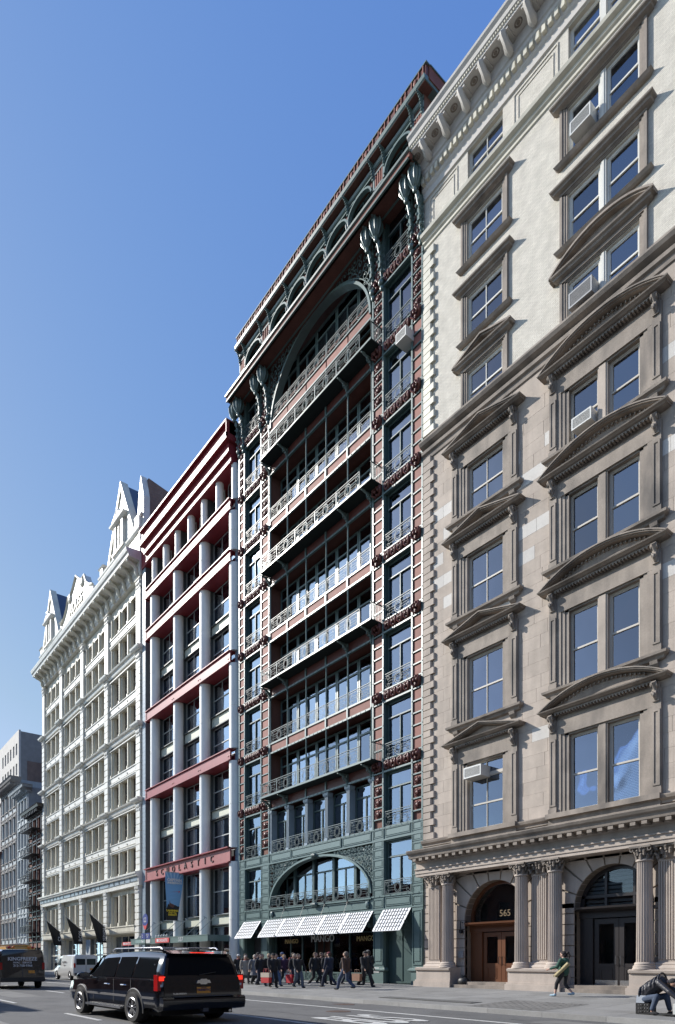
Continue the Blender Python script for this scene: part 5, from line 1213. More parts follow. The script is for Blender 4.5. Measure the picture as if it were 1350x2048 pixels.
put('pediment_lettering', text_mesh('ROUSS', 1.5, 'cream_paint', .06, bold=.03), o, (cx, -.4, 42.0), rot=RX); put('pediment_lettering', text_mesh('BUILDING', 1.2, 'cream_paint', .06, bold=.03), o, (cx, -.4, 40.55), rot=RX)
# black flags on slanted poles
flat('flag_black', (.012, .012, .013), .75)
for i, (x, tx, lb) in enumerate(((-67.6, 'SEPHORA', 'black flag lettered in white nearest the white columned office building'), (-75.2, 'ROSS', 'black flag with four white letters between two other black flags'), (-83.0, 'CS', 'leftmost and smallest black flag on the white ornate building'))):
    e = thing('flag', lb, 'flag', (x, -.3, 4.7), 'black flags on the white building')
    p0 = Vector((x, -.1, 4.7)); p1 = Vector((x, -2.35, 6.65)); part('flag_pole', MB().tube([p0, p1], .04, 6), 'white_paint', e)
    m = MB(); n = 8; V = []
    for j in range(n + 1):
        t = .2 + .7 * j / n; p = p0.lerp(p1, t); q = j / n; V += [tuple(p), (x + .08 * sin(j * 1.7), -.35 - (.9 * q + .0), 3.45)]
    m.add(V, [(2 * j, 2 * j + 1, 2 * j + 3, 2 * j + 2) for j in range(n)]); part('cloth', m, 'flag_black', e)
    part('pole_bracket', MB().tube([(x, -.1, 3.9), (x, -.35, 4.0), (x, -.6, 4.9)], .04, 5), 'pale_frame', e)
    q = put('lettering', text_mesh(tx, .38 if i == 0 else .5, 'sign_white', .004), e, (x + .12, -.62, 4.45 - .1 * i)); q.matrix_basis = Matrix.Translation(q.location) @ Matrix(((0, 0, 1, 0), (0, -1, 0, 0), (1, 0, 0, 0), (0, 0, 0, 1)))
part('notice_board', MB().box(-74.3, -72.9, -.3, -.25, 1.4, 3.9), 'pale_blue_grey', WB)
# ================================================================== SMALLER BUILDINGS FARTHER DOWN THE STREET
def rowhouse(name, label, x0, x1, h, mt, trimmt, nwin, floors, corn, depth=16, y0=0, arched=False, cornmt=None, z_first=4.2):
    e = thing(name, label, 'building', ((x0 + x1) / 2, y0, .3)); fl = (h - z_first - .9) / floors; hs = []; bw = (x1 - x0 - .8) / nwin
    for f_ in range(floors):
        for k in range(nwin): a = x0 + .4 + bw * (k + .22); hs.append((a, a + bw * .56, z_first + fl * f_ + fl * .22, z_first + fl * f_ + fl * .84))
    w = windowed(x0, x1, .3, h, hs + [(x0 + .5, x1 - .5, .6, z_first - .8)], y0, y0 + .4, '', ''); part('wall', w, mt, e)
    part('shell', MB().box(x0, x1, y0 + .9, y0 + depth, .3, h - .1).box(x0, x0 + .25, y0 + .4, y0 + .9, .3, h - .1).box(x1 - .25, x1, y0 + .4, y0 + .9, .3, h - .1), mt if mt not in ('white_paint',) else 'render_grey', e)
    tr = MB()
    for (a, b, z0, z1) in hs:
        o = part('window', MB().frame(a, b, z0, z1, .07, y0 + .25, y0 + .32).box(a, b, y0 + .25, y0 + .31, (z0 + z1) / 2 - .04, (z0 + z1) / 2 + .04), 'pale_frame', e); part('pane', MB().box(a, b, y0 + .29, y0 + .295, z0, z1), 'pane_glass', o)
        tr.box(a - .12, b + .12, y0 - .12, y0, z1, z1 + .18); tr.box(a - .1, b + .1, y0 - .16, y0, z0 - .15, z0)
        if arched: tr.add(arch_band((a + b) / 2, z1 - .1, (b - a) / 2, .35, .16, y0 - .1, y0, 8).v, arch_band((a + b) / 2, z1 - .1, (b - a) / 2, .35, .16, y0 - .1, y0, 8).f)
    for f_ in range(floors + 1): z = z_first + fl * f_; tr.box(x0, x1, y0 - .1, y0, z - .12, z + .05)
    for k in range(nwin + 1): x = x0 + .4 + bw * k; tr.box(x - .12, x + .12, y0 - .1, y0, .4, h - .4)
    part('trim', tr, trimmt, e)
    c = MB(); p = corn; c.mould([(p * .2, h - .9), (p * .3, h - .6), (p * .9, h - .4), (p, h - .1), (p * 1.1, h), (0, h + .08)], x0 + .05, x1 - .05, y0 + .3)
    for k in range(int((x1 - x0) / .8)): c.box(x0 + .3 + k * .8, x0 + .5 + k * .8, y0 - p * .8, y0, h - .85, h - .4)
    part('cornice', c, cornmt or trimmt, e)
    part('shopfront', MB().box(x0 + .5, x1 - .5, y0 + .3, y0 + .36, .4, z_first - .8), 'interior', e)
    return e
a = rowhouse('narrow_building', 'narrow dark red building with black fire escape next to the white building', -100.0, -92.75, 22.2, 'brick_red', 'black_iron', 3, 5, .9, cornmt='black_iron')
fe = MB()
for k in range(5):
    z = 5.4 + k * 3.45; fe.box(-99.4, -93.6, -1.2, -.05, z, z + .06)
    for j in range(20): x = -99.4 + j * .3; fe.box(x, x + .03, -1.2, -1.17, z, z + .9)
    fe.box(-99.4, -93.6, -1.22, -1.16, z + .9, z + .95)
    if k < 4: 
        for q in (0, .5): fe.tube([(-98.8, -.4 - q, z), (-94.8, -.4 - q, z + 3.4)], .04, 4)
        for j in range(12): t = j / 12; fe.box(-98.8 + 4 * t, -98.6 + 4 * t, -.9, -.4, z + 3.4 * t, z + 3.4 * t + .03)
part('fire_escape', fe, 'black_iron', a)
rowhouse('grey_building', 'pale blue grey building with cast iron columns and a jutting cornice', -106.3, -100.1, 26.2, 'pale_blue_grey', 'pale_blue_grey', 3, 5, 1.1)
rowhouse('arched_building', 'grey building with a tall arched opening and broad cornice, far left', -117.0, -106.4, 28.6, 'pale_blue_grey', 'render_grey', 4, 6, 1.2, arched=True)
t = thing('tower_block', 'plain taller building with pale top rising behind the low cornices', 'building', (-113, 2, .3))
hs = [(x, x + .9, z, z + 1.8) for x in (-121, -119.2, -117.4, -115.6, -113.6, -111.8) for z in (30.3, 33.4)]
part('wall', windowed(-126, -109.9, 28, 37, hs, 1.0, 1.3, '', ''), 'stone_pale', t); part('side_wall', MB().box(-126, -109.9, 1.31, 18, .3, 36.8), 'render_grey', t)
part('brick_patch', MB().box(-109.89, -109.8, 2.2, 17.5, 26, 32.4), 'brick_brown', t)
for (y, z) in ((11.5, 33.3), (11.5, 29.4)):
    o = part('window', MB().box(-109.82, -109.7, y, y + 2.2, z, z + .12).box(-109.82, -109.7, y, y + 2.2, z + 2.2, z + 2.5).box(-109.82, -109.7, y, y + .14, z, z + 2.3).box(-109.82, -109.7, y + 2.06, y + 2.2, z, z + 2.3).box(-109.82, -109.72, y, y + 2.2, z + 1.1, z + 1.2), 'black_iron', t); part('pane', MB().box(-109.8, -109.77, y + .1, y + 2.1, z + .1, z + 2.2), 'blind', o)
for (x0, x1, z0, z1) in hs: o = part('window', MB().frame(x0, x1, z0, z1, .08, 1.15, 1.2), 'pale_frame', t); part('pane', MB().box(x0, x1, 1.18, 1.185, z0, z1), 'pane_glass', o)
part('roof_railing', MB().tube([(-109.9, 6, 37.4), (-109.9, 17, 37.4)], .04, 4).tube([(-109.9, 6, 36.8), (-109.9, 6, 37.4)], .04, 4).tube([(-109.9, 16, 36.8), (-109.9, 16, 37.4)], .04, 4), 'pale_frame', t)
t = thing('roof_house', 'small grey rooftop bulkhead beside the left end of the white cornice', 'bulkhead', (-96, 12, 30)); part('walls', MB().box(-100.5, -93.5, 14, 20, 22, 41.0), 'render_grey', t); part('edge', MB().box(-100.6, -100.4, 13.9, 14.3, 22, 41.1), 'black_iron', t)
rowhouse('dark_building', 'dark brick building at the left edge of the picture, beyond the arched facade', -124.0, -117.1, 19.0, 'brick_brown', 'brick_red', 3, 4, .8)
rnd = random.Random(4); x = -124.2
for i, (wd, h, mt_, lb) in enumerate(((9, 16, 'brick_red', 'low red brick building in the far row beyond the parked vans'), (11, 24, 'render_grey', 'grey plastered building in the far row down the street'), (14, 20, 'brick_brown', 'brown building in the far row down the street'), (20, 28, 'pale_blue_grey', 'bluish building closing the far end of the street row'))):
    rowhouse('distant_building', lb, x - wd, x, h, mt_, 'render_grey', 3, 5, .8); x -= wd + .1
# ================================================================== THE SIDE OF THE STREET BEHIND THE CAMERA (seen only mirrored in the glass)
def block(name, label, x0, x1, h, mt):
    e = thing(name, label, 'building', ((x0 + x1) / 2, -27.5, .15), 'buildings across the street behind the camera')
    hs = []; n = int((x1 - x0) / 2.6)
    for f_ in range(int((h - 2) / 3.8)):
        for k in range(n): a = x0 + .8 + k * 2.6; hs.append((a, a + 1.3, 1.2 + f_ * 3.8, 3.4 + f_ * 3.8))
    part('wall', windowed(x0, x1, .15, h, hs, -27.4, -27.0, '', ''), mt, e); part('shell', MB().box(x0, x1, -42, -27.8, .15, h - .2), 'interior_wall', e)
block('opposite_building', 'low brown building across the street, seen only as reflections', -35.8, 24, 7.2, 'brick_brown')
block('opposite_building', 'low brick building across the street, seen only as reflections', -104, -36, 10.2, 'brick_red')  # unseen block, raised in height so the suv's side glass mirrors dark walls
block('opposite_building', 'tall pale building far across the street, seen only as reflections', -150, -109, 30, 'render_grey')
block('opposite_building', 'tall brown building added behind the camera to the right to darken reflections', 26, 150, 26, 'brick_brown')  # unseen block added so the car bodies mirror a darker street
def far_block(label, x0, x1, y0, y1, h):  # unseen blocks with dark walls, added to darken reflections in the vehicles
    e = thing('added_street_block', label, 'building', ((x0 + x1) / 2, y0, .15)); part('wall', MB().box(x0, x1, y0, y1, .1, h), 'dark_brick', e)
    w_ = MB()
    for f_ in range(int(h / 3.8) - 1):
        for k in range(int((x1 - x0) / 2.6)): w_.box(x0 + .8 + k * 2.6, x0 + 2.1 + k * 2.6, y0 - .05, y0, 1.4 + f_ * 3.8, 3.4 + f_ * 3.8)
        if x1 - x0 < 22:
            for k in range(int((y1 - y0) / 2.6)): w_.box(x0 - .05, x0, y0 + .8 + k * 2.6, y0 + 2.1 + k * 2.6, 1.4 + f_ * 3.8, 3.4 + f_ * 3.8)
    part('window_bank', w_, 'interior', e, kind='stuff')
far_block('unseen dark block added to darken reflections, beyond the stone building', 4.2, 60, 0, 20, 28)
far_block('unseen dark block added to darken reflections, farther along the same row', 60.2, 150, 0, 20, 24)
far_block('unseen dark block added to darken reflections, closing the street behind the camera', 150, 170, -60, 40, 24)
# ================================================================== VEHICLES
def car_paint(name, col, rough=.12, coat=1.0):
    m = flat(name, col, rough, 0, .5); m.node_tree.nodes['Principled BSDF'].inputs['Coat Weight'].default_value = coat; m.node_tree.nodes['Principled BSDF'].inputs['Coat Roughness'].default_value = .03
car_paint('black_paint', (.006, .006, .008)); car_paint('van_white', (.62, .62, .6), .3); car_paint('bus_yellow', (.55, .27, .02), .35); car_paint('van_black', (.012, .012, .013), .2)
flat('car_glass', (.006, .008, .01), .04, 0, .12); flat('van_glass', (.02, .025, .03), .08, 0, .8); flat('tyre', (.015, .015, .015), .85); flat('alloy', (.55, .55, .56), .25, .9); flat('tail_red', (.35, .01, .01), .15); flat('tail_lit', (1, .04, .02), .3, emit=.9); flat('trim_chrome', (.6, .6, .6), .15, 1.0)
flat('plate_orange', (.75, .32, .05), .5); flat('plate_ink', (.02, .03, .12), .5); flat('grey_plastic', (.08, .08, .085), .6); flat('amber', (.7, .2, .02), .3); flat('clear_lamp', (.6, .6, .62), .15)
def wheel(parent, x, y, side, r=.4, w=.26, spokes=5):
    """side +1: outer face towards local +y"""
    t = MB(); n = 28; pr = [(r * .66, -w / 2), (r * .93, -w / 2), (r, -w / 2 + .04), (r, w / 2 - .04), (r * .93, w / 2), (r * .66, w / 2)]; v = []; f = []
    for rr, yy in pr:
        for j in range(n): a = 2 * pi * j / n; v.append((x + rr * cos(a), y + yy, r + rr * sin(a)))
    for i in range(len(pr) - 1):
        for j in range(n): f.append((i * n + j, i * n + (j + 1) % n, (i + 1) * n + (j + 1) % n, (i + 1) * n + j))
    t.add(v, f)
    o = part('wheel', MB().prism([(x + r * .62 * cos(2 * pi * j / 20), r + r * .62 * sin(2 * pi * j / 20)) for j in range(20)], y - w * .3, y + w * .2 * side if side > 0 else y - w * .2, 'y'), 'grey_plastic', parent, rel=True)
    part('tyre', t, 'tyre', o, 45, rel=True)
    m = MB(); yo = y + side * w * .42
    m.tube([(x + r * .63 * cos(a), yo, r + r * .63 * sin(a)) for a in [2 * pi * j / 28 for j in range(28)]], .03, 6, True)
    for k in range(spokes):
        a = 2 * pi * k / spokes + .3; c, s_ = cos(a), sin(a); px, pz = -s_, c
        for q in (-1, 1):
            m.add([(x + c * .04 + px * q * .03, yo + side * .012, r + s_ * .04 + pz * q * .03), (x + c * r * .62 + px * q * .075, yo, r + s_ * r * .62 + pz * q * .075), (x + c * r * .62 + px * q * .03, yo, r + s_ * r * .62 + pz * q * .03), (x + c * .04, yo + side * .012, r + s_ * .04),
                   (x + c * .04 + px * q * .03, yo - side * .03, r + s_ * .04 + pz * q * .03), (x + c * r * .62 + px * q * .075, yo - side * .03, r + s_ * r * .62 + pz * q * .075), (x + c * r * .62 + px * q * .03, yo - side * .03, r + s_ * r * .62 + pz * q * .03), (x + c * .04, yo - side * .03, r + s_ * .04)],
                  [(0, 1, 2, 3), (4, 7, 6, 5), (0, 4, 5, 1), (1, 5, 6, 2), (2, 6, 7, 3), (3, 7, 4, 0)])
    m.ball((x, yo, r), (.06, .03, .06), 10, 6); part('rim', m, 'alloy', o, 40, rel=True)
    return o
def loft(st, ring):
    """st: list of stations; ring(st)-> half section points (y>=0) from bottom to top centre"""
    m = MB(); R = [ring(s) for s in st]; k = len(R[0]); v = []
    for s, r in zip(st, R):
        full = [(s[0], y, z) for y, z in r] + [(s[0], -y, z) for y, z in r[::-1][1 if r[-1][0] == 0 else 0:]]
        v += full
    K = len(v) // len(st); f = []
    for i in range(len(st) - 1):
        for j in range(K): f.append((i * K + j, i * K + (j + 1) % K, (i + 1) * K + (j + 1) % K, (i + 1) * K + j))
    f += [tuple(range(K))[::-1], tuple(range((len(st) - 1) * K, len(st) * K))]
    return m.add(v, f)
def side_quad(m, pts, hw, off=.008, side=1, th=.0):   # polygon on the car side; pts (x,z); hw(x,z)
    n = len(pts); V = [(x, side * (hw(x, z) + off), z) for x, z in pts]; cx = sum(p[0] for p in pts) / n; cz = sum(p[1] for p in pts) / n
    if n == 4: m.add(V, [(0, 1, 2, 3)])
    else: m.add([(cx, side * (hw(cx, cz) + off), cz)] + V, [(0, i + 1, (i + 1) % n + 1) for i in range(n)])
def make_suv():
    e = thing('suv', 'large glossy black suv seen from behind with red tail lights lit', 'car', (-16.0, -16.45, 0), rotz=pi + radians(1.5))
    # x forward from the rear axle; rear at -1.15, nose at +4.45
    # station: x, z_bottom, z_belt, z_roof, half width low, half width belt, half width roof
    S = [(-1.22, .62, 1.0, 1.02, .90, .88, .80), (-1.19, .42, 1.12, 1.25, .97, .95, .86), (-1.12, .36, 1.16, 1.62, 1.0, .985, .80), (-1.02, .34, 1.16, 1.84, 1.0, .995, .76), (-.8, .34, 1.16, 1.885, 1.01, 1.0, .77), (0, .32, 1.15, 1.905, 1.01, 1.0, .78), (1.2, .32, 1.14, 1.91, 1.0, .99, .78), (2.1, .32, 1.13, 1.89, 1.0, .99, .77), (2.45, .32, 1.13, 1.83, 1.0, .985, .75), (2.95, .32, 1.12, 1.42, 1.0, .98, .70), (3.25, .32, 1.1, 1.17, 1.0, .975, .68), (3.9, .32, 1.04, 1.13, 1.0, .96, .66), (4.3, .36, .98, 1.06, .97, .93, .62), (4.48, .42, .8, .92, .90, .86, .58)]
    def ring(s):
        x, zb, zl, zr, a, b, c = s; h = zr - zl
        return [(a - .08, zb), (a, zb + .1), (a + .005, zb + (zl - zb) * .55), (b + .01, zl - .08), (b, zl), (b + (c - b) * .5, zl + h * .5), (c + .02, zl + h * .86), (c - .08, zl + h * .97), (c * .5, zr), (0, zr + .012)]
    part('body', loft(S, ring), 'black_paint', e, 35, rel=True)
    def hw(x, z):
        for i in range(len(S) - 1):
            if S[i][0] <= x <= S[i + 1][0]:
                t = (x - S[i][0]) / (S[i + 1][0] - S[i][0]); p = [S[i][k] * (1 - t) + S[i + 1][k] * t for k in range(7)]; break
        else: p = S[0]
        _, zb, zl, zr, a, b, c = p; h = max(.01, zr - zl)
        if z <= zl: return a + .008
        return b + (c + .02 - b) * min(1, (z - zl) / (h * .86))
    g_ = [((-.98, 1.2), (.12, 1.19), (.12, 1.74), (-.86, 1.72)), ((.2, 1.19), (1.12, 1.19), (1.12, 1.745), (.2, 1.745)), ((1.2, 1.19), (2.0, 1.18), (2.0, 1.72), (1.2, 1.745)), ((2.0, 1.18), (2.78, 1.17), (2.42, 1.5), (2.25, 1.68), (2.0, 1.72))]
    for s in (1, -1):
        for p in g_: m = MB(); side_quad(m, p, hw, .01, s); part('side_window', m, 'car_glass', e, rel=True)
        d = MB()
        for x in (.16, 1.16, 2.45):
            d.add([(x - .008, s * (hw(x, z) + .004), z) for z in (.5, 1.14)] + [(x + .008, s * (hw(x, z) + .004), z) for z in (1.14, .5)], [(0, 1, 2, 3)])
        d.box(-1.0, 4.1, s * 1.006 - .01, s * 1.006 + .012, .66, .72); part('door_gap', d, 'grey_plastic', e, rel=True)
        h = MB()
        for x in (.45, 1.42): h.tube([(x, s * 1.0, .98), (x + .03, s * 1.04, .985), (x + .2, s * 1.04, .985), (x + .23, s * 1.0, .98)], .018, 6); 
        h.add([(-.9 + 3.6 * i / 8, s * (hw(-.9 + 3.6 * i / 8, 1.16) + .014), 1.155 + k * .022) for i in range(9) for k in (0, 1)], [(2 * i, 2 * i + 1, 2 * i + 3, 2 * i + 2) for i in range(8)])
        part('door_handle', h, 'trim_chrome', e, rel=True)
        part('running_board', MB().box(.55, 2.75, s * 1.0 - .06, s * 1.0 + .1, .34, .4), 'alloy', e, rel=True)
        # wheel wells: dark arches with a proud lip
        for x in (0, 3.3):
            a_ = MB(); n = 18; V = [(x + .5 * cos(pi * i / n), s * 1.018, .4 + .5 * sin(pi * i / n)) for i in range(n + 1)]; a_.add([(x, s * 1.018, .4)] + V, [(0, i + 1, i + 2) for i in range(n)]); a_.box(x - .5, x + .5, s * 1.0 - .003, s * 1.018, .28, .4); part('wheel_well', a_, 'tyre', e, rel=True)
            part('arch_lip', MB().tube([(x + .5 * cos(pi * i / n), s * 1.0, .4 + .5 * sin(pi * i / n)) for i in range(n + 1)], .026, 6), 'grey_plastic', e, 60, rel=True)
            wheel(e, x, s * .93, s, .405, .27)
        mr = MB(); mr.ball((2.6, s * 1.2, 1.2), (.09, .16, .12), 10, 8); mr.tube([(2.62, s * .98, 1.15), (2.62, s * 1.1, 1.16)], .04, 6); o = part('wing_mirror', mr, 'black_paint', e, 60, rel=True); part('mirror_glass', MB().box(2.505, 2.515, s * 1.2 - .11, s * 1.2 + .11, 1.12, 1.28), 'trim_chrome', o, rel=True)
        rk = MB(); rk.tube([(-.7, s * .66, 1.93), (-.6, s * .66, 1.985), (1.9, s * .66, 1.99), (2.05, s * .66, 1.93)], .022, 6); part('roof_rail', rk, 'alloy', e, 60, rel=True)
        # tail light clusters wrap the corner
        tl = MB(); tl.box(-1.2, -1.02, s * .985 - .16 if s > 0 else s * .985 - .035, s * .985 + .035 if s > 0 else s * .985 + .16, .88, 1.28); o = part('tail_light', tl, 'tail_red', e, rel=True)
        part('lit_lamp', MB().box(-1.215, -1.2, min(s * .86, s * .99), max(s * .86, s * .99), 1.13, 1.24), 'tail_lit', o, rel=True)
        part('reverse_lamp', MB().box(-1.212, -1.2, min(s * .86, s * .96), max(s * .86, s * .96), .98, 1.04), 'clear_lamp', o, rel=True)
    for x in (-.3, 1.4): part('cross_bar', MB().tube([(x, -.66, 1.985), (x, .66, 1.985)], .02, 6), 'alloy', e, 60, rel=True)
    # tailgate: glass, spoiler lamp, emblem, plate, bumper
    def rx(z, o=0):  # x of the tailgate plane at height z
        P = [(.62, -1.22), (1.0, -1.22), (1.25, -1.19), (1.62, -1.12), (1.84, -1.02)]
        for i in range(len(P) - 1):
            if z <= P[i + 1][0]: t = (z - P[i][0]) / (P[i + 1][0] - P[i][0]); return P[i][1] + (P[i + 1][1] - P[i][1]) * t - o
        return P[-1][1] - o
    tg = MB(); V = []
    for (z, w_) in ((.74, .88), (1.0, .9), (1.24, .88), (1.5, .83), (1.8, .77)): V += [(rx(z) - .02, -w_, z), (rx(z) - .035, 0, z), (rx(z) - .02, w_, z)]
    tg.add(V, [(3 * i + j, 3 * i + j + 1, 3 * i + j + 4, 3 * i + j + 3) for i in range(4) for j in (0, 1)]); o = part('tailgate', tg, 'black_paint', e, 50, rel=True)
    gl = MB(); V = []
    for (z, w_) in ((1.27, .8), (1.5, .76), (1.75, .70)): V += [(rx(z) - .032, -w_, z), (rx(z) - .048, 0, z), (rx(z) - .032, w_, z)]
    gl.add(V, [(3 * i + j, 3 * i + j + 1, 3 * i + j + 4, 3 * i + j + 3) for i in range(2) for j in (0, 1)]); part('rear_window', gl, 'car_glass', o, 50, rel=True)
    part('spoiler', MB().prism([(-1.2, 1.82), (-.9, 1.9), (-.7, 1.9), (-.9, 1.83)], -.72, .72, 'y'), 'black_paint', o, rel=True)
    part('brake_strip', MB().box(-1.19, -1.17, -.28, .28, 1.835, 1.855), 'tail_lit', o, rel=True)
    part('wiper', MB().tube([(-1.25, .1, 1.27), (-1.23, -.3, 1.34)], .012, 5), 'black_plastic', o, rel=True)
    bp = MB(); bp.prism([(-1.15, .36), (-1.33, .4), (-1.37, .55), (-1.36, .68), (-1.3, .72), (-1.15, .72)], -.97, .97, 'y'); q = part('bumper', bp, 'black_paint', e, 30, rel=True); part('step_pad', MB().box(-1.35, -1.18, -.7, .7, .722, .735), 'grey_plastic', q, rel=True)
    part('tow_hitch', MB().box(-1.36, -1.2, -.06, .06, .33, .42), 'grey_plastic', q, rel=True); part('tail_pipe', MB().tube([(-1.3, -.62, .32), (-1.0, -.62, .32)], .035, 8), 'trim_chrome', q, rel=True)
    part('licence_plate', MB().box(-1.262, -1.25, -.16, .16, .80, .96), 'plate_orange', o, rel=True)
    def rear_text(t, s, y, z, mt, x=-1.268):
        me = text_mesh(t, s, mt, .004, bold=s * .03); r = put('lettering', me, o, (x, y, z), rel=True); r.rotation_euler = (pi / 2, 0, -pi / 2); return r
    rear_text('T635071C', .075, 0, .885, 'plate_ink'); rear_text('SUBURBAN', .06, .55, .8, 'trim_chrome', -1.256); rear_text('NEW YORK', .025, 0, .942, 'plate_ink')
    bt = MB(); bt.prism([(-.17, -.04), (-.09, -.04), (-.07, -.07), (.07, -.07), (.09, -.04), (.17, -.04), (.14, .04), (.09, .04), (.07, .07), (-.07, .07), (-.09, .04), (-.14, .04)], -.01, .01, 'y'); r = put('emblem', bt.mesh('emblem', 'trim_chrome'), o, (-1.26, 0, 1.1), rel=True); r.rotation_euler = (0, 0, -pi / 2)
    ws = MB(); ws.add([(2.52, -.72, 1.78), (2.52, .72, 1.78), (3.2, .86, 1.19), (3.2, -.86, 1.19)], [(0, 1, 2, 3)]); r = part('windscreen', ws, 'car_glass', e, rel=True); r.location = (.02, 0, .03)
    fr = MB(); fr.box(4.46, 4.5, -.55, .55, .62, .9); part('grille', fr, 'trim_chrome', e, rel=True)
    for s in (-1, 1): part('headlight', MB().box(4.3, 4.47, s * .75 - .13, s * .75 + .13, .72, .92), 'clear_lamp', e, rel=True)
    part('underbody', MB().box(-1.0, 4.2, -.85, .85, .24, .4), 'tyre', e, rel=True)
    return e
SUV = make_suv(); SUV.scale = (1.13, 1.13, .93); SUV.location = (-15.95, -16.62, .085)
def make_van(name, label, loc, rotz, paint, L=5.6, H=2.12, W=1.0, glassm='van_glass', texts=(), rear_windows=True, cat='van'):
    e = thing(name, label, cat, loc, rotz=rotz); r0 = -1.05; r1 = L - 1.05
    S = [(r0, .45, 1.15, H - .12, W - .04, W - .04, W - .2), (r0 + .05, .38, 1.15, H - .03, W, W - .01, W - .16), (r0 + .5, .36, 1.15, H, W, W - .01, W - .14), (r1 - 2.2, .36, 1.15, H, W, W - .01, W - .14), (r1 - 1.75, .36, 1.14, H - .06, W, W - .02, W - .17), (r1 - 1.05, .36, 1.12, 1.36, W, W - .03, W - .22), (r1 - .9, .36, 1.08, 1.2, W, W - .04, W - .2), (r1 - .1, .4, .9, 1.0, W - .03, W - .07, W - .25), (r1, .45, .75, .85, W - .1, W - .12, W - .3)]
    def ring(s):
        x, zb, zl, zr, a, b, c = s; h = zr - zl; return [(a - .06, zb), (a, zb + .1), (a, zl - .1), (b, zl), (b + (c - b) * .4, zl + h * .6), (c + .05, zl + h * .9), (c - .04, zl + h * .985), (0, zr + .01)]
    part('body', loft(S, ring), paint, e, 35, rel=True)
    def hwv(x, z): return (W + .012) if z < 1.15 else W + .0 - .035 * (z - 1.15) / .6 * 2 - .0
    for s in (1, -1):
        m = MB(); m.add([(r1 - 2.15, s * (W - .0), 1.25), (r1 - 1.12, s * (W - .015), 1.22), (r1 - 1.62, s * (W - .08), 1.82), (r1 - 2.15, s * (W - .075), 1.86)], [(0, 1, 2, 3)]); part('side_window', m, glassm, e, rel=True)
        if rear_windows and s > -2:
            m = MB()
            for (a, b) in ((r0 + .2, r0 + 1.1), (r0 + 1.2, r0 + 2.1)) if paint == 'van_white' and s > 0 and False else (): pass
        mr = MB(); mr.ball((r1 - 1.4, s * (W + .18), 1.35), (.07, .12, .17), 8, 6); part('wing_mirror', mr, 'black_plastic', e, rel=True)
        for x in (0, L - 2.0):
            n = 16; a_ = MB(); V = [(x + .44 * cos(pi * i / n), s * (W + .004), .36 + .44 * sin(pi * i / n)) for i in range(n + 1)]; a_.add([(x, s * (W + .004), .36)] + V, [(0, i + 1, i + 2) for i in range(n)]); part('wheel_well', a_, 'tyre', e, rel=True); wheel(e, x, s * (W - .1), s, .36, .24, 6)
        part('tail_light', MB().box(r0 - .02, r0 + .06, s * (W - .09) - .07, s * (W - .09) + .07, 1.05, 1.42), 'tail_red', e, rel=True)
        if rear_windows: part('rear_window', MB().box(r0 - .012, r0 + .03, min(s * .06, s * .78), max(s * .06, s * .78), 1.28, 1.78), glassm, e, rel=True)
    part('bumper', MB().box(r0 - .14, r0 + .1, -W + .03, W - .03, .42, .62), 'grey_plastic' if paint == 'van_white' else 'black_plastic', e, rel=True)
    part('door_gap', MB().box(r0 - .012, r0 + .01, -.012, .012, .62, H - .2), 'grey_plastic', e, rel=True)
    part('licence_plate', MB().box(r0 - .03, r0 - .012, -.62, -.3, .85, 1.0), 'plate_orange', e, rel=True)
    part('windscreen', MB().add([(r1 - 1.72, -.78, H - .1), (r1 - 1.72, .78, H - .1), (r1 - 1.0, .84, 1.35), (r1 - 1.0, -.84, 1.35)], [(0, 1, 2, 3)]), glassm, e, rel=True)
    for (t, s, x, y, z, face, mt_, al) in texts:
        me = text_mesh(t, s, mt_, .004, bold=s * .02); o = put('lettering', me, e, (x, y, z), rel=True); o.rotation_euler = (pi / 2, 0, -pi / 2) if face == 'rear' else (pi / 2, 0, pi); 
    return e
r0 = -1.05
make_van('van', 'black van with white lettering across its back doors, at the left edge', (-39.6, -15.05, .09), pi, 'van_black', 5.8, 2.15, 1.15, rear_windows=False, texts=(
    ('KINGFREEZE', .26, r0 - .03, .0, 1.62, 'rear', 'sign_white', 0), ('HVAC   SERVICE', .13, r0 - .03, .0, 1.42, 'rear', 'sign_white', 0), ('212-768-9366', .17, r0 - .03, -.02, 1.26, 'rear', 'sign_white', 0)))
make_van('van', 'white cargo van with two rear windows standing beside the kerb', (-56.95, -6.15, 0), pi, 'van_white', 5.7, 2.12, 1.0, texts=(('AIR SUPPLY', .22, 1.4, 1.02, 1.5, 'side', 'grey_plastic', 0), ('service', .16, 1.4, 1.02, 1.25, 'side', 'grey_plastic', 0)))
# school bus beyond the black van
e = thing('school_bus', 'yellow school bus whose roof and warning lamps show above the black van', 'bus', (-56, -11.1, .06))
S = [(0, .8, 1.5, 2.6, 1.18, 1.18, .85), (-.25, .7, 1.5, 2.85, 1.22, 1.2, .85), (-10, .7, 1.5, 2.9, 1.22, 1.2, .9), (-10.2, .8, 1.5, 2.6, 1.15, 1.15, .8)]
def ringb(s): x, zb, zl, zr, a, b, c = s; h = zr - zl; return [(a - .05, zb), (a, zb + .1), (a, zl), (b, zl + h * .55), (c + .2, zl + h * .85), (c - .2, zl + h * .97), (0, zr)]
part('body', loft(S, ringb), 'bus_yellow', e, 35, rel=True); part('rear_window', MB().box(.0, .03, -.8, -.1, 1.6, 2.2).box(.0, .03, .1, .8, 1.6, 2.2), 'van_glass', e, rel=True)
part('roof_panel', MB().prism([(-.7, 2.84), (.7, 2.84), (0, 2.93)], -9.5, -.4, 'x'), 'van_white', e, rel=True)
for y in (-.85, -.55, .55, .85): part('warning_lamp', MB().ball((-.02, y, 2.6), (.12, .12, .1), 8, 6), 'tail_red' if abs(y) > .7 else 'amber', e, rel=True)
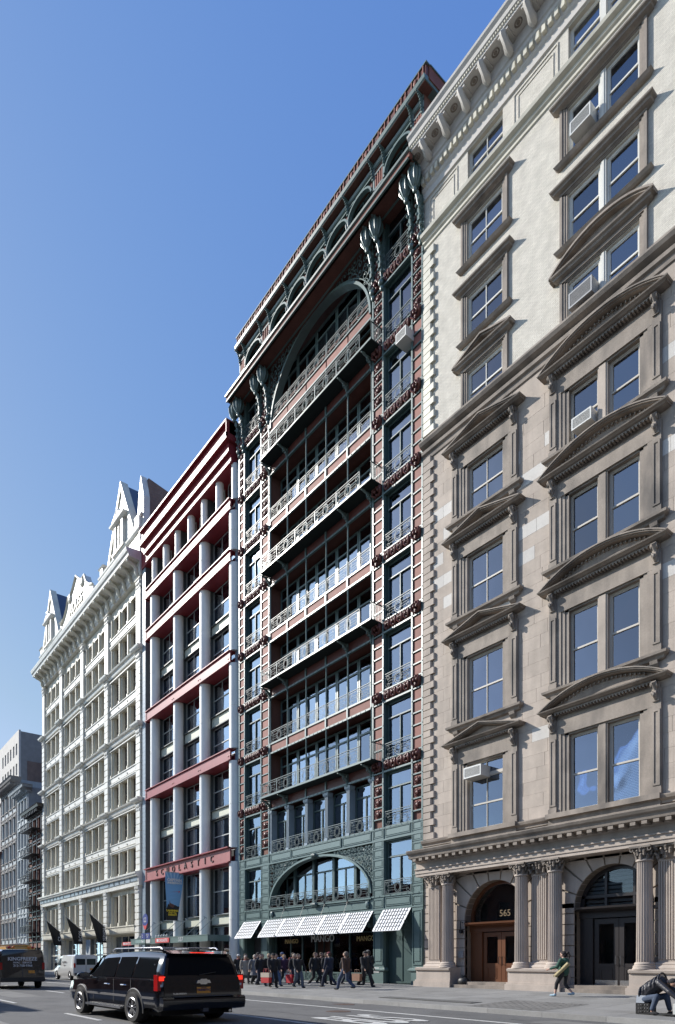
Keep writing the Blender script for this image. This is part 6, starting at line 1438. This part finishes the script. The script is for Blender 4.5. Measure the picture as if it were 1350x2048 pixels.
part('sign_panel', MB().box(-.14, -.08, -.5, .5, 2.5, 2.76), 'bus_yellow', e, rel=True)
put('lettering', text_mesh('SCHOOL BUS', .22, 'black_plastic', .004), e, (-.07, 0, 2.63), rel=True).rotation_euler = (pi / 2, 0, pi / 2)
for y in (-1.0, 1.0):
    for x in (-2.2, -8.4): wheel(e, x, y, 1 if y > 0 else -1, .48, .26, 6)
# ================================================================== PEOPLE
SKIN = [(.42, .25, .18), (.30, .17, .11), (.48, .30, .23)]
def cmat(col, rough=.85):
    k = 'cloth_%d_%d_%d' % tuple(int(c * 999) for c in col)
    if k not in M:
        m = mat(k, col, rough=rough, var=.1, vscale=6, fine=.06, fscale=60, bump=.3, bscale=25)
    return k
def caps(m, pts, rad, n=8):
    for i in range(len(pts) - 1): m.tube([pts[i], pts[i + 1]], [rad[i], rad[i + 1]], n)
    for p, r in zip(pts, rad): m.ball(p, r, n, 6)
def blob(name, m, mt, parent, vox=.016, smooth=2):
    o = part(name, m, mt, parent, rel=True); r = o.modifiers.new('remesh', 'REMESH'); r.mode = 'VOXEL'; r.voxel_size = vox; r.use_smooth_shade = True
    s = o.modifiers.new('smooth', 'SMOOTH'); s.iterations = smooth; s.factor = .5; return o
def person(loc, face, H, label, top, legs, hair=(.05, .035, .025), skin=0, stride=.25, hat=None, coat=False, arms=(.25, -.2), group='people walking past the shop', swing=1, scarf=None, hood=False, bare=False, shoe=(.02, .02, .02), pony=False, bend=0, elbow=(.25, .25)):
    """figure facing local +x; loc = feet"""
    e = thing('person', label, 'person', loc, group, rotz=face); k = H / 1.75; V = lambda x, y, z: (x * k, y * k, z * k)
    e.scale = (1.2, 1.2, 1.0); sw = stride; hip = .93
    La = V(sw * .95, .10, .08); Ra = V(-sw * .95, -.10, .08 + .07 * min(1, sw * 3)); Lk = V(sw * .62 + .03, .10, .5); Rk = V(-sw * .1 + .05, -.10, .49); Lh = V(0, .10, hip); Rh = V(0, -.10, hip)
    sh = 1.43; LS, RS = V(0, .19, sh), V(0, -.19, sh)
    a1, a2 = arms; el1, el2 = elbow
    def arm(s, a, el): S = (0, s * .2, sh - .02); E_ = (.29 * sin(a), s * .25, sh - .29 * cos(a)); Hh = (E_[0] + .26 * sin(a + el), s * .25, E_[2] - .26 * cos(a + el)); return [V(*S), V(*E_), V(*Hh)]
    A1, A2 = arm(1, a1, el1), arm(-1, a2, el2)
    b = MB(); caps(b, [V(0, 0, .95), V(0, 0, 1.25), V(.0, 0, 1.44), V(.015, 0, 1.52)], [.1, .11, .07, .052 * k])
    b.ball(V(.03, 0, 1.63), (.095 * k, .075 * k, .115 * k), 12, 10); b.ball(V(.075, 0, 1.575), (.045 * k, .045 * k, .045 * k), 8, 6)
    b.ball(V(.13, 0, 1.615), (.022 * k, .016 * k, .024 * k), 6, 5); b.ball(V(.115, 0, 1.575), (.014, .03, .009), 6, 4)
    for s in (-1, 1): b.ball(V(.025, s * .078, 1.62), (.016, .012, .028), 6, 4)
    for A in (A1, A2):
        caps(b, A, [.045 * k, .036 * k, .028 * k]); hd = Vector(A[2]) - Vector(A[1]); hd.normalize(); p = Vector(A[2]); side = Vector((1, 0, 0)) if abs(hd.x) < .7 else Vector((0, 0, 1))
        b.ball(tuple(p + hd * .05 * k), (.035 * k, .02 * k, .045 * k), 8, 6)
        for f_ in range(4): q = p + hd * .08 * k + side * (.022 * (f_ - 1.5)) * k; b.tube([tuple(q), tuple(q + hd * (.05 + .01 * (f_ % 3 > 0)) * k), tuple(q + hd * .07 * k + Vector((.0, -.01 if A is A1 else .01, 0)))], [.011 * k, .01 * k, .008 * k], 5)
        b.tube([tuple(p + hd * .02 * k + side * .03 * k), tuple(p + hd * .06 * k + side * .055 * k)], [.013 * k, .01 * k], 5)
    caps(b, [Lh, Lk, La], [.08 * k, .05 * k, .035 * k]); caps(b, [Rh, Rk, Ra], [.08 * k, .05 * k, .035 * k])
    blob('body', b, cmat(SKIN[skin], .6), e, .011 if H > 1.0 else .01, 1)
    # face features small but present
    f = MB()
    for s in (-1, 1): f.ball(V(.112, s * .032, 1.64), (.012, .014, .008), 6, 4)
    part('eyes', f, 'black_plastic', e, rel=True)
    t = MB(); bot = .55 if coat else .88; lean = bend
    caps(t, [V(0, 0, .95), V(0, 0, 1.15), V(0, 0, 1.33)], [.165 * k, .165 * k, .17 * k], 10); t.ball(V(0, 0, 1.36), (.14 * k, .225 * k, .1 * k), 12, 8); t.ball(V(0, 0, .98), (.15 * k, .185 * k, .14 * k), 12, 8)
    if coat:
        t.lathe(0, 0, [(.23 * k, bot * k), (.2 * k, .8 * k), (.17 * k, 1.05 * k)], 12)
    for A in (A1, A2): caps(t, [A[0], A[1], tuple(Vector(A[1]).lerp(Vector(A[2]), .9))], [.075 * k, .062 * k, .05 * k])
    if hood: t.ball(V(-.06, 0, 1.47), (.1 * k, .12 * k, .07 * k))
    t.lathe(0, 0, [(.085 * k, 1.4 * k), (.07 * k, 1.5 * k)], 10)
    blob('coat' if coat else 'jacket', t, cmat(top), e, .017)
    l = MB(); l.ball(V(0, 0, .93), (.135 * k, .165 * k, .12 * k), 12, 8); ank = .42 if bare else .1
    for (h_, kn, an) in ((Lh, Lk, La), (Rh, Rk, Ra)): 
        end = tuple(Vector(kn).lerp(Vector(an), .45 if bare else .97)); caps(l, [h_, kn, end], [.1 * k, (.066 if bare else .075) * k, (.055 if bare else .062) * k])
    blob('trousers', l, cmat(legs), e, .017)
    s_ = MB()
    for an, up in ((La, .0), (Ra, .35)):
        s_.ball((an[0] + .07 * k, an[1], an[2] - .03 * k), (.13 * k, .045 * k, .042 * k), 10, 6); s_.ball((an[0], an[1], an[2] + .0), (.055 * k, .05 * k, .06 * k), 8, 6)
    blob('shoes', s_, cmat(shoe), e, .012, 1)
    if hat:
        h = MB(); h.ball(V(.02, 0, 1.69), (.108 * k, .09 * k, .085 * k), 12, 8); h.box(*(.0, .17 * k) if hat[1] else (.0, .11 * k), -.06 * k, .06 * k, 1.675 * k, 1.69 * k); blob('cap', h, cmat(hat[0]), e, .01, 1)
    h = MB(); h.ball(V(.0, 0, 1.665), (.104 * k, .087 * k, .1 * k), 12, 8); h.ball(V(-.04, 0, 1.6), (.075 * k, .075 * k, .08 * k), 10, 8)
    if pony: h.ball(V(-.13, 0, 1.69), (.06, .05, .055)); caps(h, [V(-.14, 0, 1.68), V(-.2, .01, 1.58), V(-.18, .01, 1.47)], [.035, .03, .012])
    part('hair', h, cmat(hair), e, 60, rel=True)
    if scarf: part('scarf', MB().tube([V(.075 * cos(a), .075 * sin(a), 1.47) for a in [2 * pi * i / 10 for i in range(10)]], .03, 6, True), cmat(scarf), e, 60, rel=True)
    return e
BLK, NAVY, DENIM = (.018, .018, .02), (.02, .025, .045), (.05, .07, .12)
W_, E_, S_ = pi, 0.0, -pi / 2           # walking left, right, towards the camera
GP = [
 ((-34.9, -3.9, .27), 0.1, 1.72, 'person in a dark jacket and white cap just right of the black car', BLK, BLK, dict(hat=((.5, .5, .5), 1), scarf=(.4, .04, .04))),
 ((-33.36, -4.31, .26), -.35, 1.66, 'person in a pale grey flared coat nearest the black car', (.28, .25, .21), (.1, .08, .07), dict(coat=True, hair=(.35, .33, .3), scarf=(.3, .03, .04))),
 ((-33.5, -3.4, .28), .2, 1.8, 'tall person in a dark jacket and cap behind the grey coat', NAVY, BLK, dict(hat=(BLK, 1))),
 ((-36.1, -1.6, .35), pi, 1.68, 'person in a bright yellow jacket facing away', (.5, .36, .03), DENIM, dict(hair=(.3, .2, .1), stride=.1)),
 ((-33.4, -2.7, .31), .1, 1.72, 'person with fair hair in a black coat next to the yellow jacket', BLK, BLK, dict(hair=(.4, .3, .2), coat=True)),
 ((-30.6, -5.0, .24), 0, 1.74, 'person in a black puffy jacket left of the shopping bag carrier', BLK, NAVY, dict(hair=(.03, .02, .02))),
 ((-28.67, -5.47, .22), -.1, 1.76, 'person in black holding a big red and cream shopping bag', BLK, BLK, dict(hat=(BLK, 1), stride=.12, arms=(.1, .3), hair=(.1, .06, .03))),
 ((-32.6, -2.3, .33), .1, 1.78, 'person in a blue jacket among the crowd by the shop window', (.04, .08, .2), DENIM, dict(hat=((.04, .07, .16), 1))),
 ((-31.08, -3.17, .30), 0, 1.66, 'person in a dark purple jacket with pale hair', (.05, .02, .05), BLK, dict(hair=(.3, .2, .1))),
 ((-29.6, -3.5, .29), 0, 1.7, 'person in a black hooded jacket carrying a white bag', BLK, NAVY, dict(hood=True, hair=(.3, .25, .2))),
 ((-27.42, -4.78, .24), .05, 1.72, 'person in a black jacket and light jeans carrying a red bag', BLK, (.1, .12, .15), dict(stride=.2)),
 ((-27.5, -3.65, .28), .1, 1.76, 'person in black with bright white shoes mid stride', BLK, BLK, dict(hair=(.08, .05, .03), shoe=(.6, .6, .6), stride=.34)),
 ((-28.2, -2.4, .32), .15, 1.72, 'person in a long black coat with loose dark hair', BLK, BLK, dict(coat=True, stride=.22, hair=(.04, .03, .02))),
 ((-29.3, -1.9, .33), .15, 1.74, 'person half hidden at the back of the crowd under the awning', (.06, .03, .03), BLK, dict(stride=.2)),
 ((-26.56, -3.45, .29), pi + .2, 1.76, 'person in a navy jacket and maroon cap striding left', NAVY, NAVY, dict(hat=((.13, .02, .03), 0), stride=.32)),
 ((-23.96, -4.49, .25), pi + .25, 1.78, 'person in a brown leather jacket and blue jeans striding left', (.06, .035, .025), DENIM, dict(hair=(.14, .11, .09), stride=.34, arms=(-.3, .3))),
 ((-24.87, -2.54, .32), 0.1, 1.76, 'person in a black jacket and black cap carrying a brown bag', BLK, BLK, dict(hat=(BLK, 0), stride=.32)),

 ((-32.2, -4.4, .3), 0, 1.7, 'person in a grey coat in the thick of the crowd', (.16, .16, .17), BLK, dict(coat=True, hair=(.4, .35, .3), stride=.15)),
 ((-31.6, -2.2, .3), .2, 1.75, 'person in a dark red jacket near the middle of the shop window', (.16, .03, .03), BLK, dict(stride=.18)),
 ((-25.8, -1.5, .3), pi, 1.8, 'tall person in a black coat and grey cap standing by the green roller door', BLK, BLK, dict(coat=True, hat=((.12, .12, .12), 0), stride=.2)),
 ((-34.6, -2.4, .3), .1, 1.7, 'person in a beige jacket behind the tall dark figure at the left', (.35, .28, .2), NAVY, dict(stride=.15, hair=(.1, .06, .04))),
 ((-29.9, -4.5, .3), 0, 1.73, 'person in a charcoal jacket and blue jeans between two black coats', (.06, .06, .065), (.08, .12, .2), dict(stride=.25)),
 ((-35.6, -3.0, .3), .1, 1.74, 'person in a brown coat at the left end of the crowd', (.1, .06, .04), BLK, dict(coat=True, stride=.12)),
 ((-27.0, -2.0, .3), .1, 1.7, 'person in a black jacket and dark hood close to the right shop pillar', BLK, NAVY, dict(hood=True, stride=.2)),
]
PE = {}
for i, (loc, fc, H, lab, top, legs, kw) in enumerate(GP):
    kw.setdefault('arms', (random.uniform(-.3, .4), random.uniform(-.4, .3))); PE[i] = person((loc[0], loc[1], sz(loc[1])), fc, H, lab, top, legs, skin=i % 3 if i % 3 != 1 else 0, **kw)
def bag(loc, w, h, d, col, label, rot=0, col2=None):
    e = thing('shopping_bag', label, 'bag', loc, rotz=rot); part('bag_body', MB().prism([(-w / 2, 0), (w / 2, 0), (w / 2 * 1.08, h), (-w / 2 * 1.08, h)], -d / 2, d / 2, 'y'), cmat(col, .6), e, rel=True)
    if col2: part('bag_top', MB().box(-w / 2 * 1.1, w / 2 * 1.1, -d / 2 - .005, d / 2 + .005, h * .55, h + .01), cmat(col2, .6), e, rel=True)
    for y in (-d / 3, d / 3): part('bag_handle', MB().tube([(-w * .25, y, h), (-w * .15, y, h + .2), (w * .15, y, h + .2), (w * .25, y, h)], .008, 5), cmat(col, .6), e, rel=True)
bag((-28.55, -5.95, .5), .55, .5, .2, (.5, .03, .03), 'big shopping bag with red lower half and cream top', .2, (.5, .42, .33))
bag((-29.6, -3.95, .55), .3, .38, .14, (.55, .55, .53), 'small white shopping bag held beside a black hooded jacket', .3)
bag((-27.7, -5.1, .5), .38, .42, .16, (.45, .02, .03), 'bright red shopping bag held next to light jeans', .2)
bag((-25.0, -2.95, .62), .5, .36, .18, (.25, .13, .08), 'brown leather bag swinging beside a black jacket', .1)
# woman with the yoga mat
p = person((-13.68, -2.75, sz(-2.75)), pi + .1, 1.64, 'person in a dark green jacket and black leggings, walking left with a yellow rolled mat', (.03, .085, .06), BLK, hair=(.02, .015, .015), stride=.27, bare=True, shoe=(.3, .42, .5), pony=True, group=None, arms=(.35, .45), elbow=(.9, .8), skin=2)
part('sunglasses', MB().box(.1, .135, -.065, .065, 1.515, 1.545), 'black_plastic', p, rel=True)
e = thing('rolled_mat', 'yellow rolled exercise mat slung diagonally across a green jacket', 'mat', (-13.6, -3.05, 1.2)); part('mat', MB().tube([(-13.86, -3.0, 1.06), (-13.36, -2.95, 1.52)], .07, 12), cmat((.4, .33, .18), .8), e, 60); part('end_spiral', MB().tube([(-13.87 + .05 * cos(a) * (1 - a / 14), -3.06, 1.05 + .05 * sin(a) * (1 - a / 14)) for a in [i * .6 for i in range(16)]], .008, 4), cmat((.3, .24, .1), .8), e)
# seated street seller, bent forward over the goods
def seller():
    e = thing('person', 'person in a black quilted jacket, bent forward while sitting on a milk crate', 'person', (-8.75, -6.5, sz(-6.5))); z = .34
    b = MB(); Vv = lambda *a: a
    caps(b, [(-.05, 0, .42), (.12, 0, .7), (.42, 0, .88), (.56, 0, .86)], [.13, .12, .08, .055]); b.ball((.68, 0, .84), (.11, .08, .1), 12, 8); b.ball((.78, 0, .78), (.03, .02, .025), 6, 4)
    Ls = [(0, .12, .4), (.42, .16, .5), (.5, .18, .1)]; Rs = [(0, -.12, .4), (.35, -.22, .48), (.25, -.28, .1)]
    caps(b, Ls, [.09, .06, .04]); caps(b, Rs, [.09, .06, .04])
    for s, A in ((1, [(.4, .2, .84), (.62, .26, .58), (.88, .24, .42)]), (-1, [(.4, -.2, .84), (.72, -.3, .62), (1.02, -.3, .38)])):
        caps(b, A, [.05, .038, .03]); p = Vector(A[2]); hd = (Vector(A[2]) - Vector(A[1])).normalized(); b.ball(tuple(p + hd * .05), (.04, .035, .03), 8, 6)
        for f_ in range(4): q = p + hd * .08 + Vector((0, .02 * (f_ - 1.5), 0)); b.tube([tuple(q), tuple(q + hd * .05), tuple(q + hd * .065 + Vector((0, 0, -.02)))], [.011, .01, .008], 5)
        b.tube([tuple(p + hd * .02 + Vector((0, .03 * s, 0))), tuple(p + hd * .07 + Vector((0, .05 * s, 0)))], [.013, .01], 5)
    blob('body', b, cmat(SKIN[0], .6), e, .012, 1)
    t = MB(); caps(t, [(-.05, 0, .48), (.1, 0, .68), (.36, 0, .84)], [.2, .22, .19], 12); t.ball((.36, 0, .86), (.14, .25, .13)); caps(t, [(.4, .2, .84), (.62, .26, .58), (.85, .24, .44)], [.09, .075, .055]); caps(t, [(.4, -.2, .84), (.72, -.3, .62), (.98, -.3, .41)], [.09, .075, .055])
    for i in range(6): x = -.12 + i * .1; zc = .5 + i * .07; t.tube([(x + .02 * cos(a), .2 * cos(a), zc + .05 + .2 * sin(a)) for a in [2 * pi * j / 14 for j in range(14)]], .03, 5, True)
    blob('quilted_jacket', t, cmat((.02, .02, .026), .45), e, .014, 1)
    l = MB(); l.ball((-.03, 0, .42), (.17, .2, .12)); caps(l, [Ls[0], Ls[1], (.49, .18, .16)], [.11, .085, .065]); caps(l, [Rs[0], Rs[1], (.26, -.28, .16)], [.11, .085, .065]); blob('trousers', l, cmat((.05, .07, .11)), e, .016)
    s_ = MB(); s_.ball((.56, .18, .05), (.14, .05, .05)); s_.ball((.31, -.28, .05), (.14, .05, .05)); blob('shoes', s_, cmat(BLK), e, .012, 1)
    h = MB(); h.ball((.66, 0, .88), (.115, .09, .09), 12, 8); part('cap', h, cmat(BLK), e, 60, rel=True); part('eyes', MB().ball((.78, .03, .83), .01, 5, 4).ball((.78, -.03, .83), .01, 5, 4), 'black_plastic', e, rel=True)
    part('shirt_tail', MB().prism([(-.22, .3), (.0, .3), (.05, .5), (-.2, .5)], -.2, .18, 'y'), cmat((.35, .38, .42)), e, rel=True)
    return e
seller()
e = thing('milk_crate', 'black plastic milk crate that the bent person sits on', 'crate', (-8.8, -6.5, sz(-6.5))); cr = MB()
for s in (-1, 1):
    for i in range(6): q = -.17 + i * .068; cr.box(q - .012, q + .012, s * .18 - .008, s * .18 + .008, .0, .3); cr.box(s * .18 - .008, s * .18 + .008, q - .012, q + .012, .0, .3)
    for z in (0, .09, .18, .27): cr.box(-.18, .18, s * .18 - .009, s * .18 + .009, z, z + .03); cr.box(s * .18 - .009, s * .18 + .009, -.18, .18, z, z + .03)
cr.box(-.18, .18, -.18, .18, .0, .015); cr.box(-.17, .17, -.17, .17, .28, .3); part('crate_body', cr, 'black_plastic', e, rel=True)
e = thing('display_board', 'low white tray of goods on the sidewalk in front of the bent person', 'tray', (-7.8, -6.5, sz(-6.5))); part('tray', MB().box(-.5, .7, -.3, .3, .02, .05), 'black_plastic', e, rel=True); part('goods', MB().box(-.2, .0, -.2, .2, .05, .32).box(.1, .5, -.22, .2, .05, .12), 'ac_white', e, rel=True)
e = thing('rubbish_bag', 'round black rubbish bag beside the brown wooden doorway', 'bag', (-20.45, -.35, .45)); rb = MB(); rb.ball((0, 0, .2), (.3, .26, .24), 12, 8); rb.ball((.02, 0, .44), (.07, .07, .08), 8, 5); part('bag_body', rb, 'black_plastic', e, 60, rel=True)
# shop window figures
for i, (x, mt_, lb) in enumerate(((-35.9, (.45, .3, .12), 'mannequin in a yellow top, leftmost behind the shop glass'), (-35.2, (.3, .03, .03), 'mannequin in a red jacket behind the shop glass'), (-34.3, (.25, .12, .08), 'mannequin in a brown top next to the red one behind glass'), (-28.9, (.2, .18, .13), 'mannequin in an olive coat on the right of the shop window'), (-28.2, (.06, .07, .09), 'mannequin in a dark jacket at the right end of the shop window'))):
    e = thing('mannequin', lb, 'mannequin', (x, .75, .95)); b = MB(); caps(b, [(0, 0, .95), (0, 0, 1.2), (0, 0, 1.4), (0, 0, 1.5)], [.12, .11, .1, .05]); b.ball((0, 0, 1.6), (.08, .08, .11)); caps(b, [(-.08, 0, .9), (-.09, 0, .5), (-.1, 0, .05)], [.08, .06, .04]); caps(b, [(.08, 0, .9), (.09, 0, .5), (.1, 0, .05)], [.08, .06, .04]); caps(b, [(-.2, 0, 1.38), (-.28, -.03, 1.1), (-.2, -.15, .95)], [.05, .04, .03]); caps(b, [(.2, 0, 1.38), (.28, -.03, 1.1), (.24, -.1, .86)], [.05, .04, .03]); blob('figure', b, cmat((.42, .3, .22), .5), e, .02)
    t = MB(); caps(t, [(0, 0, .9), (0, 0, 1.15), (0, 0, 1.33)], [.16, .15, .16], 10); t.ball((0, 0, 1.36), (.22, .13, .09)); caps(t, [(-.2, 0, 1.38), (-.28, -.03, 1.1), (-.22, -.12, .98)], [.07, .06, .045]); caps(t, [(.2, 0, 1.38), (.28, -.03, 1.1), (.24, -.09, .9)], [.07, .06, .045]); blob('garment', t, cmat(mt_), e, .02)
for i in range(9): put('window_guard', RAILS.setdefault('guard', build_railing(1.1, .5).mesh('window_guard', 'iron_paint')), SG, (-37.3 + i * 1.12, .3, .42))
